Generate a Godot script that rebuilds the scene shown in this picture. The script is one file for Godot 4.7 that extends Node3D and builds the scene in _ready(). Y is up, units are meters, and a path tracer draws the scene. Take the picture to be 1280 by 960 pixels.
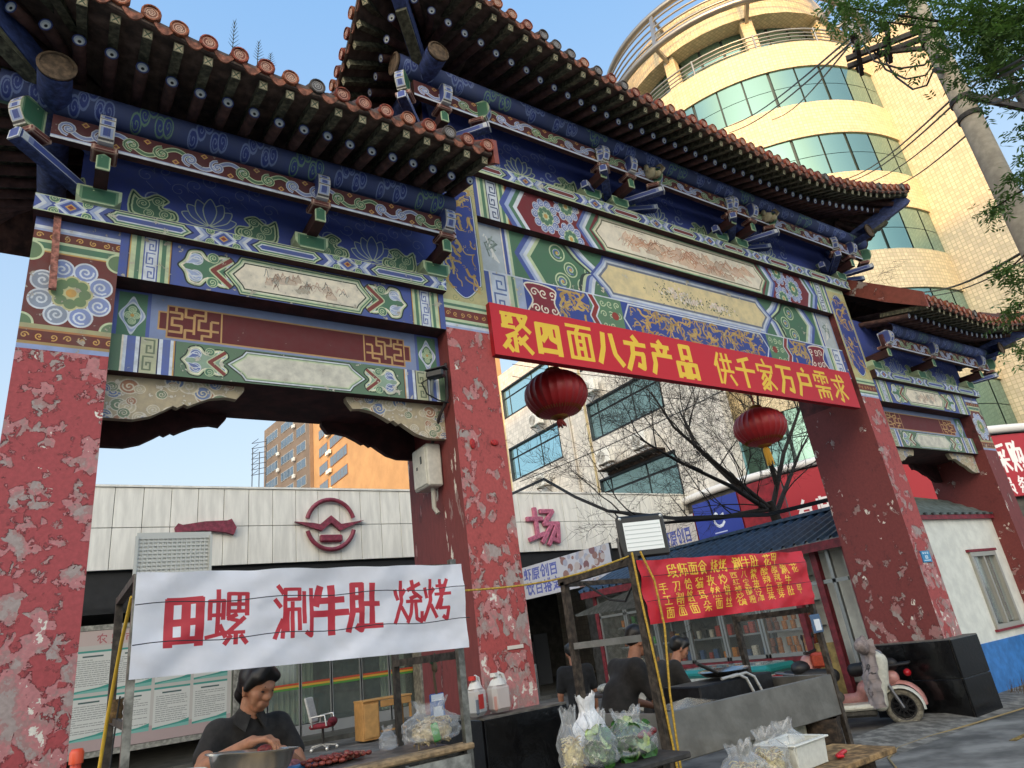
extends Node3D
# An old painted gateway over a market lane: a sunlit round tower behind, food carts in the shade in front.
var M := {}
const SUN := Vector3(-0.72, 0.158, 0.66)   # towards the low sun

func _ready() -> void:
	var cam := Camera3D.new()
	cam.name = "camera"
	cam.fov = 59.8
	cam.far = 900.0
	cam.near = 0.05
	cam.position = Vector3(0, 1.6, 0)
	cam.rotation_degrees = Vector3(21.355, -35.705, -7.768)
	add_child(cam)
	cam.current = true
	var env := Environment.new()
	env.background_mode = Environment.BG_SKY
	var sky := Sky.new()
	var sm := PanoramaSkyMaterial.new()
	sm.panorama = clear_sky(SUN.normalized())
	sm.energy_multiplier = 1.0
	sky.sky_material = sm
	env.sky = sky
	env.tonemap_mode = Environment.TONE_MAPPER_LINEAR
	env.tonemap_exposure = 1.65
	env.sdfgi_enabled = true
	env.ssao_enabled = true
	env.ssil_enabled = true
	var we := WorldEnvironment.new()
	we.name = "environment"
	we.environment = env
	add_child(we)
	var sun := DirectionalLight3D.new()
	sun.name = "sun"
	sun.light_color = h("#ffc276")
	sun.light_energy = 0.72
	sun.light_angular_distance = 0.5
	sun.shadow_enabled = true
	sun.sky_mode = DirectionalLight3D.SKY_MODE_LIGHT_ONLY
	add_child(sun)
	sun.look_at_from_position(SUN * 50.0, Vector3.ZERO)
	M.blue_arm = mat(h("#41528f"), 0.7, 0.0, 0.4, 3.0)
	build_ground()
	build_gate()
	build_market()
	build_tower()
	build_white_block()
	build_far_blocks()
	build_across()
	build_shed()
	build_booth()
	build_bare_tree()
	build_pole()
	build_green_tree()
	build_front()

# clear morning sky after the CIE standard: deep blue away from the sun, paler to the horizon, brighter round the low sun
func clear_sky(sun: Vector3) -> ImageTexture:
	var W := 512
	var H := 256
	var im := Image.create(W, H, false, Image.FORMAT_RGBF)
	for y in H:
		var th := PI * (y + 0.5) / H
		var cy := cos(th)
		for x in W:
			var ph := TAU * (x + 0.5) / W
			var d := Vector3(sin(th) * sin(ph), cy, -sin(th) * cos(ph))
			var g := acos(clampf(d.dot(sun), -1.0, 1.0))
			var f := 1.0 + 15.0 * (exp(-2.8 * g) - exp(-1.4 * PI)) + 0.3 * cos(g) * cos(g)
			var up := maxf(cy, 0.0)
			var t := pow(1.0 - up, 1.25)
			var c := Vector3(0.13, 0.31, 0.6).lerp(Vector3(0.56, 0.64, 0.66), t)
			var w := clampf((f - 1.0) / 3.0, 0.0, 0.85)
			c = c.lerp(Vector3(0.68, 0.58, 0.44) * (c.length() / 1.0), w) * f
			if cy < 0.0:
				c = c.lerp(Vector3(0.3, 0.29, 0.28), clampf(-cy * 8.0, 0.0, 1.0))
			im.set_pixel(x, y, Color(c.x, c.y, c.z))
	return ImageTexture.create_from_image(im)

# ---------------------------------------------------------------- mesh helper
class MB:
	var v := PackedVector3Array()
	var n := PackedVector3Array()
	var u := PackedVector2Array()
	var x := PackedInt32Array()
	func tri(a: Vector3, b: Vector3, c: Vector3, na: Vector3, nb: Vector3, nc: Vector3, ua := Vector2.ZERO, ub := Vector2.ZERO, uc := Vector2.ZERO) -> void:
		var k := v.size()
		v.append(a); v.append(b); v.append(c)
		n.append(na); n.append(nb); n.append(nc)
		u.append(ua); u.append(ub); u.append(uc)
		if (b - a).cross(c - a).dot(na + nb + nc) > 0.0:
			x.append(k); x.append(k + 2); x.append(k + 1)
		else:
			x.append(k); x.append(k + 1); x.append(k + 2)
	func quad(a: Vector3, b: Vector3, c: Vector3, d: Vector3, nn: Vector3, r := Rect2(0, 0, 1, 1)) -> void:
		# a bottom left, b bottom right, c top right, d top left as seen from outside
		var p := r.position
		var e := r.end
		tri(a, b, c, nn, nn, nn, Vector2(p.x, e.y), e, Vector2(e.x, p.y))
		tri(a, c, d, nn, nn, nn, Vector2(p.x, e.y), Vector2(e.x, p.y), p)
	func box(o: Vector3, s: Vector3, b := Basis()) -> MB:
		var h := s * 0.5
		for ax in 3:
			for sg: float in [-1.0, 1.0]:
				var nn := Vector3.ZERO
				nn[ax] = sg
				var e1 := Vector3.ZERO
				var e2 := Vector3.ZERO
				if ax == 1:
					e1.x = h.x
					e2.z = -h.z * sg
				elif ax == 0:
					e1.z = -h.z * sg
					e2.y = h.y
				else:
					e1.x = h.x * sg
					e2.y = h.y
				var m := nn * h
				quad(o + b * (m - e1 - e2), o + b * (m + e1 - e2), o + b * (m + e1 + e2), o + b * (m - e1 + e2), b * nn)
		return self
	func bev(o: Vector3, s: Vector3, r: float, b := Basis()) -> MB:
		# box with chamfered edges along all sides
		var h := s * 0.5
		r = minf(r, minf(h.x, minf(h.y, h.z)) * 0.9)
		for ax in 3:
			var p := (ax + 1) % 3
			var q := (ax + 2) % 3
			for sg: float in [-1.0, 1.0]:
				var nn := Vector3.ZERO
				nn[ax] = sg
				var f := []
				for w: Array in [[-1, -1], [1, -1], [1, 1], [-1, 1]]:
					var t := Vector3.ZERO
					t[ax] = h[ax] * sg
					t[p] = (h[p] - r) * w[0]
					t[q] = (h[q] - r) * w[1]
					f.append(o + b * t)
				quad(f[0], f[1], f[2], f[3], b * nn)
			for s1: float in [-1.0, 1.0]:
				for s2: float in [-1.0, 1.0]:
					var f := []
					for w: Array in [[0, -1], [1, -1], [1, 1], [0, 1]]:
						var t := Vector3.ZERO
						t[p] = (h[p] - (r if w[0] == 1 else 0.0)) * s1
						t[q] = (h[q] - (0.0 if w[0] == 1 else r)) * s2
						t[ax] = (h[ax] - r) * w[1]
						f.append(o + b * t)
					var nn := Vector3.ZERO
					nn[p] = s1
					nn[q] = s2
					quad(f[0], f[1], f[2], f[3], b * nn.normalized())
		for sx: float in [-1.0, 1.0]:
			for sy: float in [-1.0, 1.0]:
				for sz: float in [-1.0, 1.0]:
					var nn := Vector3(sx, sy, sz)
					tri(o + b * Vector3(h.x * sx, (h.y - r) * sy, (h.z - r) * sz), o + b * Vector3((h.x - r) * sx, h.y * sy, (h.z - r) * sz), o + b * Vector3((h.x - r) * sx, (h.y - r) * sy, h.z * sz), b * nn, b * nn, b * nn)
		return self
	func bar(p: Vector3, q: Vector3, w: float, h: float, up := Vector3.UP) -> MB:
		var d := (q - p)
		var z := d.normalized()
		if absf(z.dot(up)) > 0.98:
			up = Vector3.FORWARD
		var xx := up.cross(z).normalized()
		var yy := z.cross(xx)
		return box((p + q) * 0.5, Vector3(w, h, d.length()), Basis(xx, yy, z))
	func ring(c: Vector3, e1: Vector3, e2: Vector3, r1: float, r2: float, k: int) -> PackedVector3Array:
		var o := PackedVector3Array()
		for i in k + 1:
			var a := TAU * i / k
			o.append(c + e1 * (cos(a) * r1) + e2 * (sin(a) * r2))
		return o
	func tube(pts: Array, rad, k := 8, caps := true) -> MB:
		var rings := []
		var nor := []
		var m := pts.size()
		var e1 := Vector3.ZERO
		for i in m:
			var a: Vector3 = pts[maxi(i - 1, 0)]
			var b: Vector3 = pts[mini(i + 1, m - 1)]
			var t := (b - a).normalized()
			if i == 0:
				e1 = t.cross(Vector3.UP if absf(t.y) < 0.9 else Vector3.RIGHT).normalized()
			else:
				e1 = (e1 - t * e1.dot(t)).normalized()
			var e2 := t.cross(e1)
			var r: float = rad if rad is float else rad[i]
			rings.append(ring(pts[i], e1, e2, r, r, k))
			nor.append(ring(Vector3.ZERO, e1, e2, 1.0, 1.0, k))
		for i in m - 1:
			for j in k:
				strip(rings[i][j], rings[i][j + 1], rings[i + 1][j + 1], rings[i + 1][j], nor[i][j], nor[i][j + 1], nor[i + 1][j + 1], nor[i + 1][j], Rect2(float(j) / k, float(i) / (m - 1), 1.0 / k, 1.0 / (m - 1)))
		if caps:
			for e: int in [0, m - 1]:
				var nn: Vector3 = ((pts[0] - pts[1]) if e == 0 else (pts[m - 1] - pts[m - 2])).normalized()
				for j in k:
					tri(pts[e], rings[e][j], rings[e][j + 1], nn, nn, nn, Vector2(0.5, 0.5), Vector2(0.5 + 0.5 * cos(TAU * j / k), 0.5 + 0.5 * sin(TAU * j / k)), Vector2(0.5 + 0.5 * cos(TAU * (j + 1) / k), 0.5 + 0.5 * sin(TAU * (j + 1) / k)))
		return self
	func strip(a: Vector3, b: Vector3, c: Vector3, d: Vector3, na: Vector3, nb: Vector3, nc: Vector3, nd: Vector3, r := Rect2(0, 0, 1, 1)) -> void:
		var p := r.position
		var e := r.end
		tri(a, b, c, na, nb, nc, p, Vector2(e.x, p.y), e)
		tri(a, c, d, na, nc, nd, p, e, Vector2(p.x, e.y))
	func lathe(prof: Array, t: Transform3D, k := 16, sharp := false) -> MB:
		# prof: Vector2(radius, height) along t's y axis
		for i in prof.size() - 1:
			var p: Vector2 = prof[i]
			var q: Vector2 = prof[i + 1]
			var dn := Vector2(q.y - p.y, p.x - q.x).normalized()
			var np := dn
			var nq := dn
			if not sharp:
				if i > 0:
					var w: Vector2 = prof[i - 1]
					var d0 := Vector2(p.y - w.y, w.x - p.x).normalized()
					if d0.dot(dn) > 0.4:
						np = (d0 + dn).normalized()
				if i < prof.size() - 2:
					var w: Vector2 = prof[i + 2]
					var d1 := Vector2(w.y - q.y, q.x - w.x).normalized()
					if d1.dot(dn) > 0.4:
						nq = (d1 + dn).normalized()
			for j in k:
				var a := TAU * j / k
				var b := TAU * (j + 1) / k
				var ca := Vector3(cos(a), 0, sin(a))
				var cb := Vector3(cos(b), 0, sin(b))
				var y := Vector3.UP
				strip(t * (ca * p.x + y * p.y), t * (cb * p.x + y * p.y), t * (cb * q.x + y * q.y), t * (ca * q.x + y * q.y), t.basis * (ca * np.x + y * np.y), t.basis * (cb * np.x + y * np.y), t.basis * (cb * nq.x + y * nq.y), t.basis * (ca * nq.x + y * nq.y), Rect2(float(j) / k, float(i) / prof.size(), 1.0 / k, 1.0 / prof.size()))
		return self
	func prism(poly: PackedVector2Array, depth: float, t: Transform3D, uvr := Rect2(0, 0, 0, 0)) -> MB:
		# poly in t's xy plane, from z=0 to z=depth; uvr maps poly coordinates on the two faces
		var ix := Geometry2D.triangulate_polygon(poly)
		var nz := t.basis.z.normalized()
		for i in range(0, ix.size(), 3):
			for s in 2:
				var pp := []
				var uu := []
				for j in 3:
					var p := poly[ix[i + j]]
					pp.append(t * Vector3(p.x, p.y, depth * s))
					uu.append((p - uvr.position) / uvr.size if uvr.size.x != 0.0 else Vector2.ZERO)
				var nn := nz if s == 1 else -nz
				tri(pp[0], pp[1], pp[2], nn, nn, nn, uu[0], uu[1], uu[2])
		var cw := Geometry2D.is_polygon_clockwise(poly)
		for i in poly.size():
			var p := poly[i]
			var q := poly[(i + 1) % poly.size()]
			var e := q - p
			var nn := (t.basis * (Vector3(-e.y, e.x, 0) if cw else Vector3(e.y, -e.x, 0))).normalized()
			quad(t * Vector3(p.x, p.y, 0), t * Vector3(q.x, q.y, 0), t * Vector3(q.x, q.y, depth), t * Vector3(p.x, p.y, depth), nn, Rect2(0, 0, 0, 0))
		return self
	func ball(c: Vector3, r: Vector3, k := 12, m := 8, b := Basis()) -> MB:
		for i in m:
			for j in k:
				var f := func(ii: int, jj: int) -> Vector3:
					var th := PI * ii / m
					var ph := TAU * jj / k
					return Vector3(sin(th) * cos(ph), cos(th), sin(th) * sin(ph))
				var p := [f.call(i, j), f.call(i, j + 1), f.call(i + 1, j + 1), f.call(i + 1, j)]
				var q := []
				var nn := []
				for w: Vector3 in p:
					q.append(c + b * (w * r))
					nn.append((b * (w / r)).normalized())
				strip(q[0], q[1], q[2], q[3], nn[0], nn[1], nn[2], nn[3], Rect2(float(j) / k, float(i) / m, 1.0 / k, 1.0 / m))
		return self
	func grid(p: Array, nu: int, nv: int, uvr := Rect2(0, 0, 1, 1)) -> MB:
		# p: row-major points, nv rows of nu; smooth normals
		var nn := PackedVector3Array()
		nn.resize(nu * nv)
		for j in nv:
			for i in nu:
				var du: Vector3 = p[j * nu + mini(i + 1, nu - 1)] - p[j * nu + maxi(i - 1, 0)]
				var dv: Vector3 = p[mini(j + 1, nv - 1) * nu + i] - p[maxi(j - 1, 0) * nu + i]
				nn[j * nu + i] = du.cross(dv).normalized()
		for j in nv - 1:
			for i in nu - 1:
				var a := j * nu + i
				strip(p[a], p[a + 1], p[a + nu + 1], p[a + nu], nn[a], nn[a + 1], nn[a + nu + 1], nn[a + nu], Rect2(uvr.position + Vector2(float(i) / (nu - 1), float(j) / (nv - 1)) * uvr.size, uvr.size / Vector2(nu - 1, nv - 1)))
		return self
	func into(m: ArrayMesh) -> ArrayMesh:
		if v.is_empty():
			return m
		var a := []
		a.resize(Mesh.ARRAY_MAX)
		a[Mesh.ARRAY_VERTEX] = v
		a[Mesh.ARRAY_NORMAL] = n
		a[Mesh.ARRAY_TEX_UV] = u
		a[Mesh.ARRAY_INDEX] = x
		m.add_surface_from_arrays(Mesh.PRIMITIVE_TRIANGLES, a)
		return m
	func mesh() -> ArrayMesh:
		return into(ArrayMesh.new())

# ---------------------------------------------------------------- scene helper
func node(called: String, parent: Node = self, at := Vector3.ZERO, turn := 0.0) -> Node3D:
	var o := Node3D.new()
	o.name = called
	o.position = at
	o.rotation.y = turn
	parent.add_child(o, true)
	return o

func thing(called: String, label: String, category: String, at := Vector3.ZERO, turn := 0.0, group := "") -> Node3D:
	var o := node(called, self, at, turn)
	return tag(o, label, category, group)

func tag(o: Node3D, label: String, category: String, group := "") -> Node3D:
	o.set_meta("label", label)
	o.set_meta("category", category)
	if group:
		o.set_meta("group", group)
	return o

func part(called: String, g, mat: Material, parent: Node = self, t := Transform3D()) -> MeshInstance3D:
	var o := MeshInstance3D.new()
	o.name = called
	o.mesh = g.mesh() if g is MB else g
	o.material_override = mat
	o.transform = t
	parent.add_child(o, true)
	return o

func struct(called: String, g, mat: Material) -> MeshInstance3D:
	var o := part(called, g, mat)
	o.set_meta("kind", "structure")
	return o

# slab: a block whose front (+z) face, or left (-x) face, shows a picture-like paint; the rest is plain
func slab(called: String, parent: Node, lo: Vector3, hi: Vector3, front: Material, rest: Material, fr := Rect2(0, 0, 1, 1), left: Material = null, lr := Rect2(0, 0, 1, 1)) -> MeshInstance3D:
	var f := MB.new()
	f.quad(Vector3(lo.x, lo.y, hi.z), Vector3(hi.x, lo.y, hi.z), hi, Vector3(lo.x, hi.y, hi.z), Vector3.BACK, fr)
	var l := MB.new()
	l.quad(lo, Vector3(lo.x, lo.y, hi.z), Vector3(lo.x, hi.y, hi.z), Vector3(lo.x, hi.y, lo.z), Vector3.LEFT, lr)
	var r := MB.new()
	r.quad(Vector3(hi.x, lo.y, hi.z), Vector3(hi.x, lo.y, lo.z), Vector3(hi.x, hi.y, lo.z), hi, Vector3.RIGHT, lr)
	var b := MB.new()
	b.quad(Vector3(hi.x, lo.y, lo.z), lo, Vector3(lo.x, hi.y, lo.z), Vector3(hi.x, hi.y, lo.z), Vector3.FORWARD)
	b.quad(Vector3(lo.x, hi.y, hi.z), hi, Vector3(hi.x, hi.y, lo.z), Vector3(lo.x, hi.y, lo.z), Vector3.UP)
	b.quad(lo, Vector3(hi.x, lo.y, lo.z), Vector3(hi.x, lo.y, hi.z), Vector3(lo.x, lo.y, hi.z), Vector3.DOWN)
	var m := ArrayMesh.new()
	f.into(m)
	l.into(m)
	r.into(m)
	b.into(m)
	m.surface_set_material(0, front)
	m.surface_set_material(1, left if left else rest)
	m.surface_set_material(2, left if left else rest)
	m.surface_set_material(3, rest)
	var o := MeshInstance3D.new()
	o.name = called
	o.mesh = m
	parent.add_child(o, true)
	return o

var cache := {}
func mat(col: Color, rough := 0.7, metal := 0.0, nz := 0.0, scale := 1.0) -> StandardMaterial3D:
	# nz: strength of a world-scale mottling and relief
	var key := [col, rough, metal, nz, scale]
	if cache.has(key):
		return cache[key]
	var m := StandardMaterial3D.new()
	m.albedo_color = col
	m.roughness = rough
	m.metallic = metal
	if nz > 0.0:
		m.albedo_texture = mottle(nz)
		m.uv1_triplanar = true
		m.uv1_world_triplanar = true
		m.uv1_scale = Vector3.ONE * scale
		m.heightmap_enabled = true
		m.heightmap_texture = mottle(1.0)
		m.heightmap_scale = 0.15 / scale
	cache[key] = m
	return m

func mottle(nz: float) -> ImageTexture:
	var key := "mottle%.2f" % nz
	if cache.has(key):
		return cache[key]
	var a := FastNoiseLite.new()
	a.seed = 11
	a.frequency = 0.012
	a.fractal_octaves = 5
	a.fractal_gain = 0.6
	var im := a.get_seamless_image(384, 384)
	im.convert(Image.FORMAT_L8)
	var d := im.get_data()
	var o := PackedByteArray()
	o.resize(d.size() * 3)
	for i in d.size():
		var t := clampf((d[i] / 255.0 - 0.5) * 1.8, -0.5, 0.5)
		var g := int(clampf(1.0 - nz * (0.5 - t), 0.0, 1.0) * 255.0)
		o[i * 3] = g
		o[i * 3 + 1] = g
		o[i * 3 + 2] = int(g * (1.0 - 0.06 * nz))
	var tex := ImageTexture.create_from_image(Image.create_from_data(384, 384, false, Image.FORMAT_RGB8, o))
	cache[key] = tex
	return tex

func texmat(im: Image, rough := 0.75, bump := 0.0) -> StandardMaterial3D:
	var m := StandardMaterial3D.new()
	m.albedo_texture = ImageTexture.create_from_image(im)
	m.roughness = rough
	if bump > 0.0:
		m.heightmap_enabled = true
		m.heightmap_texture = m.albedo_texture
		m.heightmap_scale = bump
	return m

func glassy(col: Color, alpha: float, rough := 0.05) -> StandardMaterial3D:
	var m := StandardMaterial3D.new()
	m.albedo_color = Color(col, alpha)
	m.transparency = BaseMaterial3D.TRANSPARENCY_ALPHA
	m.roughness = rough
	return m

func h(s: String) -> Color:
	return Color(s)

func rz(a: float, o := Vector3.ZERO) -> Transform3D:
	return Transform3D(Basis(Vector3.BACK, a), o)

func tx(o: Vector3, bx := Vector3.RIGHT, by := Vector3.UP, bz := Vector3.BACK) -> Transform3D:
	return Transform3D(Basis(bx, by, bz), o)

# ---------------------------------------------------------------- paint: flat pigment on boards, cloth and signs
class Paint:
	var im: Image
	var w: int
	var hh: int
	func _init(ww: int, h2: int, bg: Color) -> void:
		w = ww
		hh = h2
		im = Image.create(ww, h2, false, Image.FORMAT_RGB8)
		im.fill(bg)
	func rect(x: float, y: float, ww: float, h2: float, c: Color) -> void:
		im.fill_rect(Rect2i(roundi(x), roundi(y), maxi(1, roundi(x + ww) - roundi(x)), maxi(1, roundi(y + h2) - roundi(y))), c)
	func poly(p: PackedVector2Array, c: Color) -> void:
		if p.size() < 3:
			return
		var lo := INF
		var hi := -INF
		for q in p:
			lo = minf(lo, q.y)
			hi = maxf(hi, q.y)
		for y in range(maxi(0, int(lo)), mini(hh - 1, int(hi)) + 1):
			var yy := y + 0.5
			var xs := PackedFloat32Array()
			for i in p.size():
				var a := p[i]
				var b := p[(i + 1) % p.size()]
				if (a.y <= yy) != (b.y <= yy):
					xs.append(a.x + (yy - a.y) / (b.y - a.y) * (b.x - a.x))
			xs.sort()
			for i in range(0, xs.size() - 1, 2):
				var x0 := maxi(0, roundi(xs[i]))
				var x1 := mini(w, roundi(xs[i + 1]))
				if x1 > x0:
					im.fill_rect(Rect2i(x0, y, x1 - x0, 1), c)
	func disc(o: Vector2, r: float, c: Color) -> void:
		for y in range(maxi(0, int(o.y - r)), mini(hh - 1, int(o.y + r)) + 1):
			var dy := y + 0.5 - o.y
			var q := r * r - dy * dy
			if q > 0.0:
				var s := sqrt(q)
				var x0 := maxi(0, roundi(o.x - s))
				var x1 := mini(w, roundi(o.x + s))
				if x1 > x0:
					im.fill_rect(Rect2i(x0, y, x1 - x0, 1), c)
	func line(p: PackedVector2Array, t: float, c: Color, shut := false) -> void:
		var m := p.size()
		for i in (m if shut else m - 1):
			var a := p[i]
			var b := p[(i + 1) % m]
			if a.is_equal_approx(b):
				continue
			var e := (b - a).normalized().orthogonal() * (t * 0.5)
			poly(PackedVector2Array([a + e, b + e, b - e, a - e]), c)
			if t > 2.5 and (i > 0 or shut):
				disc(a, t * 0.5, c)
	func spiral(o: Vector2, r: float, turns: float, a0: float, dir: float, t: float, c: Color) -> void:
		var p := PackedVector2Array()
		var k := int(turns * 10) + 2
		for i in k + 1:
			var f := float(i) / k
			p.append(o + Vector2.from_angle(a0 + dir * f * turns * TAU) * (r * (1.0 - f * 0.92)))
		line(p, t, c)
	# nested outline bands: shrink the outline by the given steps, one colour each
	func nest(p: PackedVector2Array, cols: Array, step: float) -> void:
		poly(p, cols[0])
		for i in range(1, cols.size()):
			for q: PackedVector2Array in Geometry2D.offset_polygon(p, -step * i):
				poly(q, cols[i])
	func curl(o: Vector2, r: float, dir: float, a0: float, body: Color, edge: Color) -> void:
		disc(o, r, edge)
		disc(o, r * 0.84, body)
		spiral(o, r * 0.66, 1.5, a0, dir, maxf(1.5, r * 0.16), edge)

static func curve(pts: Array, k := 6) -> PackedVector2Array:
	var o := PackedVector2Array()
	var m := pts.size()
	for i in m:
		var a: Vector2 = pts[(i + m - 1) % m]
		var b: Vector2 = pts[i]
		var c: Vector2 = pts[(i + 1) % m]
		var d: Vector2 = pts[(i + 2) % m]
		for j in k:
			o.append(b.cubic_interpolate(c, a, d, float(j) / k))
	return o

const BLUE := Color("#4457a8")
const SKYB := Color("#9fb1dc")
const PALE := Color("#d3dbe6")
const GREEN := Color("#4f8062")
const LIME := Color("#c6d6a6")
const CREAM := Color("#f0e4cc")
const RUST := Color("#8c3630")
const GOLD := Color("#d49f4a")
const DARKB := Color("#1b2452")

# strokes of written characters on a 16 x 16 grid; each word is a line through points given as two hex digits
const FIRE := "1427 6446 41480f 4a7e "
const WINE := "0171 141f 646f 1464 1e6e 1a6a 3137 5157 "
const EAT := "3006 2363 353e6c 6354 "
const GRASS := "02f2 5054 a0a4 "
const BUG := "1363 1318 6368 1767 404c 0d7c 5a7d "
const DROPS := "1032 0426 0f3a "
const WOOD := "0575 404f 460b 4778 "
const KNIFE := "c2cb f1ffde "
const GLYPHS := {
	"聚": "1181 2126 6126 2363 2464 1676 91e1c487 a2c5f7 797f 883a 4b1e 3d5f d99c 9aff",
	"四": "23d3 232e d3de 2ddd 636749 9398c9", "面": "11f1 8164 24e4 242e e4ee 2eee 646d a4ad 67a7 6aaa",
	"八": "52481e a2bafe", "方": "7193 14e4 64591f 68c8be8d", "产": "7182 23d3 5466 b4a6 27e7 272b0f",
	"品": "51b1 5157 b1b7 56b6 1969 191f 696f 1e6e 99e9 999f e9ef 9eee", "供": "5117 353f 64f4 8189 c1c9 59f9 8a5f cbff",
	"千": "c133 07f7 727f", "家": "7082 1316 13e3 e3d6 36c6 763a 679b8f5e 892d 9b2f c79a 9aee", "万": "12e2 62591f 57d7ce9d",
	"户": "8192 34d4 d4d9 39d9 34390f", "需": "31d1 13e3 1316 e3e6 8187 4454 4656 a4b4 a6b6 09f9 896b 2b2f 2bdb dbdf 6b6e abae",
	"求": "14e4 818f6e b1d3 3658 1d69 d699 99ed", "田": "22d2 222e d2de 2ddd 828d 28d8",
	"螺": BUG + "81f1 8187 f1f7 86f6 c1c6 84f4 b788 88d9 e88c 8cec bcbf 9d7f ddff", "涮": DROPS + "41a1 a1a4 44a4 41493f 575d 57a7 a7ad 757f " + KNIFE,
	"牛": "3116 35d5 09f9 818f", "肚": "21290f 2161 616f4e 2565 2969 87e7 b1be 7efe", "烧": FIRE + "84e2 a1b5f7 d697 78f8 a89c7f c8cefffc",
	"烤": FIRE + "83d3 a1a6 76f6 e17b a89b 9bebdfbe", "段": "7122 222c 2575 2979 0d7b a1a586 a1d1 d1d5f5 89d9bd7f 9bcdff",
	"师": "1219 414a1f 62f2 676d 67e7 e7edcc a2af", "食": "8006 80f6 7485 46b6 464f b6bb 49b9 4bbb 4f7d 7bef cc9d",
	"花": GRASS + "661a 494f d78b 868eeeeb", "甲": "21d1 2129 d1d9 29d9 25d5 818f", "手": "d122 25d5 09f9 818f5e", "工": "22d2 828d 0dfd",
	"刀": "22d2ce9d 72681f", "削": "5055 1123 9184 161f 1696 969f7e 1999 1c9c " + KNIFE, "饸": EAT + "a066 a0f6 85d5 79e9 797f e9ef 7eee",
	"饹": EAT + "a066 82d2a769 85e9 7aea 7a7f eaef 7eee", "猫": "5005 11564f2e 590c 73f3 9194 d1d4 77e7 777f e7ef 7eee b7be 7beb",
	"耳": "12e2 424c b2bf 45b5 49b9 0dfb", "朵": "515416 51b1b5e5 09f9 868f 891e 89ee", "孜": "116144 444e2d 0878 a076 94f4 d4ba7f 86cbff",
	"然": "4006 32620a 2546 84f4 b1a57a b5ea d1e2 1d0f 5d6f 9daf ddff", "炒": FIRE + "b1b8 9376 d3f6 f8bc6f", "饼": EAT + "8092 d1b3 74f4 69f9 94997f d4df",
	"丝": "4116 1556 631b 1b7a c196 96d6 e49b 9beb 0eee", "西": "11f1 24d4 242e d4de 2ddd 616549 a1a8c8", "红": "4115 1556 631a 1a69 0e7c 82f2 b2bd 7dfd",
	"柿": WOOD + "b0b2 83f3 767d 76e6 e6edcc b3bf", "馍": EAT + "73f3 a0a4 d0d4 86e6 868a e6ea 88e8 8aea 6cfc ba6f bcff",
	"宝": "7082 1316 13e3 e3e6 37c7 3bcb 777e 1eee acbd", "醪": WINE + "91b1b6 93a4 c1f1f6 d3e4 b77a c7fa c97c da7d fb6f", "糟": "0777 414f 1225 7255 480d 4779 72f2 9096 d0d6 7477 f4f7 77f7 898f 89e9 e9ef 8cec 8eee",
	"紫": "2125 5155 5383 0665 a0a5e5e4 e2a3 7738 39a9 b82c 2bdb 7c7f 3d1f bdef", "菜": GRASS + "d536 3748 7788 d6b8 0afa 888f 7a0f 8aff", "汤": DROPS + "61d177 77f7eebd a86e d79f",
	"酸": WINE + "b085e4 d2f5 a679 c6e8 b98c aaeabd7f 9bfe", "辣": "4051 0272 2435 6455 0676 0a7a 464b 4b1f 82f2 94e4 9498 e4e8 98e8 c0cf b97d c9fd", "白": "7053 333f 33d3 d3df 39d9 3ede",
	"豆": "12e2 45b5 4549 b5b9 49b9 5b6d baad 0fff", "芽": GRASS + "26d6 564aea a6af7e 9a1f", "场": "0575 414c 0d7b 72d287 87f7eebd b86e e89f", "采": "d122 3456 7577 c4a7 09f9 777f 791e 89ee",
	"购": "1161 111a 616a 343a0f 4b7f a066 84f4eebd b59b c9ec", "员": "41b1 4145 b1b5 45b5 27d7 272c d7dc 887b1f 9bef", "务": "6025 42c218 44e8 2adace9e 782f",
	"水": "818f6e 14641d d497 85fe", "煮": "42b2 7175 05e5 d11a 57b7 575c b7bc 5aba 5cbc 2d1f 6d6f 9daf cdef", "汉": DROPS + "62d29b5f 75fe", "虾": BUG + "82f2 b2bf c6e9",
	"农": "1315 13e3 e3e5 80541a 555e8c 88fe c7a9", "贸": "5022 2227 2765 5366 82e2d797 a287 38c8 383d c8cd 796c1f 9cdf", "市": "7081 13e3 363c 36d6 d6dcbb 838f", "原": "12f2 121a0f 8264 444a 44d4 d4da 47d7 4ada 8a8f6e 5c3f bcdf",
	"创": "5007 5096 3777 787d4d 373e7e " + KNIFE, "饮": EAT + "a076 83f3d6 b5ab6f b9ff", "百": "12e2 8254 343f 34d4 d4df 39d9 3ede", "一": "18e7", "搭": "0565 314f2e 0b69 73f3 a0a5 d0d5 a569 a5f9 89d9 8bdb 8b8f dbdf 8fdf", "定": "7082 1316 13e3 e3e6 37d7 777e 7ada 4a5c1f 4cfe",
	"有": "15e5 8129 565f 56d6 d6dfbe 59d9 5cdc",
	"U": "12 1c3ebe dc d2", "L": "212e ce", "A": "0e72 72ee 3aba", "R": "222e 22b2d4b727 8fde", "B": "222e 22b2d4b7 27c8dbbe2e",
}
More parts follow.
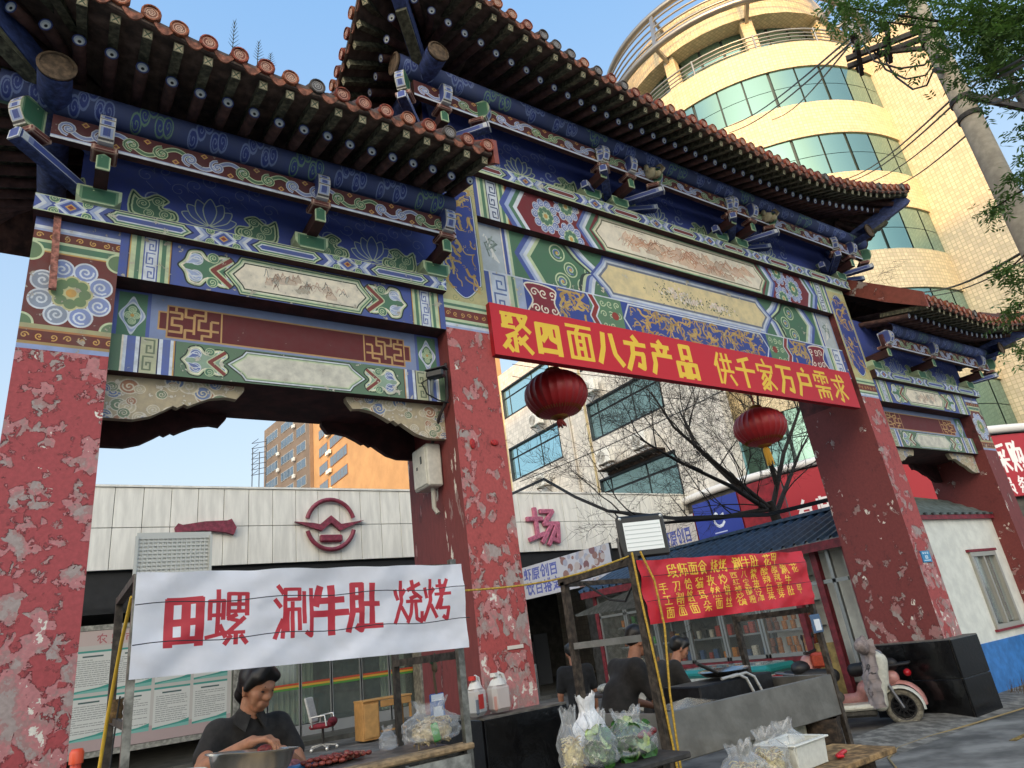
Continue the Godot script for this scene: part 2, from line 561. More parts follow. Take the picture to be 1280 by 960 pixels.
func write(p: Paint, text: String, at: Vector2, size: Vector2, t: float, col: Color, step := Vector2.ZERO, lean := 0.0) -> void:
	# the characters of a line, each in a cell of that size; step leads from one cell to the next
	for i in text.length():
		var o := at + step * i
		if not GLYPHS.has(text[i]):
			continue
		for s: String in GLYPHS[text[i]].split(" ", false):
			var q := PackedVector2Array()
			for j in range(0, s.length() - 1, 2):
				var g := Vector2(s.substr(j, 1).hex_to_int(), s.substr(j + 1, 1).hex_to_int()) / 15.0
				q.append(o + Vector2(g.x * size.x + lean * (1.0 - g.y) * size.y, g.y * size.y))
			if q.size() < 2:
				continue
			# square ends, as cut letters have
			var k := q.size()
			q[0] += (q[0] - q[1]).normalized() * t * 0.3
			q[k - 1] += (q[k - 1] - q[k - 2]).normalized() * t * 0.3
			for j in k - 1:
				var e := (q[j + 1] - q[j]).normalized()
				var tt := t * (0.82 if absf(e.y) < 0.3 else 1.0)
				var f := e.orthogonal() * tt * 0.5
				p.poly(PackedVector2Array([q[j] + f, q[j + 1] + f, q[j + 1] - f, q[j] - f]), col)
				if j > 0:
					p.disc(q[j], t * 0.45, col)

# chips and fading: bare plaster shows where the noise is high, and pigment is uneven
func wear(p: Paint, sd: int, chip: float, bare := Color("#cfc6b4"), fade := 0.22, freq := 0.02) -> Image:
	var a := FastNoiseLite.new()
	a.seed = sd
	a.frequency = freq
	a.fractal_octaves = 5
	a.fractal_gain = 0.62
	var na := a.get_image(p.w, p.hh, false, false, false)
	a.seed = sd + 7
	a.frequency = freq * 0.35
	var nb := a.get_image(p.w, p.hh, false, false, false)
	var d := p.im.get_data()
	var da := na.get_data()
	var db := nb.get_data()
	var br := bare.r8
	var bg := bare.g8
	var bb := bare.b8
	var thr := 127.0 + 128.0 * (1.0 - chip) * 0.62
	for i in da.size():
		var f := 1.0 - fade * clampf((db[i] * 0.5 + da[i] * 0.5 - 95.0) / 90.0, 0.0, 1.0)
		var k := i * 3
		if da[i] * 0.6 + db[i] * 0.4 > thr:
			d[k] = br - (da[i] & 31)
			d[k + 1] = bg - (da[i] & 31)
			d[k + 2] = bb - (da[i] & 31)
		else:
			var l := (d[k] + d[k + 1] + d[k + 2]) * 0.047 + 84.0 * (1.0 - f)
			f *= 0.86
			d[k] = int(d[k] * f + l)
			d[k + 1] = int(d[k + 1] * f + l)
			d[k + 2] = int(d[k + 2] * f + l * 0.97)
	return Image.create_from_data(p.w, p.hh, false, Image.FORMAT_RGB8, d)

func bars(p: Paint, x: float, y: float, hgt: float, list: Array) -> float:
	for e: Array in list:
		p.rect(x, y, e[0], hgt, e[1])
		x += e[0]
	return x

func fret(p: Paint, x: float, y: float, ww: float, hgt: float, k: int, col: Color, t: float) -> void:
	# a column of squared spirals
	var s := hgt / k
	for i in k:
		var o := Vector2(x, y + i * s)
		var q := PackedVector2Array()
		for g: Array in [[0.05, 0.08], [0.95, 0.08], [0.95, 0.85], [0.3, 0.85], [0.3, 0.42], [0.65, 0.42], [0.65, 0.6]]:
			var gx: float = g[0] if i % 2 == 0 else 1.0 - g[0]
			q.append(o + Vector2(gx * ww, g[1] * s))
		p.line(q, t, col)

func lozenge(x0: float, x1: float, y0: float, y1: float, cut: float) -> PackedVector2Array:
	var m := (y0 + y1) * 0.5
	var d := (y1 - y0) * 0.16
	return PackedVector2Array([Vector2(x0, m), Vector2(x0 + cut * 0.8, y0 + d), Vector2(x0 + cut, y0), Vector2(x1 - cut, y0), Vector2(x1 - cut * 0.8, y0 + d), Vector2(x1, m), Vector2(x1 - cut * 0.8, y1 - d), Vector2(x1 - cut, y1), Vector2(x0 + cut, y1), Vector2(x0 + cut * 0.8, y1 - d)])

func whorl(p: Paint, o: Vector2, r: float, k: int, c1: Color, c2: Color) -> void:
	for i in k:
		var a := TAU * i / k
		p.curl(o + Vector2.from_angle(a) * r * 0.74, r * 0.27 * 10.0 / (k + 1.0), 1, a, c1, PALE)
	p.disc(o, r * 0.55, LIME)
	for i in 8:
		var a := TAU * i / 8
		p.disc(o + Vector2.from_angle(a) * r * 0.37, r * 0.155, c2)
	p.disc(o, r * 0.2, LIME)
	p.disc(o, r * 0.13, GOLD)

func leaf_head(p: Paint, x: float, y0: float, y1: float, s: float, b1: Color, b2: Color) -> void:
	# pointed lotus head: tip at x, opening towards s
	var m := (y0 + y1) * 0.5
	var e := (y1 - y0) * 0.5
	var f := func(ax: float, ay: float) -> Vector2: return Vector2(x + s * ax * e, m + ay * e)
	var out := curve([f.call(0, 0), f.call(0.25, -0.35), f.call(0.45, -0.85), f.call(1.0, -0.95), f.call(1.35, -0.6), f.call(1.8, -0.85), f.call(2.3, -0.8), f.call(2.5, -0.4), f.call(2.2, 0.0), f.call(2.5, 0.4), f.call(2.3, 0.8), f.call(1.8, 0.85), f.call(1.35, 0.6), f.call(1.0, 0.95), f.call(0.45, 0.85), f.call(0.25, 0.35)], 5)
	p.nest(out, [Color("#20302a"), LIME, CREAM, b1], e * 0.07)
	for sy: float in [-1.0, 1.0]:
		p.curl(f.call(0.78, sy * 0.42), e * 0.3, s * sy, 0.6, b2, PALE)
		p.poly(PackedVector2Array([f.call(0.3, sy * 0.12), f.call(0.8, sy * 0.2), f.call(1.1, sy * 0.4), f.call(0.6, sy * 0.5)]), PALE)
		p.poly(PackedVector2Array([f.call(0.42, sy * 0.17), f.call(0.8, sy * 0.24), f.call(0.98, sy * 0.38), f.call(0.62, sy * 0.42)]), b2)
		p.curl(f.call(1.5, sy * 0.62), e * 0.26, -s * sy, 2.0, GREEN, LIME)
		p.curl(f.call(2.1, sy * 0.5), e * 0.24, s * sy, 1.0, b2, PALE)
	p.line(PackedVector2Array([f.call(2.3, -0.7), f.call(1.5, 0), f.call(2.3, 0.7)]), e * 0.34, LIME)
	p.line(PackedVector2Array([f.call(2.3, -0.7), f.call(1.5, 0), f.call(2.3, 0.7)]), e * 0.2, RUST)

func scribble(p: Paint, o: Vector2, ww: float, hgt: float, k: int, cols: Array, sd: int) -> void:
	# a small ink landscape: ragged ridges and foliage strokes
	var r := RandomNumberGenerator.new()
	r.seed = sd
	for i in k:
		var c: Color = cols[i % cols.size()]
		var s := Vector2(o.x + r.randf() * ww, o.y + hgt * (0.3 + 0.6 * r.randf()))
		var q := PackedVector2Array()
		var l := ww * (0.05 + 0.12 * r.randf())
		for j in 9:
			var f := j / 8.0
			q.append(s + Vector2(l * f, -sin(f * PI) * hgt * (0.12 + 0.3 * r.randf())))
		p.line(q, 1.0 + r.randf() * 2.2, c)
		if i % 3 == 0:
			var b := PackedVector2Array(q)
			b.append(q[8] + Vector2(0, hgt * 0.08))
			b.append(q[0] + Vector2(0, hgt * 0.08))
			p.poly(b, c.lerp(CREAM, 0.62))
			p.line(q, 2.0, c)

func tick(p: Paint, o: Vector2, ww: float, k: int, c: Color) -> void:
	for i in k:
		p.rect(o.x + ww * i / k, o.y + (i % 2), ww / k * 0.5, 3, c)

# ---- boards of the side bays
func paint_big_beam(sd: int, sky: bool) -> Image:
	var W := 1280
	var H := 170
	var p := Paint.new(W, H, BLUE)
	for s in 2:
		var q := Paint.new(W / 2, H, BLUE)
		var x := bars(q, 26, 0, H, [[3, DARKB], [4, GOLD], [16, LIME], [14, GREEN], [10, LIME], [4, BLUE]])
		q.rect(x, 0, 40, H, PALE)
		fret(q, x + 5, 3, 30, H - 6, 3, BLUE.lerp(SKYB, 0.25), 4.5)
		x = bars(q, x + 40, 0, H, [[4, BLUE], [10, LIME], [14, GREEN], [12, LIME], [4, GOLD], [3, DARKB]])
		leaf_head(q, x + 18, 4, H - 4, 1, GREEN, SKYB)
		q.nest(lozenge(x + 175, W, 3, H - 3, 60), [Color("#20302a"), LIME, GREEN, LIME, Color("#dfe4c8"), Color("#33402f"), CREAM], 5)
		if s == 1:
			q.im.flip_x()
		p.im.blit_rect(q.im, Rect2i(0, 0, W / 2, H), Vector2i(s * W / 2, 0))
	var cc := [Color("#8a6a55"), Color("#b08a70"), Color("#6d6f6a"), Color("#c79a80")] if sky else [Color("#c4a98a"), Color("#a8a898")]
	scribble(p, Vector2(W * 0.38, 40), W * 0.24, H - 80, 34 if sky else 8, cc, sd)
	tick(p, Vector2(W * 0.36, 30), 60, 12, Color("#7a6a5c"))
	return wear(p, sd, 0.48, Color("#b9b2a2"), 0.32)

func paint_low_beam(sd: int) -> Image:
	var W := 1280
	var H := 140
	var p := Paint.new(W, H, GREEN)
	for s in 2:
		var q := Paint.new(W / 2, H, Color("#5d7f60"))
		var x := bars(q, 34, 0, H, [[6, CREAM], [10, PALE], [26, BLUE.lerp(SKYB, 0.2)], [12, PALE], [4, DARKB]])
		q.rect(x, 0, 52, H, Color("#b9bb96"))
		fret(q, x + 8, 4, 36, H - 8, 2, Color("#6c7a5e"), 6)
		x = bars(q, x + 52, 0, H, [[4, DARKB], [12, PALE], [24, BLUE.lerp(SKYB, 0.2)], [10, PALE], [5, GOLD], [3, DARKB]])
		leaf_head(q, x + 14, 4, H - 4, 1, Color("#8fae94"), BLUE.lerp(SKYB, 0.3))
		q.nest(lozenge(x + 165, W, 4, H - 4, 70), [Color("#33402f"), PALE, Color("#7f9a78"), LIME, Color("#d8d4c2")], 5)
		if s == 1:
			q.im.flip_x()
		p.im.blit_rect(q.im, Rect2i(0, 0, W / 2, H), Vector2i(s * W / 2, 0))
	return wear(p, sd, 0.52, Color("#c9c4b6"), 0.36)

func paint_fret_board(sd: int) -> Image:
	# dark red board with gilded key work at both ends, diamond squares beside it
	var W := 1280
	var H := 190
	var p := Paint.new(W, H, Color("#8091bd"))
	var g := Color("#c7985a")
	for s in 2:
		var q := Paint.new(W / 2, H, Color("#8091bd"))
		q.rect(0, 0, 118, H, BLUE.lerp(SKYB, 0.15))
		q.rect(16, 8, 90, H - 16, GREEN)
		for k: Array in [[1.0, PALE], [0.86, SKYB], [0.72, PALE], [0.6, Color("#4f7c62")]]:
			var r: float = k[0]
			q.poly(curve([Vector2(61, 95 - 74 * r), Vector2(84 - 4 * r, 95 - 40 * r), Vector2(61 + 42 * r, 95), Vector2(84 - 4 * r, 95 + 40 * r), Vector2(61, 95 + 74 * r), Vector2(38 + 4 * r, 95 + 40 * r), Vector2(61 - 42 * r, 95), Vector2(38 + 4 * r, 95 - 40 * r)]), k[1])
		for k: Vector2 in [Vector2(0, -22), Vector2(0, 22), Vector2(-12, 0), Vector2(12, 0)]:
			q.curl(Vector2(61, 95) + k, 13, 1, 0, Color("#8fb08a"), LIME)
		q.disc(Vector2(61, 95), 6, GOLD)
		# the key work
		var x := 170.0
		q.rect(x, 34, 190, 130, g)
		q.rect(x + 6, 40, 178, 118, Color("#6a1c1e"))
		q.rect(x - 28, 62, 34, 74, g)
		q.rect(x - 22, 68, 22, 62, Color("#6a1c1e"))
		for k: Array in [[8, 62, 50, 62, 50, 84, 18, 84, 18, 112, 50, 112, 50, 138, 8, 138], [30, 40, 30, 56], [62, 40, 62, 74, 92, 74], [62, 158, 62, 126, 92, 126], [92, 60, 92, 140], [92, 60, 130, 60, 130, 80, 108, 80, 108, 118, 150, 118], [130, 60, 130, 40], [150, 80, 150, 140, 120, 140, 120, 158], [150, 80, 178, 80], [150, 118, 178, 118]]:
			var l := PackedVector2Array()
			for j in range(0, k.size(), 2):
				l.append(Vector2(x + k[j], k[j + 1]))
			q.line(l, 9, g)
		q.rect(x + 184, 34, W, 130, g)
		q.rect(x + 190, 40, W, 118, Color("#6a1c1e"))
		if s == 1:
			q.im.flip_x()
		p.im.blit_rect(q.im, Rect2i(0, 0, W / 2, H), Vector2i(s * W / 2, 0))
	return wear(p, sd, 0.25, Color("#a99d92"), 0.2)

func paint_cap_beam(W: int, H: int, sd: int, grand: bool) -> Image:
	# narrow top rail: chevrons, squares and long lozenges
	var p := Paint.new(W, H, BLUE)
	var x := 0.0
	var unit := H * (7.4 if not grand else 6.6)
	while x < W:
		var o := x
		for k in 4:
			var c: Color = [PALE, SKYB, BLUE, LIME][k]
			for s: float in [0.0, 1.0]:
				var bx := o + H * (0.2 + 0.22 * k) if s == 0.0 else o + H * (2.9 - 0.22 * k)
				var d := H * 0.5 * (1.0 if s == 0.0 else -1.0)
				p.line(PackedVector2Array([Vector2(bx - d * 0.4, -2), Vector2(bx + d * 0.5, H * 0.5), Vector2(bx - d * 0.4, H + 2)]), H * 0.2, c)
		var m := Vector2(o + H * 1.55, H * 0.5)
		for k: Array in [[0.62, PALE], [0.5, SKYB], [0.4, BLUE], [0.22, GOLD], [0.13, RUST]]:
			p.poly(PackedVector2Array([m + Vector2(-H * k[0] * 1.2, 0), m + Vector2(0, -H * k[0]), m + Vector2(H * k[0] * 1.2, 0), m + Vector2(0, H * k[0])]), k[1])
		for s: float in [-1.0, 1.0]:
			for e: float in [0.12, 0.88]:
				p.curl(m + Vector2(s * H * 0.72, H * (e - 0.5)), H * 0.24, s, 0, GREEN, LIME)
		var core := Color("#7a2a2a") if grand else BLUE
		p.nest(lozenge(o + H * 3.0, o + unit, H * 0.02, H * 0.98, H * 0.5), [DARKB, LIME, GREEN, PALE, core], H * 0.085)
		x += unit
	p.rect(0, H - 4, W, 4, LIME)
	p.rect(0, 0, W, 3, LIME)
	return wear(p, sd, 0.42, Color("#c5c3b2"), 0.32)

func paint_lotus(W: int, H: int, sd: int, at: Array, blocks: Array) -> Image:
	# blue board: a lotus between the blocks, fern sprays beside each, vines above
	var p := Paint.new(W, H, Color("#3f52b0"))
	var r := RandomNumberGenerator.new()
	r.seed = sd
	var s := H * 0.3
	for u: float in at:
		var o := Vector2(u * W, H * 0.89)
		for k in 9:
			var q := o + Vector2((k - 4) * s * 0.42, -s * (1.25 + 0.3 * sin(k * 2.1)))
			p.spiral(q, s * 0.26, 1.3, r.randf() * TAU, 1 if k % 2 else -1, 3.0, Color("#6f80be"))
			p.line(PackedVector2Array([q + Vector2(0, s * 0.2), q + Vector2(s * 0.2, s * 0.4)]), 2.5, Color("#6f80be"))
		for k: int in [0, 6, 1, 5, 2, 4, 3]:
			var a := -PI * 0.5 + (k - 3) * 0.4
			var t := o + Vector2.from_angle(a) * s * (0.95 - 0.05 * absf(k - 3))
			var e := Vector2.from_angle(a + PI * 0.5) * s * 0.2
			p.nest(curve([o, o.lerp(t, 0.55) + e, t, o.lerp(t, 0.55) - e], 6), [Color("#c2d2b4"), Color("#4a60b4")], 4)
		for sg: float in [-1.0, 1.0]:
			p.spiral(o + Vector2(sg * s * 1.5, -s * 0.5), s * 0.3, 1.1, 0.5, sg, 5, Color("#9db0d2"))
			p.spiral(o + Vector2(sg * s * 1.05, -s * 0.16), s * 0.18, 1.1, 2.5, -sg, 4, Color("#9db0d2"))
	for u: float in blocks:
		for sg: float in [-1.0, 1.0]:
			var o := Vector2(u * W + sg * s * 0.55, H * 0.93)
			var g := func(x: float, y: float) -> Vector2: return o + Vector2(sg * x, -y) * s
			p.nest(curve([g.call(0, 0), g.call(0, 0.8), g.call(0.3, 0.62), g.call(0.62, 0.82), g.call(0.95, 0.66), g.call(0.8, 0.42), g.call(1.12, 0.36), g.call(1.2, 0.08), g.call(0.9, -0.06)], 6), [LIME, Color("#35604a"), LIME, GREEN], 6)
			for c: Array in [[0.3, 0.42, 0.17], [0.66, 0.58, 0.15], [0.86, 0.18, 0.16], [0.45, 0.14, 0.13]]:
				p.curl(g.call(c[0], c[1]), c[2] * s, sg, c[0] * 9.0, GREEN, LIME)
	return wear(p, sd, 0.2, Color("#9aa0b4"), 0.2)

func paint_scroll(W: int, H: int, sd: int) -> Image:
	# frieze: running scrolls on dark red, pale edge below
	var p := Paint.new(W, H, Color("#571a1e"))
	var s := H * 1.02
	var i := 0
	var x := s * 0.5
	while x < W + s:
		var up := i % 2 == 0
		var o := Vector2(x, H * (0.46 if up else 0.5))
		var body: Color = SKYB.lerp(BLUE, 0.35) if i % 4 < 2 else Color("#4f7a55")
		var rim: Color = PALE if i % 4 < 2 else LIME
		var q := PackedVector2Array()
		for j in 13:
			var f := j / 12.0
			q.append(Vector2(x + s * f, H * 0.46 + (H * 0.28) * sin(f * PI) * (1.0 if up else -1.0)))
		p.line(q, H * 0.2, rim)
		p.line(q, H * 0.12, body)
		p.spiral(o, H * 0.3, 1.6, PI * (0.5 if up else -0.5), 1 if up else -1, H * 0.13, rim)
		p.spiral(o, H * 0.3, 1.6, PI * (0.5 if up else -0.5), 1 if up else -1, H * 0.07, body)
		var g := Vector2(x + s * 0.5, H * (0.14 if up else 0.74))
		p.poly(PackedVector2Array([g + Vector2(-H * 0.14, 0), g + Vector2(0, -H * 0.13), g + Vector2(H * 0.14, 0), g + Vector2(0, H * 0.13)]), GOLD)
		p.poly(PackedVector2Array([g + Vector2(-H * 0.07, 0), g + Vector2(0, -H * 0.07), g + Vector2(H * 0.07, 0), g + Vector2(0, H * 0.07)]), RUST)
		x += s
		i += 1
	p.rect(0, H * 0.88, W, H * 0.12, PALE)
	p.rect(0, H * 0.86, W, H * 0.05, SKYB)
	return wear(p, sd, 0.36, Color("#8d7f78"), 0.32)

func paint_cloud(W: int, H: int, sd: int) -> Image:
	var p := Paint.new(W, H, Color("#3b4a80"))
	var r := RandomNumberGenerator.new()
	r.seed = sd
	var x := 20.0
	while x < W:
		var c := Color("#7488bd") if int(x) % 3 else Color("#6f9a80")
		for k in 5:
			var o := Vector2(x + k * H * 0.3, H * (0.36 + 0.2 * sin(k * 1.9 + x)))
			p.disc(o, H * 0.21, c)
			p.disc(o, H * 0.16, Color("#2f4191"))
			p.spiral(o, H * 0.14, 1.2, r.randf() * TAU, 1 if k % 2 else -1, 2.2, c)
		x += H * 2.2
	p.rect(0, H * 0.78, W, H * 0.22, Color("#3f6b52"))
	return wear(p, sd, 0.15, Color("#8f98a8"), 0.2)

func paint_head(flower: bool, sd: int, W: int, H: int) -> Image:
	# painted top of a pillar
	var p := Paint.new(W, H, RUST)
	if flower:
		var y := 0.0
		for e: Array in [[36, BLUE.lerp(SKYB, 0.2)], [14, PALE], [10, SKYB], [38, Color("#6e2c22")], [12, LIME], [26, GREEN], [10, LIME], [6, GOLD]]:
			p.rect(0, y, W, e[0], e[1])
			y += e[0]
		for k in 7:
			p.spiral(Vector2(20 + k * W / 6.5, 80), 13, 1.3, k, 1 if k % 2 else -1, 4.5, GOLD)
		var o := Vector2(W * 0.5, H * 0.56)
		p.rect(0, y, W, H, Color("#71302c"))
		for c: Vector2 in [Vector2(0, y), Vector2(W, y), Vector2(0, H * 0.82), Vector2(W, H * 0.82)]:
			p.disc(c, 44, LIME)
			p.disc(c, 36, Color("#66845c"))
		for i in 8:
			p.curl(o + Vector2.from_angle(TAU * (i + 0.5) / 8) * W * 0.35, W * 0.145, 1, i, SKYB.lerp(BLUE, 0.35) if i < 2 or i > 4 else Color("#8a97ad"), PALE)
		for i in 8:
			p.disc(o + Vector2.from_angle(TAU * i / 8) * W * 0.155, W * 0.095, Color("#c9c489"))
		for i in 8:
			p.disc(o + Vector2.from_angle(TAU * i / 8) * W * 0.155, W * 0.07, Color("#6c8a5a"))
		p.disc(o, W * 0.085, Color("#c9c489"))
		p.disc(o, W * 0.06, GOLD)
		y = H * 0.82
		for e: Array in [[18, Color("#a9a374")], [8, GOLD.lerp(RUST, 0.4)], [44, Color("#6d2c24")], [12, Color("#a98a52")], [22, SKYB.lerp(BLUE, 0.2)], [14, Color("#a08f9c")]]:
			p.rect(0, y, W, e[0], e[1])
			y += e[0]
		for k in 7:
			p.spiral(Vector2(20 + k * W / 6.5, H * 0.82 + 48), 14, 1.3, k, 1 if k % 2 else -1, 4.5, GOLD)
		return wear(p, sd, 0.5, Color("#b3aa9c"), 0.35, 0.014)
	p.im.fill(Color("#c5ba7c"))
	var r := RandomNumberGenerator.new()
	r.seed = sd
	p.rect(0, 0, W, H * 0.04, LIME)
	for k in 26:
		p.spiral(Vector2(r.randf() * W, H * 0.04 + r.randf() * H * 0.8), 20, 1.4, r.randf() * 6, 1, 4, Color("#9aa068"))
	var m := H * 0.44
	var e := H * 0.38
	var ov := curve([Vector2(W * 0.5, m - e), Vector2(W * 0.86, m - e * 0.8), Vector2(W * 0.93, m - e * 0.6), Vector2(W * 0.93, m + e * 0.6), Vector2(W * 0.84, m + e * 0.8), Vector2(W * 0.5, m + e), Vector2(W * 0.16, m + e * 0.8), Vector2(W * 0.07, m + e * 0.6), Vector2(W * 0.07, m - e * 0.6), Vector2(W * 0.14, m - e * 0.8)])
	p.nest(ov, [Color("#7f8a5a"), PALE, Color("#31449c")], 5)
	gilt(p, Vector2(W * 0.14, m - e * 0.85), Vector2(W * 0.72, e * 1.7), 46, sd)
	var y := H * 0.84
	for q: Array in [[0.02, LIME], [0.015, GREEN], [0.015, LIME], [0.055, Color("#7a2f28")], [0.015, LIME], [0.012, GREEN], [0.015, PALE], [0.015, SKYB]]:
		p.rect(0, y, W, H * q[0] + 1, q[1])
		y += H * q[0]
	for k in 7:
		p.spiral(Vector2(20 + k * W / 6.5, H * 0.918), 13, 1.3, k, 1 if k % 2 else -1, 4, GOLD)
	return wear(p, sd, 0.36, Color("#c9bfa6"), 0.2)

func gilt(p: Paint, at: Vector2, sz: Vector2, k: int, sd: int) -> void:
	# gilded clouds and coils
	var r := RandomNumberGenerator.new()
	r.seed = sd
	for i in k:
		var o := at + Vector2(r.randf(), r.randf()) * sz
		var c := Color("#b98a3e").lerp(Color("#d9b35e"), r.randf())
		var q := PackedVector2Array()
		var d := r.randf() * TAU
		for j in 7:
			q.append(o)
			d += r.randf_range(-0.9, 0.9)
			o += Vector2.from_angle(d) * minf(sz.x, sz.y) * 0.075
			o = o.clamp(at, at + sz)
		p.line(q, minf(sz.x, sz.y) * r.randf_range(0.03, 0.085), c)
		p.spiral(o, minf(sz.x, sz.y) * 0.06, 1.0, d, 1, 2.5, c)

# ---- boards of the middle bay
func paint_main_upper(sd: int) -> Image:
	var W := 2000
	var H := 132
	var p := Paint.new(W, H, Color("#8d2230"))
	for s in 2:
		var q := Paint.new(W / 2, H, Color("#7e2028"))
		var x := bars(q, 0, 0, H, [[14, BLUE], [4, CREAM], [10, LIME], [12, GREEN], [8, LIME], [3, DARKB]])
		q.rect(x, 0, 38, H, PALE)
		fret(q, x + 4, 3, 30, H - 6, 3, Color("#3c4a78"), 4)
		x = bars(q, x + 38, 0, H, [[3, DARKB], [10, LIME], [12, GREEN], [8, LIME], [4, GOLD]])
		for k in 4:
			var c: Color = [PALE, GREEN, SKYB, BLUE][k]
			q.line(PackedVector2Array([Vector2(x + 76 - k * 17, -4), Vector2(x + 16 - k * 17 + 14, H * 0.5), Vector2(x + 76 - k * 17, H + 4)]), 18, c)
		x += 96
		whorl(q, Vector2(x + 66, H * 0.5), 62, 10, BLUE.lerp(SKYB, 0.4), GREEN)
		whorl(q, Vector2(x + 166, 8), 58, 9, BLUE.lerp(SKYB, 0.4), GREEN)
		whorl(q, Vector2(x + 166, H - 8), 58, 9, BLUE.lerp(SKYB, 0.4), GREEN)
		x += 200
		for k in 4:
			var c: Color = [BLUE, SKYB, PALE, GREEN][k]
			q.line(PackedVector2Array([Vector2(x + 62 + k * 14, -4), Vector2(x + 10 + k * 14, H * 0.5), Vector2(x + 62 + k * 14, H + 4)]), 16, c)
		q.nest(lozenge(x + 70, W, -2, H + 2, 54), [GREEN, LIME, Color("#e9dcc0"), Color("#6b6a4a"), CREAM, CREAM], 5)
		if s == 1:
			q.im.flip_x()
		p.im.blit_rect(q.im, Rect2i(0, 0, W / 2, H), Vector2i(s * W / 2, 0))
	scribble(p, Vector2(W * 0.31, 30), W * 0.36, H - 50, 110, [Color("#c47a56"), Color("#d79f7c"), Color("#9b6a4c"), Color("#cf8a60")], sd)
	tick(p, Vector2(W * 0.31, 22), 150, 26, Color("#8a7258"))
	return wear(p, sd, 0.34, Color("#d6ccb6"), 0.24)

func paint_main_lower(sd: int) -> Image:
	var W := 2000
	var H := 180
	var p := Paint.new(W, H, GREEN)
	for s in 2:
		var q := Paint.new(W / 2, H, Color("#4a7a58"))
		q.rect(0, 0, 116, H, Color("#8ea3c9"))
		q.rect(10, 8, 92, H - 16, Color("#b9c3c8"))
		for k in 20:
			q.line(PackedVector2Array([Vector2(40 + (k * 37) % 40, 40 + (k * 53) % 90), Vector2(34 + (k * 17) % 56, 50 + (k * 29) % 90)]), 5, [Color("#e8e6dc"), Color("#6d7f78"), Color("#94a59a")][k % 3])
		var x := bars(q, 104, 0, H, [[6, CREAM], [12, BLUE], [8, PALE], [10, LIME], [6, GREEN]])
		for k in 4:
			var c: Color = [LIME, PALE, SKYB, BLUE][k]
			q.line(PackedVector2Array([Vector2(x + 120 - k * 15, -6), Vector2(x + 60 - k * 15, H * 0.45), Vector2(x + 120 - k * 15, H + 6)]), 17, c)
		for k: Array in [[190, 40, 34], [240, 96, 30], [196, 150, 34], [280, 30, 26], [290, 150, 30], [330, 90, 26]]:
			q.curl(Vector2(x + k[0], k[1]), k[2], 1, 0.4 * k[0], Color("#4a7a58"), LIME)
			q.spiral(Vector2(x + k[0], k[1]), k[2] * 0.6, 1.2, 1, 1, 5, BLUE.lerp(SKYB, 0.3))
			q.disc(Vector2(x + k[0], k[1]), 6, GOLD)
		for k in 5:
			var c: Color = [Color("#2c4034"), LIME, BLUE, SKYB, PALE][k]
			q.line(curve([Vector2(x + 210 + k * 12, -8), Vector2(x + 260 + k * 16, 40), Vector2(x + 330 + k * 14, H * 0.5), Vector2(x + 290 + k * 14, H * 0.62), Vector2(x + 250 + k * 14, H + 8)], 8).slice(0, 32), 14, c)
		q.nest(lozenge(x + 330, W, -2, H + 2, 76), [BLUE, SKYB, PALE, Color("#6e7790"), Color("#e9d39a")], 9)
		if s == 1:
			q.im.flip_x()
		p.im.blit_rect(q.im, Rect2i(0, 0, W / 2, H), Vector2i(s * W / 2, 0))
	# peonies
	var r := RandomNumberGenerator.new()
	r.seed = sd
	for b: Array in [[0.45, 0.5, 90], [0.5, 0.62, 60], [0.58, 0.6, 64]]:
		var o := Vector2(W * b[0], H * b[1])
		for i in 90:
			var q = o + Vector2(r.randfn(0, 1), r.randfn(0, 0.34)) * b[2] * 0.72
			p.line(PackedVector2Array([q, q + Vector2(r.randf_range(-9, 9), r.randf_range(-7, 7))]), r.randf_range(2, 6), Color("#3a4436").lerp(Color("#7c8460"), r.randf()))
		for i in 44:
			var q = o + Vector2(r.randfn(0, 1), r.randfn(0, 0.3)) * b[2] * 0.5 + Vector2(0, -6)
			p.disc(q, r.randf_range(3, 7), Color("#efe6d8").lerp(Color("#e3b9a8"), r.randf() * 0.6))
		for i in 16:
			var q := o + Vector2(r.randfn(0, 1.3) * b[2] * 0.7, 26)
			p.line(PackedVector2Array([q, q + Vector2(r.randf_range(-10, 10), -40)]), 1.3, Color("#98906a"))
	tick(p, Vector2(W * 0.56, 28), 130, 24, Color("#8a7248"))
	return wear(p, sd, 0.34, Color("#d6ccb6"), 0.24)

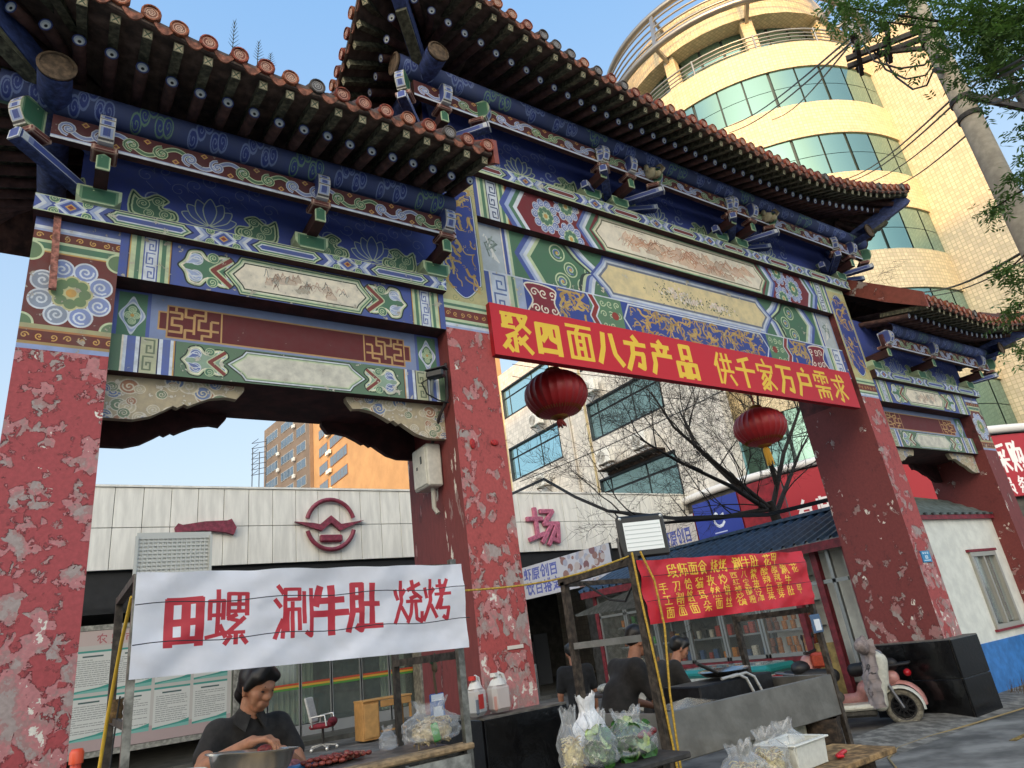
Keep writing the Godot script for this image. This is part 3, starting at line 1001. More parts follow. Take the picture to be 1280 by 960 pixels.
func paint_main_strip(sd: int) -> Image:
	var W := 2000
	var H := 150
	var p := Paint.new(W, H, BLUE)
	for s in 2:
		var q := Paint.new(W / 2, H, Color("#2f46a0"))
		var x := bars(q, 0, 0, H, [[30, BLUE], [5, CREAM]])
		q.rect(x, 0, 60, H, PALE)
		fret(q, x + 5, 4, 50, H - 8, 2, Color("#5e74ad"), 6)
		x = bars(q, x + 60, 0, H, [[5, CREAM], [14, LIME], [10, GREEN], [6, LIME], [30, Color("#a7b6d4")]])
		q.nest(curve([Vector2(x, 20), Vector2(x + 60, 8), Vector2(x + 130, 24), Vector2(x + 120, 75), Vector2(x + 134, 126), Vector2(x + 60, 142), Vector2(x, 130), Vector2(x + 26, 75)]), [CREAM, Color("#8d2230")], 6)
		for k in 6:
			q.spiral(Vector2(x + 40 + (k % 3) * 36, 45 + (k / 3) * 60), 18, 1.3, k, 1 if k % 2 else -1, 5, CREAM)
		x += 138
		gilt(q, Vector2(x, 14), Vector2(130, H - 28), 26, sd)
		x += 136
		q.rect(x, 0, 150, H, Color("#5c8a62"))
		q.line(PackedVector2Array([Vector2(x + 4, -4), Vector2(x + 30, 50), Vector2(x + 8, 90), Vector2(x + 40, H + 4)]), 30, PALE)
		q.line(PackedVector2Array([Vector2(x + 4, -4), Vector2(x + 30, 50), Vector2(x + 8, 90), Vector2(x + 40, H + 4)]), 18, Color("#9a2c26"))
		for k in 8:
			q.spiral(Vector2(x + 60 + (k % 3) * 34, 30 + (k / 3) * 44), 15, 1.3, k, 1, 4, LIME)
		q.disc(Vector2(x + 112, 75), 16, Color("#a23428"))
		x += 150
		q.nest(PackedVector2Array([Vector2(x, 75), Vector2(x + 36, 8), Vector2(W, 8), Vector2(W, 142), Vector2(x + 36, 142)]), [PALE, Color("#2f46a0")], 7)
		gilt(q, Vector2(x + 44, 20), Vector2(W / 2 - x - 50, H - 40), 74, sd + 1)
		q.rect(0, 0, W, 5, PALE)
		q.rect(0, H - 5, W, 5, PALE)
		if s == 1:
			q.im.flip_x()
		p.im.blit_rect(q.im, Rect2i(0, 0, W / 2, H), Vector2i(s * W / 2, 0))
	return wear(p, sd, 0.36, Color("#cfc6a8"), 0.26)

func paint_brace(sd: int) -> Image:
	var p := Paint.new(384, 160, Color("#b8a684"))
	var r := RandomNumberGenerator.new()
	r.seed = sd
	for k in 34:
		var o := Vector2(r.randf() * 384, r.randf() * 160)
		p.curl(o, r.randf_range(14, 30), 1 if k % 2 else -1, r.randf() * 6, [Color("#6f83b0"), Color("#7d9070"), Color("#b07a5c"), Color("#c3b493")][k % 4], Color("#d8cdb4"))
	return wear(p, sd, 0.62, Color("#d9d2c4"), 0.35, 0.03)

func paint_block(body: Color, edge: Color, sd: int) -> Image:
	var p := Paint.new(96, 96, edge)
	p.rect(7, 7, 82, 82, body.lerp(edge, 0.4))
	p.rect(13, 13, 70, 70, body)
	return wear(p, sd, 0.3, edge, 0.25, 0.05)

func paint_tail(sd: int) -> Image:
	# carved bracket head: blue and white ripples
	var p := Paint.new(128, 128, Color("#d8d3c6"))
	for k in 5:
		p.rect(12, 6 + k * 25, 104, 17, SKYB)
		p.rect(34, 8 + k * 25, 60, 13, BLUE)
	for k in 5:
		p.line(PackedVector2Array([Vector2(0, 4 + k * 25), Vector2(128, 4 + k * 25)]), 3, Color("#4a4646"))
	return wear(p, sd, 0.4, Color("#d8d3c6"), 0.3, 0.05)

func paint_disc(sd: int, a: Color, b: Color) -> Image:
	var p := Paint.new(96, 96, a)
	p.disc(Vector2(48, 48), 38, b)
	p.disc(Vector2(48, 48), 34, a.lerp(Color.BLACK, 0.25))
	p.spiral(Vector2(48, 48), 28, 2.1, sd, 1, 6, b)
	p.line(PackedVector2Array([Vector2(26, 40), Vector2(44, 30), Vector2(60, 42), Vector2(72, 34)]), 5, b)
	return wear(p, sd, 0.25, a.lerp(Color("#c9b8a8"), 0.6), 0.3, 0.06)

# old paint on plaster: several coats, peeled through to grey and white in angular flakes
func paint_peel(W: int, H: int, sd: int, top: Color, amount: float, low: float) -> Array:
	var n1 := FastNoiseLite.new()
	n1.seed = sd
	n1.frequency = 0.0052
	n1.fractal_octaves = 6
	n1.fractal_gain = 0.6
	n1.domain_warp_enabled = true
	n1.domain_warp_amplitude = 22.0
	n1.domain_warp_frequency = 0.02
	var a := n1.get_image(W, H, false, false, false).get_data()
	n1.seed = sd + 31
	n1.frequency = 0.008
	var b := n1.get_image(W, H, false, false, false).get_data()
	n1.seed = sd + 77
	n1.frequency = 0.045
	n1.domain_warp_enabled = false
	var c := n1.get_image(W, H, false, false, false).get_data()
	var n2 := FastNoiseLite.new()
	n2.seed = sd + 5
	n2.noise_type = FastNoiseLite.TYPE_CELLULAR
	n2.cellular_return_type = FastNoiseLite.RETURN_CELL_VALUE
	n2.frequency = 0.028
	n2.fractal_type = FastNoiseLite.FRACTAL_NONE
	n2.domain_warp_enabled = true
	n2.domain_warp_amplitude = 14.0
	n2.domain_warp_frequency = 0.03
	var f := n2.get_image(W, H, false, false, false).get_data()
	var out := PackedByteArray()
	out.resize(W * H * 3)
	var hgt := PackedByteArray()
	hgt.resize(W * H)
	var cols := [top, top.lerp(Color("#2c1416"), 0.25), top.lerp(Color("#c9aaa8"), 0.5), top.lerp(Color("#a39a94"), 0.66), top.lerp(Color("#a3a09a"), 0.86), Color("#e0dace"), top.lerp(Color("#1c0c0c"), 0.55)]
	var pr := PackedInt32Array()
	for q: Color in cols:
		pr.append(q.r8)
		pr.append(q.g8)
		pr.append(q.b8)
	for y in H:
		var v := float(y) / H
		var lift := amount + low * v * v
		for x in W:
			var i := y * W + x
			var t: float = a[i] + lift + (f[i] - 128) * 0.24
			var k := 0
			var e := 205
			if t > 150.0:
				e = 130
				k = 2
				var q: float = b[i] + (f[i] - 128) * 0.2
				if q > 132.0:
					k = 3
				if q > 160.0:
					k = 4
				if t > 176.0 and q < 100.0 - 26.0 * (1.0 - v):
					k = 5
					e = 95
			elif t > 147.5:
				k = 6
				e = 250
			elif t > 138.0 and c[i] > 118:
				k = 1
				e = 240
			elif f[i] > 240 and b[i] > 140 - int(v * 30.0) and c[i] > 110:
				k = 5 if f[i] > 247 else 3
				e = 120
			elif b[i] > 172 and c[i] > 128:
				k = 1
			var g: float = 0.88 + c[i] / 255.0 * 0.22
			out[i * 3] = mini(255, int(pr[k * 3] * g))
			out[i * 3 + 1] = mini(255, int(pr[k * 3 + 1] * g))
			out[i * 3 + 2] = mini(255, int(pr[k * 3 + 2] * g))
			hgt[i] = clampi(e + (c[i] - 128) / 6, 0, 255)
	return [Image.create_from_data(W, H, false, Image.FORMAT_RGB8, out), Image.create_from_data(W, H, false, Image.FORMAT_L8, hgt)]

func peelmat(W: int, H: int, sd: int, top: Color, amount: float, low: float) -> StandardMaterial3D:
	var r := paint_peel(W, H, sd, top, amount, low)
	var m := StandardMaterial3D.new()
	m.albedo_texture = ImageTexture.create_from_image(r[0])
	m.roughness = 0.72
	m.heightmap_enabled = true
	m.heightmap_texture = ImageTexture.create_from_image(r[1])
	m.heightmap_scale = 1.0
	return m

# ---------------------------------------------------------------- the gateway
var gate: Node3D
const PX := [[-0.36, 0.17], [2.91, 3.43], [10.2, 10.72], [13.85, 14.38]]
const ZF := -5.0
const ZB := -6.05

func two(a: MB, ma: Material, b: MB, mb: Material) -> ArrayMesh:
	var m := ArrayMesh.new()
	a.into(m)
	b.into(m)
	m.surface_set_material(0, ma)
	m.surface_set_material(1, mb)
	return m

func raw(called: String, m: Mesh, parent: Node, t := Transform3D()) -> MeshInstance3D:
	var o := MeshInstance3D.new()
	o.name = called
	o.mesh = m
	o.transform = t
	parent.add_child(o, true)
	return o

func build_gate() -> void:
	gate = thing("memorial_archway", "old painted three-bay ceremonial gateway with tiled roofs and peeling red pillars", "archway")
	M.gate_red = mat(h("#6d3030"), 0.75, 0.0, 0.35, 0.8)
	M.gate_dark = mat(h("#4a2626"), 0.8, 0.0, 0.3, 0.8)
	M.wood_dark = mat(h("#7a645a"), 0.85, 0.0, 0.45, 1.2)
	M.rafter = mat(h("#70504a"), 0.8, 0.0, 0.4, 1.5)
	M.tile_body = mat(h("#6d4a40"), 0.85, 0.0, 0.5, 1.3)
	M.granite = mat(h("#151517"), 0.16, 0.0, 0.3, 2.0)
	M.stone_edge = mat(h("#6f6a64"), 0.7, 0.0, 0.3, 1.5)
	var heavy := peelmat(320, 1792, 5, h("#a5484b"), -6.0, 60.0)
	var heavy2 := peelmat(320, 1536, 19, h("#ac4e4b"), -14.0, 62.0)
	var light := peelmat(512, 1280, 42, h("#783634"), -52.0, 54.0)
	var tops := [0, 0, 0, 0]
	var base := [1.0, 1.13, 0.96, 0.96]
	var shaft := [3.84, 4.53, 4.53, 3.84]
	var crown := [4.88, 6.5, 6.5, 4.88]
	var heads := [texmat(paint_head(true, 3, 300, 560), 0.7), texmat(paint_head(false, 4, 256, 960), 0.7), null, null]
	heads[2] = heads[1]
	heads[3] = texmat(paint_head(true, 31, 300, 560), 0.7)
	for i in 4:
		var x0: float = PX[i][0]
		var x1: float = PX[i][1]
		var p := node("pillar", gate)
		var fm: Material = [heavy, heavy2, heavy2, light][i]
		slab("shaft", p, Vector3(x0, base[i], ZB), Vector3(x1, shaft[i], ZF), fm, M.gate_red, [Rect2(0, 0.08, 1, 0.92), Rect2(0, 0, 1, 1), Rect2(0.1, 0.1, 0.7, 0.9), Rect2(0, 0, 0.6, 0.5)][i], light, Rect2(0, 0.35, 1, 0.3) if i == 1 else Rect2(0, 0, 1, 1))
		slab("painted_head", p, Vector3(x0, shaft[i], ZB), Vector3(x1, crown[i], ZF), heads[i], M.gate_red)
		plinth(gate, x0 - 0.13, x1 + 0.12, base[i])
	bay(0.17, 2.91, 0)
	bay(10.72, 13.85, 1)
	main_bay()
	var side := node("roof", gate)
	roof(side, -1.05, 2.94, -0.33, 2.9, true, false, 5.70, 15.0, 0.34, 1.6)
	var mid := node("roof", gate)
	roof(mid, 2.0, 11.64, 2.75, 10.89, true, true, 7.33, 22.0, 0.6, 2.7)
	var east := node("roof", gate)
	roof(east, 10.94, 15.2, 11.0, 14.5, false, true, 5.70, 15.0, 0.34, 1.6)
	# gable boards where the side roofs meet the tall bay
	for e: Array in [[2.95, side], [10.87, east]]:
		var q := PackedVector2Array([Vector2(3.9, 5.66), Vector2(4.5, 6.06), Vector2(5.5, 6.86), Vector2(5.5, 7.16), Vector2(4.4, 6.32), Vector2(3.9, 5.93)])
		part("gable_board", MB.new().prism(q, 0.05, Transform3D(Basis(Vector3(0, 0, -1), Vector3.UP, Vector3.RIGHT), Vector3(e[0], 0, 0))), peel_board(), e[1])

func peel_board() -> Material:
	if not M.has("peel_board"):
		var m: StandardMaterial3D = peelmat(256, 256, 91, h("#86463a"), 0.0, 0.0)
		m.uv1_triplanar = true
		m.uv1_world_triplanar = true
		m.uv1_scale = Vector3.ONE * 0.9
		M.peel_board = m
	return M.peel_board

func plinth(p: Node, x0: float, x1: float, y1: float) -> void:
	var z0 := ZB - 0.12
	var z1 := ZF + (0.2 if x0 > 2.0 and x0 < 4.0 else 0.13)
	var b := node("plinth", p)
	var core := MB.new().box(Vector3((x0 + x1) / 2, y1 / 2 - 0.005, (z0 + z1) / 2), Vector3(x1 - x0 - 0.02, y1 - 0.01, z1 - z0 - 0.02))
	var cm := part("core", core, M.stone_edge, b)
	var g := 0.004
	var rows := 2
	for r in rows:
		var ya := y1 * r / rows + g
		var yb := y1 * (r + 1) / rows - g
		part("granite_slab", MB.new().bev(Vector3((x0 + x1) / 2, (ya + yb) / 2, z1), Vector3(x1 - x0, yb - ya, 0.024), 0.003), M.granite, b)
		for k in 2:
			var za := lerpf(z0, z1 - 0.013, k / 2.0) + g
			var zb := lerpf(z0, z1 - 0.013, (k + 1) / 2.0) - g
			for xx: float in [x0, x1]:
				part("granite_slab", MB.new().bev(Vector3(xx, (ya + yb) / 2, (za + zb) / 2), Vector3(0.024, yb - ya, zb - za), 0.003), M.granite, b)
	part("coping", MB.new().bev(Vector3((x0 + x1) / 2, y1 + 0.002, (z0 + z1) / 2), Vector3(x1 - x0 + 0.01, 0.02, z1 - z0 + 0.01), 0.004), M.stone_edge, b)

func brace_poly(ww: float, hg: float) -> PackedVector2Array:
	# scalloped sparrow brace, deep at x=0 and tapering to x=ww
	var q := PackedVector2Array([Vector2(0, 0), Vector2(0, -hg)])
	for k: Array in [[0.2, -1.0], [0.32, -0.9], [0.42, -0.72], [0.47, -0.62], [0.5, -0.66], [0.55, -0.56], [0.58, -0.6], [0.64, -0.5], [0.74, -0.36], [0.86, -0.3], [0.94, -0.33], [1.0, -0.1], [1.0, 0.0]]:
		q.append(Vector2(k[0] * ww, k[1] * hg))
	return q

func bay(x0: float, x1: float, idx: int) -> void:
	var s := idx * 50
	var big := node("beam", gate)
	slab("painted_board", big, Vector3(x0, 4.5, ZB), Vector3(x1, 4.88, ZF + 0.003), texmat(paint_big_beam(7 + s, true), 0.7), M.gate_dark)
	slab("fretwork_board", gate, Vector3(x0, 4.08, -5.85), Vector3(x1, 4.5, -5.19), texmat(paint_fret_board(8 + s), 0.7), M.gate_dark)
	slab("beam", gate, Vector3(x0, 3.79, -5.93), Vector3(x1, 4.08, -5.11), texmat(paint_low_beam(9 + s), 0.7), M.gate_dark)
	slab("cap_rail", gate, Vector3(x0 - (0.55 if idx == 0 else 0.0), 4.88, ZB - 0.08), Vector3(x1 + (0.55 if idx == 1 else 0.0), 5.02, -4.915), texmat(paint_cap_beam(1500, 64, 10 + s, false), 0.7), M.gate_dark)
	slab("lotus_board", gate, Vector3(x0 - (0.3 if idx == 0 else 0.0), 5.02, -5.8), Vector3(x1 + (0.3 if idx == 1 else 0.0), 5.98, -5.03), lotus_mat(), M.gate_dark)
	var bm := brace_mat()
	for z: float in [-5.26, -5.92]:
		for e in 2:
			var t := Transform3D(Basis(), Vector3(x0, 3.79, z)) if e == 0 else Transform3D(Basis(Vector3.LEFT, Vector3.UP, Vector3.BACK), Vector3(x1, 3.79, z))
			var q := brace_poly(0.95, 0.33)
			var f := MB.new().prism(q, 0.06, t, Rect2(0, 0, 0.95, -0.36))
			part("sparrow_brace", f, bm if z > -5.5 else M.gate_dark, gate)
	frieze_and_brackets(x0 - (0.5 if idx == 0 else 0.0), x1 + (0.65 if idx == 1 else 0.0), 5.02, 5.31, [x0 - 0.17, (x0 + x1) * 0.5 + 0.05, x1 - 0.1] if idx == 0 else [x0 + 0.1, (x0 + x1) * 0.5, x1 + 0.25], [1 if idx == 0 else 0, 0, 1 if idx == 1 else 0], s)

func lotus_mat() -> Material:
	if not M.has("lotus"):
		M.lotus = texmat(paint_lotus(1400, 440, 12, [0.3, 0.77], [0.06, 0.53, 0.965]), 0.7)
	return M.lotus

func brace_mat() -> Material:
	if not M.has("brace"):
		var m := texmat(paint_brace(13), 0.8, 1.0)
		M.brace = m
		M.block_green = texmat(paint_block(h("#2f6b4c"), h("#b9cf9f"), 14), 0.7)
		M.block_red = texmat(paint_block(h("#6b2f28"), h("#c09a86"), 15), 0.7)
		M.block_blue = texmat(paint_block(h("#3a4ea0"), h("#cfd6dc"), 16), 0.7)
		M.tail = texmat(paint_tail(17), 0.7)
		M.scroll = texmat(paint_scroll(1600, 96, 18), 0.7)
		M.cloud = texmat(paint_cloud(1600, 80, 20), 0.7)
		M.scroll2 = texmat(paint_scroll(2000, 56, 21), 0.7)
		M.cloud2 = texmat(paint_cloud(2000, 50, 22), 0.7)
		M.block_gold = texmat(paint_block(h("#b9ad86"), h("#6d5a40"), 23), 0.7)
	return M.brace

func frieze_and_brackets(xa: float, xb: float, y0: float, yf: float, at: Array, kinds: Array, s: int) -> void:
	var grand := y0 > 6.0
	slab("frieze_board", gate, Vector3(xa, yf, -4.69), Vector3(xb, yf + 0.2, -4.63), M.scroll2 if grand else M.scroll, M.gate_dark)
	for i in at.size():
		bracket(at[i], y0, kinds[i])

func bracket(x: float, y0: float, kind: int) -> void:
	var b := node("bracket", gate, Vector3(x, y0, 0))
	var q := PackedVector2Array([Vector2(-0.1, 0), Vector2(0.1, 0), Vector2(0.145, 0.06), Vector2(0.145, 0.14), Vector2(-0.145, 0.14), Vector2(-0.145, 0.06)])
	part("base_block", MB.new().prism(q, 0.3, Transform3D(Basis(), Vector3(0, 0, -5.19)), Rect2(-0.145, 0.14, 0.29, -0.14)), M.block_green, b)
	arm(b, Vector3(0, 0.2, -5.2), Vector3(0, 0.2, -4.66), true)
	part("bearing_block", MB.new().bev(Vector3(0, 0.295, -4.7), Vector3(0.17, 0.05, 0.17), 0.01), M.block_red, b)
	head(b, Vector3(0, 0.32, -4.62), 0.0)
	if kind > 0:
		for sg: float in ([-1.0, 1.0] if kind > 1 else [-1.0 if x < 6.0 else 1.0]):
			var d := Vector3(sg * 0.72, 0, 0.7).normalized()
			arm(b, Vector3(0, 0.14, -5.1), Vector3(0, 0.22, -5.1) + d * 0.72, false)
			part("bearing_block", MB.new().bev(Vector3(0, 0.285, -5.1) + d * 0.6, Vector3(0.17, 0.05, 0.17), 0.01, Basis(Vector3.UP, 0.78)), M.block_red, b)
			head(b, Vector3(0, 0.31, -5.1) + d * 0.66, sg * 0.78)
			if kind > 1:
				arm(b, Vector3(sg * 0.1, 0.1, -5.1), Vector3(sg * 0.62, 0.14, -4.86), false)
	if kind == 3:
		# carved beast head on the outer arm
		var t := Transform3D(Basis(Vector3.UP, 0.9), Vector3(0.34, 0.42, -4.62))
		var m := MB.new()
		m.ball(t * Vector3(0, 0, 0), Vector3(0.07, 0.08, 0.11), 10, 7)
		m.ball(t * Vector3(0, -0.02, 0.1), Vector3(0.05, 0.05, 0.07), 10, 7)
		m.tube([t * Vector3(0, 0.0, 0.14), t * Vector3(0, 0.06, 0.2), t * Vector3(0, 0.12, 0.17), t * Vector3(0, 0.11, 0.12)], [0.03, 0.028, 0.022, 0.012], 7)
		for sg: float in [-1.0, 1.0]:
			m.ball(t * Vector3(0.06 * sg, 0.06, -0.03), Vector3(0.03, 0.05, 0.04), 8, 5)
			m.ball(t * Vector3(0.05 * sg, 0.04, 0.07), Vector3(0.018, 0.018, 0.018), 8, 5)
		part("carved_beast_head", m, M.block_gold, b)

func arm(b: Node, p: Vector3, q: Vector3, plain: bool) -> void:
	# bracket arm with a pointed end
	var d := (q - p).normalized()
	var sx := Vector3.UP.cross(d).normalized()
	var up := d.cross(sx)
	var l := (q - p).length()
	var w := 0.09
	var hh := 0.14 if plain else 0.1
	var pr := PackedVector2Array([Vector2(-w / 2, -hh / 2), Vector2(w / 2, -hh / 2), Vector2(w / 2, hh * 0.3), Vector2(0, hh * 0.5), Vector2(-w / 2, hh * 0.3)])
	var t := Transform3D(Basis(sx, up, d), p)
	part("bracket_arm", MB.new().prism(pr, l - 0.004, t), M.gate_dark if plain else M.blue_arm, b)
	part("arm_end", MB.new().prism(pr, 0.012, Transform3D(Basis(sx, up, d), q - d * 0.002), Rect2(-w / 2, hh / 2, w, -hh)), M.block_green if plain else M.block_blue, b)
	if not plain:
		for s: float in [-1.0, 1.0]:
			part("arm_side", MB.new().box(p + d * (l * 0.55) + sx * (s * (w / 2 + 0.003)) - up * 0.01, Vector3(0.006, hh * 0.62, l * 0.86), Basis(sx, up, d)), M.block_blue, b)

func head(b: Node, at: Vector3, turn: float) -> void:
	# rounded upright bracket head, rippled blue and white
	var q := PackedVector2Array()
	q.append(Vector2(-0.1, 0))
	q.append(Vector2(0.04, 0))
	for k in 7:
		var a := -0.6 + k * 0.36
		q.append(Vector2(0.03 + 0.07 * cos(a), 0.13 + 0.1 * sin(a)))
	q.append(Vector2(-0.1, 0.22))
	var bs := Basis(Vector3.UP, turn) * Basis(Vector3.BACK, Vector3.UP, Vector3.LEFT)
	var o := at + bs * Vector3(0, 0, -0.05)
	var side := MB.new().prism(q, 0.1, Transform3D(bs, o), Rect2(-0.1, 0.24, 0.2, -0.24))
	# rippled front strip over the round edge
	var pts := []
	for k in range(1, q.size()):
		for w: float in [-0.048, 0.048]:
			var n := (q[k] - Vector2(-0.02, 0.11)).normalized() * 0.004
			pts.append(at + bs * Vector3(q[k].x + n.x, q[k].y + n.y, w))
	part("bracket_head", two(side, M.block_blue if int(at.x * 100.0) % 2 == 0 else M.block_green, MB.new().grid(pts, 2, q.size() - 1), M.tail), null, b)

func main_bay() -> void:
	var x0 := 3.43
	var x1 := 10.2
	slab("cap_rail", gate, Vector3(2.8, 6.5, ZB - 0.1), Vector3(10.85, 6.66, -4.91), texmat(paint_cap_beam(2000, 40, 60, true), 0.7), M.gate_dark)
	slab("beam", gate, Vector3(x0, 5.97, ZB), Vector3(x1, 6.5, ZF + 0.003), texmat(paint_main_upper(61), 0.7), M.gate_dark)
	slab("painted_board", gate, Vector3(x0, 5.34, -5.9), Vector3(x1, 5.97, -5.1), texmat(paint_main_lower(62), 0.7), M.gate_dark)
	slab("painted_board", gate, Vector3(x0, 4.84, -5.9), Vector3(x1, 5.34, -5.06), texmat(paint_main_strip(63), 0.7), M.gate_dark)
	slab("lotus_board", gate, Vector3(2.9, 6.66, -5.8), Vector3(10.74, 7.62, -5.03), texmat(paint_lotus(2000, 256, 64, [0.16, 0.45, 0.76], [0.01, 0.29, 0.345, 0.6, 0.657, 0.99]), 0.7), M.gate_dark)
	brace_mat()
	frieze_and_brackets(2.6, 11.04, 6.66, 6.98, [2.95, 5.15, 5.62, 7.6, 8.05, 10.68], [2, 0, 3, 0, 3, 2], 0)

# ---- one eave: local x runs along it, local z points outwards; the purlin lies at local z = -4.66
func eave(roof_node: Node, t: Transform3D, a0: float, a1: float, p0: float, p1: float, hip0: bool, hip1: bool, y0: float, slope: float, up: float, reach: float, long := true) -> void:
	var tan_s := tan(deg_to_rad(slope))
	var rise := func(x: float) -> float:
		var r := 0.0
		if hip0:
			r = maxf(r, pow(clampf((p0 + reach - x) / (p0 + reach - a0), 0.0, 1.0), 1.7))
		if hip1:
			r = maxf(r, pow(clampf((x - p1 + reach) / (a1 - p1 + reach), 0.0, 1.0), 1.7))
		return r
	if not M.has("rafter_mesh"):
		var eye := Paint.new(48, 48, h("#2d3f7a"))
		eye.disc(Vector2(24, 24), 18, h("#b8c2cc"))
		eye.disc(Vector2(24, 27), 13, h("#d9dcd8"))
		eye.disc(Vector2(25, 29), 6, h("#14151c"))
		M.eye = texmat(eye.im, 0.6)
		var sq := Paint.new(48, 48, h("#6d6a52"))
		sq.rect(5, 5, 38, 38, h("#b5a684"))
		sq.line(PackedVector2Array([Vector2(8, 8), Vector2(40, 40)]), 7, h("#4d5c46"))
		sq.line(PackedVector2Array([Vector2(40, 8), Vector2(8, 40)]), 7, h("#4d5c46"))
		M.square = texmat(sq.im, 0.7)
		M.fly_side = mat(h("#71705c"), 0.8, 0.0, 0.5, 3.0)
		var cap := MB.new()
		for j in 10:
			var a := TAU * j / 10
			var c := TAU * (j + 1) / 10
			cap.tri(Vector3(0, 0, 0.002), Vector3(cos(a) * 0.044, sin(a) * 0.044, 0.002), Vector3(cos(c) * 0.044, sin(c) * 0.044, 0.002), Vector3.BACK, Vector3.BACK, Vector3.BACK, Vector2(0.5, 0.5), Vector2(0.5 + 0.5 * cos(a), 0.5 - 0.5 * sin(a)), Vector2(0.5 + 0.5 * cos(c), 0.5 - 0.5 * sin(c)))
		M.rafter_mesh = two(MB.new().tube([Vector3(0, 0, 0), Vector3(0, 0, -1.0)], 0.043, 10, false), M.rafter, cap, M.eye)
		var fb := MB.new().box(Vector3(0, 0, -0.36), Vector3(0.062, 0.066, 0.72))
		var fc := MB.new()
		fc.quad(Vector3(-0.031, -0.033, 0.002), Vector3(0.031, -0.033, 0.002), Vector3(0.031, 0.033, 0.002), Vector3(-0.031, 0.033, 0.002), Vector3.BACK)
		M.fly_mesh = two(fb, M.fly_side, fc, M.square)
		M.disc_mats = []
		for k in 4:
			M.disc_mats.append(texmat(paint_disc(k + 2, [h("#b5583c"), h("#a04e38"), h("#6f6460"), h("#bb6844")][k], [h("#e0a888"), h("#d99a7c"), h("#a8a29c"), h("#e6b494")][k]), 0.75, 0.4))
		M.disc_meshes = []
		for k in 4:
			var fr := MB.new()
			for j in 16:
				var a := TAU * j / 16
				var c := TAU * (j + 1) / 16
				fr.tri(Vector3(0, 0, 0.018), Vector3(cos(a) * 0.05, sin(a) * 0.05, 0.018), Vector3(cos(c) * 0.05, sin(c) * 0.05, 0.018), Vector3.BACK, Vector3.BACK, Vector3.BACK, Vector2(0.5, 0.5), Vector2(0.5 + 0.48 * cos(a), 0.5 - 0.48 * sin(a)), Vector2(0.5 + 0.48 * cos(c), 0.5 - 0.48 * sin(c)))
			var rim := MB.new().lathe([Vector2(0.05, 0.018), Vector2(0.052, 0.026), Vector2(0.061, 0.026), Vector2(0.064, 0.018), Vector2(0.064, -0.02), Vector2(0.05, -0.02)], Transform3D(Basis(Vector3.RIGHT, Vector3.BACK, Vector3.DOWN), Vector3.ZERO), 16)
			M.disc_meshes.append(two(fr, M.disc_mats[k], rim, [mat(h("#b0543c"), 0.8, 0.0, 0.5, 4.0), mat(h("#9c4b36"), 0.8, 0.0, 0.5, 4.0), mat(h("#6a5f5a"), 0.8, 0.0, 0.5, 4.0), mat(h("#b86a48"), 0.8, 0.0, 0.5, 4.0)][k]))
		var dq := PackedVector2Array()
		for k in 9:
			var f := k / 8.0
			dq.append(Vector2(-0.07 + 0.14 * f, 0.01 - 0.035 * sin(f * PI)))
		for k in 9:
			var f := 1.0 - k / 8.0
			dq.append(Vector2(-0.07 + 0.14 * f, -0.02 - 0.06 * sin(f * PI)))
		M.drip_mesh = MB.new().prism(dq, 0.016, Transform3D()).mesh()
		M.drip_mat = mat(h("#b5735c"), 0.8, 0.0, 0.5, 3.0)
		var br := []
		for j in 7:
			var a := PI * j / 6
			for zz: float in [0.0, -1.0]:
				br.append(Vector3(cos(a) * 0.055, sin(a) * 0.055, zz))
		M.barrel_mesh = MB.new().grid(br, 2, 7).mesh()
		M.rafter_in = Basis(Vector3.RIGHT, 0.0)
	var bs := t.basis
	var tilt := Basis(Vector3.RIGHT, deg_to_rad(slope))
	var rng := RandomNumberGenerator.new()
	rng.seed = int(a0 * 100.0) + 999
	var k := int((a1 - a0) / 0.195)
	var soff := []
	var edge_lo := []
	for i in k + 1:
		var x := lerpf(a0 + 0.05, a1 - 0.05, float(i) / k)
		var r: float = rise.call(x)
		var out := 0.1 * r
		var eye_at := Vector3(x, y0 + up * r * 0.86, -4.25 + out)
		var fly_at := Vector3(x, y0 + 0.02 + up * r, -3.97 + out * 1.3)
		var yaw := 0.0
		var rl := 1.0
		if hip0 and x < p0 + 0.15:
			yaw = -atan2(p0 + 0.12 - x, 0.55)
			rl = 0.62
		elif hip1 and x > p1 - 0.15:
			yaw = atan2(x - p1 + 0.12, 0.55)
			rl = 0.62
		var b0 := Basis(Vector3.UP, yaw) * tilt
		var j := rng.randf_range(-0.006, 0.006)
		raw("rafter", M.rafter_mesh, roof_node, t * Transform3D(b0 * Basis.from_scale(Vector3(1, 1, rl)), eye_at + Vector3(0, j, j)))
		raw("flying_rafter", M.fly_mesh, roof_node, t * Transform3D(b0 * Basis.from_scale(Vector3(1, 1, rl)), fly_at + Vector3(0, j, -j * 2)))
		var kd := rng.randi() % 4
		if kd == 2 and rng.randf() < 0.4:
			kd = 0
		var tile_at := Vector3(x, y0 + 0.135 + up * r * 1.03, -3.91 + out * 1.35)
		raw("tile_end", M.disc_meshes[kd], roof_node, t * Transform3D(Basis(Vector3.RIGHT, 0.12 + j * 6.0) * Basis(Vector3.BACK, rng.randf() * 6.28), tile_at + Vector3(j * 2, j * 1.6, 0)))
		if i < k:
			part("drip_tile", M.drip_mesh, M.drip_mat, roof_node, t * Transform3D(Basis(Vector3.RIGHT, 0.2), tile_at + Vector3(0.097, -0.03 + (rise.call(x + 0.1) - r) * up, -0.01)))
		var ln := 1.9 if long else 1.9
		if hip0:
			ln = minf(ln, maxf(0.12, (x - a0) * 1.15))
		if hip1:
			ln = minf(ln, maxf(0.12, (a1 - x) * 1.15))
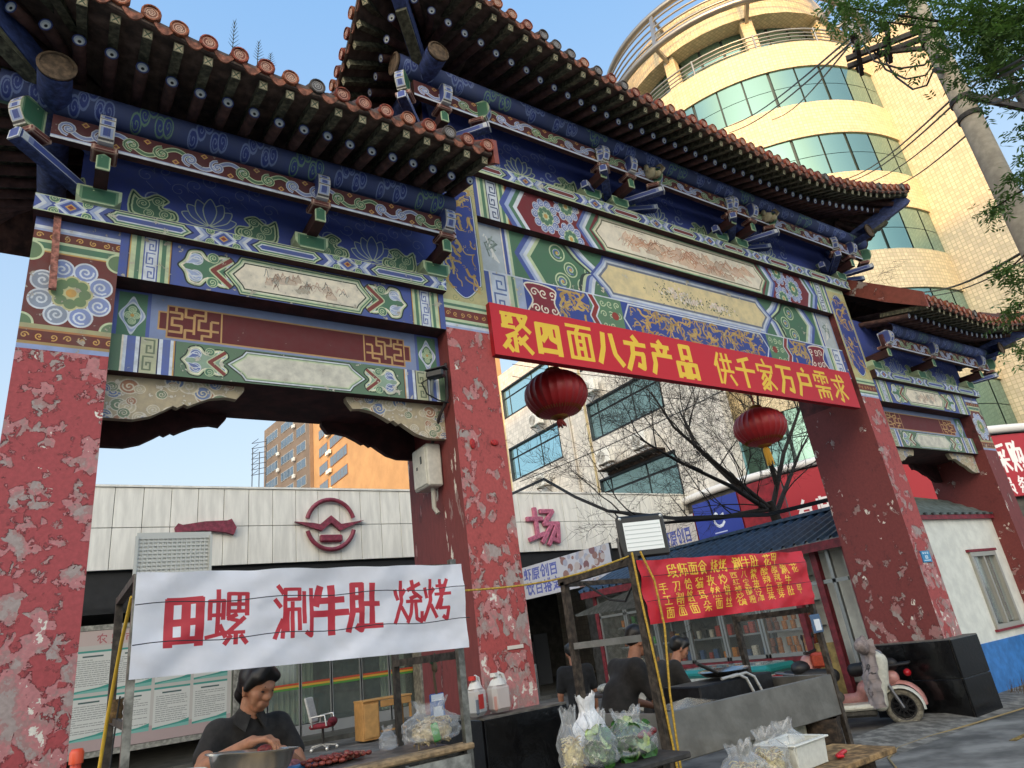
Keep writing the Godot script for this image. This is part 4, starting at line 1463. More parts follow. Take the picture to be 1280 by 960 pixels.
		part("barrel_tile", M.barrel_mesh, M.tile_body, roof_node, t * Transform3D(Basis(Vector3.RIGHT, deg_to_rad(34.0)) * Basis.from_scale(Vector3(1, 1, ln)), tile_at + Vector3(0, 0.0, 0.0)))
	# boards: soffit, eave strip, tile bed
	var n2 := 40
	var sof := []
	var bed := []
	var lip := []
	for row in 2:
		for i in n2 + 1:
			var x := lerpf(a0, a1, float(i) / n2)
			var r: float = rise.call(x)
			var xi := x
			if row == 1:
				xi = clampf(x, p0 + 0.7 if hip0 else a0, p1 - 0.7 if hip1 else a1)
			var z := (-3.95 + 0.13 * r) if row == 0 else -5.4
			var yy := y0 + 0.06 + up * r if row == 0 else y0 + 0.06 + tan_s * 1.44
			sof.append(t * Vector3(xi, yy, z))
			bed.append(t * Vector3(xi, (y0 + 0.115 + up * r) if row == 0 else y0 + 0.12 + 1.05, (-3.93 + 0.13 * r) if row == 0 else -5.5))
	var sm := MB.new().grid(sof, n2 + 1, 2)
	part("soffit_board", sm, M.wood_dark, roof_node)
	part("tile_bed", MB.new().grid(bed, n2 + 1, 2), M.tile_body, roof_node)
	for i in n2 + 1:
		var x := lerpf(a0, a1, float(i) / n2)
		var r: float = rise.call(x)
		var z := -3.945 + 0.13 * r
		for e: Array in [[0.056, 0.0], [0.056, 0.03], [0.118, 0.03], [0.118, -0.02]]:
			lip.append(t * Vector3(x, y0 + e[0] + up * r, z + e[1]))
	part("eave_board", MB.new().grid(lip, 4, n2 + 1), M.wood_dark, roof_node)
	# painted round purlin
	var pur := []
	var rp := 0.115
	var yc := y0 - 0.04 if slope < 18.0 else y0 + 0.01
	for i in 13:
		var a := -2.6 + 4.0 * i / 12.0
		for x: float in [p0 - (0.32 if hip0 else 0.0), p1 + (0.32 if hip1 else 0.0)]:
			pur.append(t * Vector3(x, yc + rp * sin(a), -4.66 + rp * cos(a)))
	var pm := MB.new()
	for i in 12:
		var f0 := 1.0 - i / 12.0
		var f1 := 1.0 - (i + 1) / 12.0
		var a := -2.6 + 4.0 * i / 12.0
		var c := -2.6 + 4.0 * (i + 1) / 12.0
		var na := bs * Vector3(0, sin(a), cos(a))
		var nc := bs * Vector3(0, sin(c), cos(c))
		pm.tri(pur[i * 2], pur[i * 2 + 1], pur[i * 2 + 3], na, na, nc, Vector2(0, f0), Vector2(1, f0), Vector2(1, f1))
		pm.tri(pur[i * 2], pur[i * 2 + 3], pur[i * 2 + 2], na, nc, nc, Vector2(0, f0), Vector2(1, f1), Vector2(0, f1))
	part("purlin", pm, (M.cloud2 if y0 > 6.0 else M.cloud) if long else M.blue_arm, roof_node)
	for e in 2:
		if [hip0, hip1][e]:
			var xe: float = [p0 - 0.33, p1 + 0.33][e]
			var m := MB.new().lathe([Vector2(0.115, 0), Vector2(0.12, 0.02), Vector2(0.1, 0.03), Vector2(0.095, 0.015), Vector2(0.05, 0.015), Vector2(0.04, 0.02), Vector2(0, 0.02)], Transform3D(Basis(Vector3.BACK, Vector3.LEFT if e == 0 else Vector3.RIGHT, Vector3.UP if e == 0 else Vector3.DOWN), Vector3(xe, yc, -4.66)), 18)
			var o := part("purlin_end", m, mat(h("#7a6450"), 0.8, 0.0, 0.4, 3.0), roof_node, t)

func roof(r: Node, a0: float, a1: float, p0: float, p1: float, hip0: bool, hip1: bool, y0: float, slope: float, up: float, reach: float) -> void:
	eave(r, Transform3D(), a0, a1, p0, p1, hip0, hip1, y0, slope, up, reach)
	var back := -7.1
	for e in 2:
		if not [hip0, hip1][e]:
			continue
		var xp: float = [p0, p1][e]
		var tip: float = [a0, a1][e]
		var t := Transform3D(Basis(Vector3.BACK, Vector3.UP, Vector3.LEFT), Vector3(xp - 4.66, 0, 0)) if e == 0 else Transform3D(Basis(Vector3.FORWARD, Vector3.UP, Vector3.RIGHT), Vector3(xp + 4.66, 0, 0))
		if e == 0:
			eave(r, t, back, -3.95, -6.38, -4.66, true, true, y0, slope, up, 0.8, false)
		else:
			eave(r, t, 3.95, -back, 4.66, 6.38, true, true, y0, slope, up, 0.8, false)
		# hip rafter out to the corner
		var c := Vector3(xp, y0 + 0.02, -4.66)
		var q := Vector3(tip, y0 + up * 0.97, -3.9)
		var hm := MB.new().bar(c + (c - q) * 0.4, q, 0.13, 0.2)
		part("hip_rafter", hm, M.blue_arm, r)
		part("hip_rafter", MB.new().bar(c + (c - q) * 0.2, c.lerp(q, 0.6) - Vector3(0, 0.12, 0), 0.11, 0.12), M.fly_side, r)
		# hip ridge on top
		var hr := MB.new()
		hr.tube([q + Vector3(0, 0.16, 0), c.lerp(q, 0.4) + Vector3(0, 0.42, 0), Vector3(xp + (0.8 if e == 0 else -0.8), y0 + 1.3, -5.5)], 0.09, 8)
		part("hip_ridge", hr, M.tile_body, r)
		for k in 3:
			var at := q.lerp(c, 0.18 + 0.3 * k) + Vector3(0, 0.3 + 0.1 * k, 0)
			var bm := MB.new().ball(at, Vector3(0.05, 0.06, 0.08), 8, 6).ball(at + Vector3(0, 0.08, 0.03), Vector3(0.035, 0.045, 0.04), 8, 6).tube([at + Vector3(0, 0.0, -0.06), at + Vector3(0, 0.1, -0.1), at + Vector3(0, 0.15, -0.06)], [0.025, 0.02, 0.01], 6)
			part("ridge_beast", bm, M.drip_mat, r)
	var xa := p0 + (0.7 if hip0 else -0.1)
	var xb := p1 - (0.7 if hip1 else -0.1)
	if not hip0:
		xa = a0
	if not hip1:
		xb = a1
	part("ridge", MB.new().bev(Vector3((xa + xb) / 2, y0 + 1.33, -5.52), Vector3(xb - xa, 0.3, 0.2), 0.03).tube([Vector3(xa, y0 + 1.5, -5.52), Vector3(xb, y0 + 1.5, -5.52)], 0.08, 8), M.tile_body, r)
	var rear := [Vector3(a0, y0 + 0.06, -7.1), Vector3(a1, y0 + 0.06, -7.1), Vector3(a0 + (1.5 if hip0 else 0.0), y0 + 1.25, -5.55), Vector3(a1 - (1.5 if hip1 else 0.0), y0 + 1.25, -5.55)]
	part("rear_slope", MB.new().grid(rear, 2, 2), M.tile_body, r)
	# weeds rooted between the tiles
	if y0 < 6.0 and hip0:
		for w: Array in [[0.72, 0.4], [0.9, 0.28], [0.99, 0.2]]:
			var m := MB.new()
			var o := Vector3(w[0], y0 + 0.2, -3.98)
			var s: float = w[1]
			m.tube([o, o + Vector3(0.01, s, 0)], [0.004, 0.0015], 5)
			for k in 7:
				var f := 0.3 + 0.1 * k
				for sg: float in [-1.0, 1.0]:
					m.tube([o + Vector3(0.01 * f, s * f, 0), o + Vector3(sg * 0.05 * (1.1 - f) + 0.01, s * (f + 0.14), 0.01 * sg)], [0.003, 0.001], 4)
			part("weed", m, mat(h("#3d4230"), 0.9), r)

# ---------------------------------------------------------------- the place behind
func build_ground() -> void:
	var m := StandardMaterial3D.new()
	m.albedo_color = h("#8d8b88")
	m.albedo_texture = mottle(0.4)
	m.uv1_triplanar = true
	m.uv1_world_triplanar = true
	m.uv1_scale = Vector3.ONE * 0.22
	m.roughness = 0.88
	m.heightmap_enabled = true
	m.heightmap_texture = mottle(1.0)
	m.heightmap_scale = 0.5
	struct("ground", MB.new().box(Vector3(0, -0.05, -60), Vector3(700, 0.1, 700)), m)
	# paler concrete apron at the foot of the gate, and the court behind it
	struct("pavement", MB.new().box(Vector3(6.8, 0.006, -12.6), Vector3(30, 0.012, 15.0)), mat(h("#6e6c6a"), 0.8, 0.0, 0.35, 0.3))
	var ap := MB.new()
	ap.prism(PackedVector2Array([Vector2(-4.66, 0), Vector2(-4.3, 0), Vector2(-4.8, 0.07), Vector2(-5.1, 0.07)]), 24.0, Transform3D(Basis(Vector3.BACK, Vector3.UP, Vector3.LEFT), Vector3(21, 0.001, -0.42)))
	struct("kerb", ap, mat(h("#8f8b85"), 0.85, 0.0, 0.4, 1.0))
	var yl := mat(h("#a98a45"), 0.8, 0.0, 0.5, 3.0)
	struct("road_marking", MB.new().box(Vector3(12.5, 0.004, -3.95), Vector3(7.5, 0.004, 0.07)), yl)

func tilegrid(a: Color, joint: Color, n: int, jw: int) -> ImageTexture:
	var key := "tg%s%s%d" % [a.to_html(), joint.to_html(), n]
	if cache.has(key):
		return cache[key]
	var p := Paint.new(256, 256, joint)
	var r := RandomNumberGenerator.new()
	r.seed = 5
	var s := 256.0 / n
	for i in n:
		for j in n:
			p.rect(i * s, j * s, s - jw, s - jw, a * r.randf_range(0.9, 1.04))
	cache[key] = ImageTexture.create_from_image(p.im)
	return cache[key]

func tilemat(a: Color, joint: Color, n: int, jw: int, metres: float, rough := 0.35) -> StandardMaterial3D:
	var m := StandardMaterial3D.new()
	m.albedo_texture = tilegrid(a, joint, n, jw)
	m.roughness = rough
	m.uv1_triplanar = true
	m.uv1_world_triplanar = true
	m.uv1_triplanar_sharpness = 8.0
	m.uv1_scale = Vector3.ONE / metres
	return m

func arc_wall(g: MB, c: Vector3, r: float, y0: float, y1: float, a0: float, a1: float, k: int, metres := 2.0, inward := false) -> MB:
	for i in k:
		var p := lerpf(a0, a1, float(i) / k)
		var q := lerpf(a0, a1, float(i + 1) / k)
		var np := Vector3(cos(p), 0, sin(p))
		var nq := Vector3(cos(q), 0, sin(q))
		var s := -1.0 if inward else 1.0
		var u0 := p * r / metres
		var u1 := q * r / metres
		g.tri(c + np * r + Vector3(0, y0, 0), c + nq * r + Vector3(0, y0, 0), c + nq * r + Vector3(0, y1, 0), np * s, nq * s, nq * s, Vector2(u0, -y0 / metres), Vector2(u1, -y0 / metres), Vector2(u1, -y1 / metres))
		g.tri(c + np * r + Vector3(0, y0, 0), c + nq * r + Vector3(0, y1, 0), c + np * r + Vector3(0, y1, 0), np * s, nq * s, np * s, Vector2(u0, -y0 / metres), Vector2(u1, -y1 / metres), Vector2(u0, -y1 / metres))
	return g

func arc_flat(g: MB, c: Vector3, r0: float, r1: float, y: float, a0: float, a1: float, k: int, up: bool) -> MB:
	var n := Vector3.UP if up else Vector3.DOWN
	for i in k:
		var p := lerpf(a0, a1, float(i) / k)
		var q := lerpf(a0, a1, float(i + 1) / k)
		var np := Vector3(cos(p), 0, sin(p))
		var nq := Vector3(cos(q), 0, sin(q))
		var o := c + Vector3(0, y, 0)
		g.tri(o + np * r0, o + np * r1, o + nq * r1, n, n, n)
		g.tri(o + np * r0, o + nq * r1, o + nq * r0, n, n, n)
	return g

func arc_pts(c: Vector3, r: float, y: float, a0: float, a1: float, k: int) -> Array:
	var o := []
	for i in k + 1:
		var a := lerpf(a0, a1, float(i) / k)
		o.append(c + Vector3(cos(a) * r, y, sin(a) * r))
	return o

func build_tower() -> void:
	var t := thing("round_tower_building", "yellow tiled office tower with round glass-banded drum and ringed roof pergola", "building")
	var c := Vector3(28.3, 0, -15.6)
	var r := 6.9
	var a0 := PI * 0.5          # the junction with the flat wing, towards +z
	var a1 := PI * 1.62
	var tm := StandardMaterial3D.new()
	tm.albedo_texture = tilegrid(h("#dcc69c"), h("#b8a67e"), 14, 3)
	tm.roughness = 0.3
	var wing := tilemat(h("#dcc8a4"), h("#b9a783"), 14, 3, 2.2, 0.3)
	var glass := StandardMaterial3D.new()
	glass.albedo_color = h("#76988f")
	glass.roughness = 0.06
	glass.metallic = 0.75
	glass.metallic_specular = 1.0
	M.tower_glass = glass
	var frame := mat(h("#3b4a48"), 0.5, 0.3)
	var silver := mat(h("#9a978f"), 0.35, 0.7)
	var y := 2.75
	var floors := [2.75, 6.4, 10.06, 13.72, 17.37, 21.03]
	for i in floors.size():
		var b: float = floors[i]
		var lo: float = 0.0 if i == 0 else floors[i - 1] + 1.97
		# tiled spandrel under each ribbon of glass
		part("tiled_band", arc_wall(MB.new(), c, r, lo, b, a0, a1, 48, 2.2), tm, t)
		var band := node("window_band", t)
		part("recess", arc_wall(MB.new(), c, r - 0.14, b - 0.02, b + 2.0, a0, a1, 40), frame, band)
		part("sill", arc_flat(MB.new(), c, r - 0.15, r, b, a0, a1, 40, true), tm, band)
		part("lintel", arc_flat(MB.new(), c, r - 0.15, r, b + 1.97, a0, a1, 40, false), tm, band)
		if i == 0:
			continue
		var n := 22
		var pane := MB.new()
		var da := (a1 - a0) / n
		var gap := 0.007
		arc_wall(pane, Vector3.ZERO, r - 0.07, 0.0, 0.955, gap, da - gap, 2)
		var pm := pane.mesh()
		for k in n:
			for row in 2:
				var o := part("pane", pm, glass, band, Transform3D(Basis(Vector3.UP, -(a0 + da * k) + (k * 7 % 5 - 2) * 0.0015), c + Vector3(0, b + 0.02 + row * 0.985, 0)))
	part("tiled_band", arc_wall(MB.new(), c, r, 23.0, 24.4, a0, PI * 2.4, 60, 2.2), tm, t)
	part("balcony_floor", arc_flat(MB.new(), c, 4.0, r, 24.35, a0, PI * 2.4, 40, true), wing, t)
	# railing round the open top storey
	var rail := node("railing", t)
	for yy: float in [24.62, 24.82, 25.02, 25.24]:
		part("rail", MB.new().tube(arc_pts(c, r - 0.12, yy, a0, PI * 2.3, 60), 0.03 if yy < 25.2 else 0.045, 6), silver, rail)
	for k in 15:
		var a := lerpf(a0, PI * 2.3, k / 14.0)
		var o := c + Vector3(cos(a), 0, sin(a)) * (r - 0.12)
		part("post", MB.new().tube([o + Vector3(0, 24.4, 0), o + Vector3(0, 25.3, 0)], 0.045, 6), silver, rail)
	part("notice", MB.new().box(c + Vector3(cos(3.42), 0, sin(3.42)) * -(r - 0.05) * -1.0 + Vector3(0, 24.95, 0), Vector3(0.9, 0.5, 0.02), Basis(Vector3.UP, -3.42 + PI / 2)), mat(h("#d8d6d2"), 0.7), t)
	# top storey: glass drum between columns
	part("tiled_drum", arc_wall(MB.new(), c, 5.7, 27.0, 29.3, 0, TAU, 60, 2.2), tm, t)
	part("soffit", arc_flat(MB.new(), c, 4.0, 6.2, 27.0, 0, TAU, 40, false), wing, t)
	part("roof_slab", arc_flat(MB.new(), c, 0.0, 5.7, 29.3, 0, TAU, 40, true), wing, t)
	var topb := node("window_band", t)
	var pane2 := arc_wall(MB.new(), Vector3.ZERO, 5.35, 0.0, 0.82, 0.012, TAU / 32 - 0.012, 2).mesh()
	for k in 32:
		for row in 3:
			part("pane", pane2, glass, topb, Transform3D(Basis(Vector3.UP, -TAU * k / 32), c + Vector3(0, 24.45 + row * 0.86, 0)))
	part("recess", arc_wall(MB.new(), c, 5.3, 24.3, 27.0, 0, TAU, 40), frame, topb)
	for k in 10:
		var a := 1.72 + TAU * k / 10
		var o := c + Vector3(cos(a), 0, sin(a)) * 5.85
		part("column", MB.new().bev(o + Vector3(0, 25.7, 0), Vector3(0.55, 2.7, 0.45), 0.04, Basis(Vector3.UP, -a + PI / 2)), tm, t)
		# ribs that carry the rings
		var q := c + Vector3(cos(a), 0, sin(a)) * 7.0
		part("rib", MB.new().bar(o + Vector3(0, 26.8, 0), q + Vector3(0, 27.1, 0), 0.16, 0.24).bar(q + Vector3(0, 27.0, 0), c + Vector3(cos(a), 0, sin(a)) * 6.5 + Vector3(0, 29.6, 0), 0.14, 0.2).bar(c + Vector3(cos(a), 0, sin(a)) * 6.5 + Vector3(0, 29.4, 0), c + Vector3(cos(a), 0, sin(a)) * 5.6 + Vector3(0, 29.0, 0), 0.14, 0.16), silver, t)
	for k in 6:
		var f := k / 5.0
		part("pergola_ring", MB.new().tube(arc_pts(c, lerpf(7.0, 6.5, f), lerpf(27.15, 29.6, f), 0, TAU, 72), 0.17 if k == 0 or k == 5 else 0.05, 8, false), silver, t)
	# flat wing beside the drum
	var q := PackedVector2Array([Vector2(28.0, 8.7), Vector2(28.0, 6.4), Vector2(44, 10.6), Vector2(44, 24), Vector2(30, 24)])
	part("flat_wing", MB.new().prism(q, 24.6, Transform3D(Basis(Vector3.RIGHT, Vector3.FORWARD, Vector3.UP), Vector3.ZERO)), wing, t)
	# shop front signs curving round the foot of the drum
	var red := mat(h("#a8202c"), 0.6, 0.0, 0.2, 0.6)
	var white := mat(h("#e4e0da"), 0.6)
	var pod := thing("shop_podium", "curved row of shop fronts with red fascia at foot of the tower", "shop front")
	part("wall", arc_wall(MB.new(), c, 8.1, 0.0, 6.1, PI * 0.52, PI * 1.1, 40), mat(h("#5a5550"), 0.7, 0.0, 0.3, 0.5), pod)
	part("cornice", MB.new().tube(arc_pts(c, 8.25, 6.05, PI * 0.52, PI * 1.1, 40), 0.14, 8), white, pod)
	var sg := arc_wall(MB.new(), c, 8.3, 3.9, 5.85, PI * 0.52, PI * 0.94, 40)
	part("red_fascia", sg, red, pod)
	var st := Paint.new(1024, 128, h("#a8202c"))
	write(st, "采购", Vector2(654, 14), Vector2(40, 62), 8, h("#efe9e4"), Vector2(47, 0))
	write(st, "员务", Vector2(650, 88), Vector2(28, 34), 4.5, h("#efe9e4"), Vector2(40, 0))
	write(st, "有师", Vector2(80, 60), Vector2(46, 52), 8, h("#efe9e4"), Vector2(62, 0))
	var sm := texmat(st.im, 0.6)
	var fm := MB.new()
	var k2 := 40
	for i in k2:
		var p := lerpf(PI * 0.94, PI * 0.52, float(i) / k2)
		var e := lerpf(PI * 0.94, PI * 0.52, float(i + 1) / k2)
		var np := Vector3(cos(p), 0, sin(p))
		var nq := Vector3(cos(e), 0, sin(e))
		fm.tri(c + np * 8.33 + Vector3(0, 3.92, 0), c + nq * 8.33 + Vector3(0, 3.92, 0), c + nq * 8.33 + Vector3(0, 5.8, 0), np, nq, nq, Vector2(float(i) / k2, 1), Vector2((i + 1.0) / k2, 1), Vector2((i + 1.0) / k2, 0))
		fm.tri(c + np * 8.33 + Vector3(0, 3.92, 0), c + nq * 8.33 + Vector3(0, 5.8, 0), c + np * 8.33 + Vector3(0, 5.8, 0), np, nq, np, Vector2(float(i) / k2, 1), Vector2((i + 1.0) / k2, 0), Vector2(float(i) / k2, 0))
	part("sign_lettering", fm, sm, pod)
	# posters on the street side
	var bp := Paint.new(256, 384, h("#2b3f9a"))
	bp.spiral(Vector2(128, 62), 40, 0.8, 0.5, 1, 10, h("#e8ecf4"))
	bp.line(PackedVector2Array([Vector2(130, 64), Vector2(166, 56)]), 8, h("#e8ecf4"))
	bp.rect(96, 112, 70, 4, h("#c9d2ea"))
	write(bp, "水煮汉虾", Vector2(40, 140), Vector2(40, 52), 6, h("#f0f2f6"), Vector2(46, 0))
	bp.poly(curve([Vector2(50, 226), Vector2(200, 208), Vector2(206, 290), Vector2(56, 300)], 8), h("#b02a2c"))
	bp.spiral(Vector2(100, 258), 16, 1.0, 0, 1, 6, h("#f0e8e0"))
	bp.spiral(Vector2(150, 252), 16, 1.0, 2, 1, 6, h("#f0e8e0"))
	var p2 := Paint.new(320, 384, h("#c9c2ba"))
	write(p2, "虾原创百", Vector2(40, 40), Vector2(52, 56), 8, h("#4a55a0"), Vector2(60, 0))
	write(p2, "饮百搭定", Vector2(40, 116), Vector2(52, 56), 8, h("#4a55a0"), Vector2(60, 0))
	var rr := RandomNumberGenerator.new()
	rr.seed = 3
	p2.poly(curve([Vector2(10, 370), Vector2(80, 280), Vector2(170, 250), Vector2(280, 290), Vector2(318, 370)], 8), h("#b9836a"))
	for i in 160:
		p2.disc(Vector2(40 + rr.randf() * 250, 280 + rr.randf() * 100), rr.randf_range(4, 11), [h("#c9694a"), h("#d8a886"), h("#5f7a3c"), h("#a84432"), h("#dcc8b0")][rr.randi() % 5])
	var hd := thing("poster_hoarding", "row of tall advertising posters, blue, red and food, behind the kiosk roof", "hoarding")
	slab("blue_poster", hd, Vector3(17.2, 1.6, -14.85), Vector3(17.28, 5.15, -13.05), red, red, Rect2(0, 0, 1, 1), texmat(bp.im, 0.5))
	slab("food_poster", hd, Vector3(17.2, 1.6, -16.6), Vector3(17.28, 4.9, -14.9), red, red, Rect2(0, 0, 1, 1), texmat(p2.im, 0.5))
	slab("red_panel", hd, Vector3(17.2, 1.6, -13.0), Vector3(17.28, 5.25, -11.5), red, red)
	for z: float in [-16.5, -14.87, -13.02, -11.6]:
		part("post", MB.new().box(Vector3(17.36, 2.5, z), Vector3(0.1, 5.0, 0.1)), mat(h("#5a5a5a"), 0.6, 0.3), hd)

func window(parent: Node, x: float, z0: float, z1: float, y0: float, y1: float, cols: Array, glass: Material, frame: Material) -> void:
	# a window in a wall that faces -x: recess, panes, dark frame bars
	var w := node("window", parent)
	var g := MB.new().box(Vector3(x + 0.2, (y0 + y1) / 2, (z0 + z1) / 2), Vector3(0.04, y1 - y0, z1 - z0))
	part("back", g, frame, w)
	var rv := MB.new()
	for zz: float in [z0, z1]:
		rv.box(Vector3(x + 0.09, (y0 + y1) / 2, zz), Vector3(0.2, y1 - y0 + 0.06, 0.07))
	for yy: float in [y0, y1]:
		rv.box(Vector3(x + 0.09, yy, (z0 + z1) / 2), Vector3(0.2, 0.08, z1 - z0 + 0.06))
	part("frame", rv, frame, w)
	for i in cols.size() - 1:
		var za := lerpf(z0, z1, cols[i]) + 0.05
		var zb := lerpf(z0, z1, cols[i + 1]) - 0.05
		var ym := lerpf(y0, y1, 0.68)
		part("pane", MB.new().box(Vector3(x + 0.14, (y0 + ym) / 2, (za + zb) / 2), Vector3(0.03, ym - y0 - 0.1, zb - za), Basis(Vector3.UP, 0.004 * (i - 1))), glass, w)
		part("pane", MB.new().box(Vector3(x + 0.14, (ym + y1) / 2, (za + zb) / 2), Vector3(0.03, y1 - ym - 0.1, zb - za)), glass, w)

func aircon(called_label: String, at: Vector3, turn: float, parent: Node = null) -> void:
	var o: Node3D = node("air_conditioner", parent, at, turn) if parent else thing("air_conditioner", called_label, "air conditioner", at, turn)
	part("casing", MB.new().bev(Vector3(0, 0.32, 0), Vector3(0.85, 0.62, 0.34), 0.03), mat(h("#efece4"), 0.6, 0.0, 0.08, 2.0), o)
	if parent == null:
		var rings := MB.new()
		for k in 5:
			rings.lathe([Vector2(0.05 + 0.05 * k, 0.0), Vector2(0.05 + 0.05 * k, 0.015), Vector2(0.06 + 0.05 * k, 0.015), Vector2(0.06 + 0.05 * k, 0.0)], Transform3D(Basis(Vector3.RIGHT, Vector3.BACK, Vector3.DOWN), Vector3(-0.12, 0.32, 0.17)), 20)
		part("fan_grille", rings, mat(h("#55534f"), 0.6), o)
		for e: float in [-0.32, 0.32]:
			part("bracket", MB.new().bar(Vector3(e, -0.02, 0.2), Vector3(e, -0.02, -0.3), 0.04, 0.04).bar(Vector3(e, -0.04, 0.18), Vector3(e, -0.35, -0.3), 0.03, 0.03), mat(h("#6b6258"), 0.7), o)

func build_white_block() -> void:
	var b := thing("tiled_office_block", "white tiled block with blue-glass windows behind the red lanterns", "building")
	var wall := tilemat(h("#ddd6ca"), h("#c2bbae"), 14, 2, 3.0, 0.4)
	var x := 20.6
	# wall round the openings, floor by floor
	var wins := [[-22.8, -18.05, 10.13, 11.92], [-29.8, -25.2, 10.05, 11.88], [-22.8, -18.05, 6.35, 8.2], [-29.8, -25.2, 13.7, 15.4], [-22.8, -18.05, 13.7, 15.4], [-29.8, -25.2, 6.35, 8.2]]
	var z0 := -30.2
	var z1 := -16.2
	var g := MB.new()
	var ys := [0.0, 6.35, 8.2, 10.1, 11.9, 13.7, 15.4, 16.4]
	for i in ys.size() - 1:
		var lo: float = ys[i]
		var hi: float = ys[i + 1]
		if i % 2 == 0:
			g.box(Vector3(x + 1.0, (lo + hi) / 2, (z0 + z1) / 2), Vector3(2.0, hi - lo - 0.002, z1 - z0))
		else:
			for e: Array in [[z0, -29.8], [-25.2, -22.8], [-18.05, z1]]:
				g.box(Vector3(x + 1.0, (lo + hi) / 2, (e[0] + e[1]) / 2), Vector3(2.0, hi - lo + 0.002, e[1] - e[0]))
	g.box(Vector3(x + 5.0, 8.2, (z0 + z1) / 2), Vector3(6.0, 16.4, z1 - z0 - 0.1))
	part("wall", g, wall, b)
	part("edge_strip", MB.new().box(Vector3(x - 0.02, 8.2, z0 + 0.15), Vector3(0.1, 16.4, 0.26)).box(Vector3(x - 0.02, 8.2, -22.95), Vector3(0.06, 16.4, 0.12)), mat(h("#c4b184"), 0.5), b)
	part("pilaster", MB.new().box(Vector3(x - 0.1, 8.2, -15.5), Vector3(0.5, 16.4, 0.9)), wall, b)
	var glass := StandardMaterial3D.new()
	glass.albedo_color = h("#a8d2da")
	glass.roughness = 0.05
	glass.metallic = 0.75
	glass.metallic_specular = 1.0
	var fr := mat(h("#22262a"), 0.5)
	for w: Array in wins:
		window(b, x, w[0], w[1], w[2], w[3], [0.0, 0.13, 0.62, 1.0], glass, fr)
	part("wall_pipe", MB.new().tube([Vector3(x - 0.08, 0, -24.2), Vector3(x - 0.08, 16, -24.2)], 0.06, 6), mat(h("#b9b2a6"), 0.5), b)
	var lb := ["white air conditioner under the upper blue window, above the market roof", "white air conditioner on rusty shelf, left of the pair over the lower window", "white air conditioner on rusty shelf, right of the pair over the lower window", "white air conditioner near far corner beside the lower left window", "white air conditioner above the far lower window behind the lantern"]
	var ps := [Vector3(x - 0.4, 12.15, -21.9), Vector3(x - 0.6, 8.62, -21.5), Vector3(x - 0.6, 8.62, -19.2), Vector3(x - 0.4, 8.9, -26.6), Vector3(x - 0.4, 12.1, -26.4)]
	for i in 5:
		aircon(lb[i], ps[i], -PI / 2)
	part("rusty_shelf", MB.new().box(Vector3(x - 0.34, 8.42, -20.3), Vector3(0.68, 0.06, 3.6)).box(Vector3(x - 0.05, 8.34, -20.3), Vector3(0.1, 0.2, 3.6)), mat(h("#4c3b30"), 0.9, 0.0, 0.5, 1.0), b)

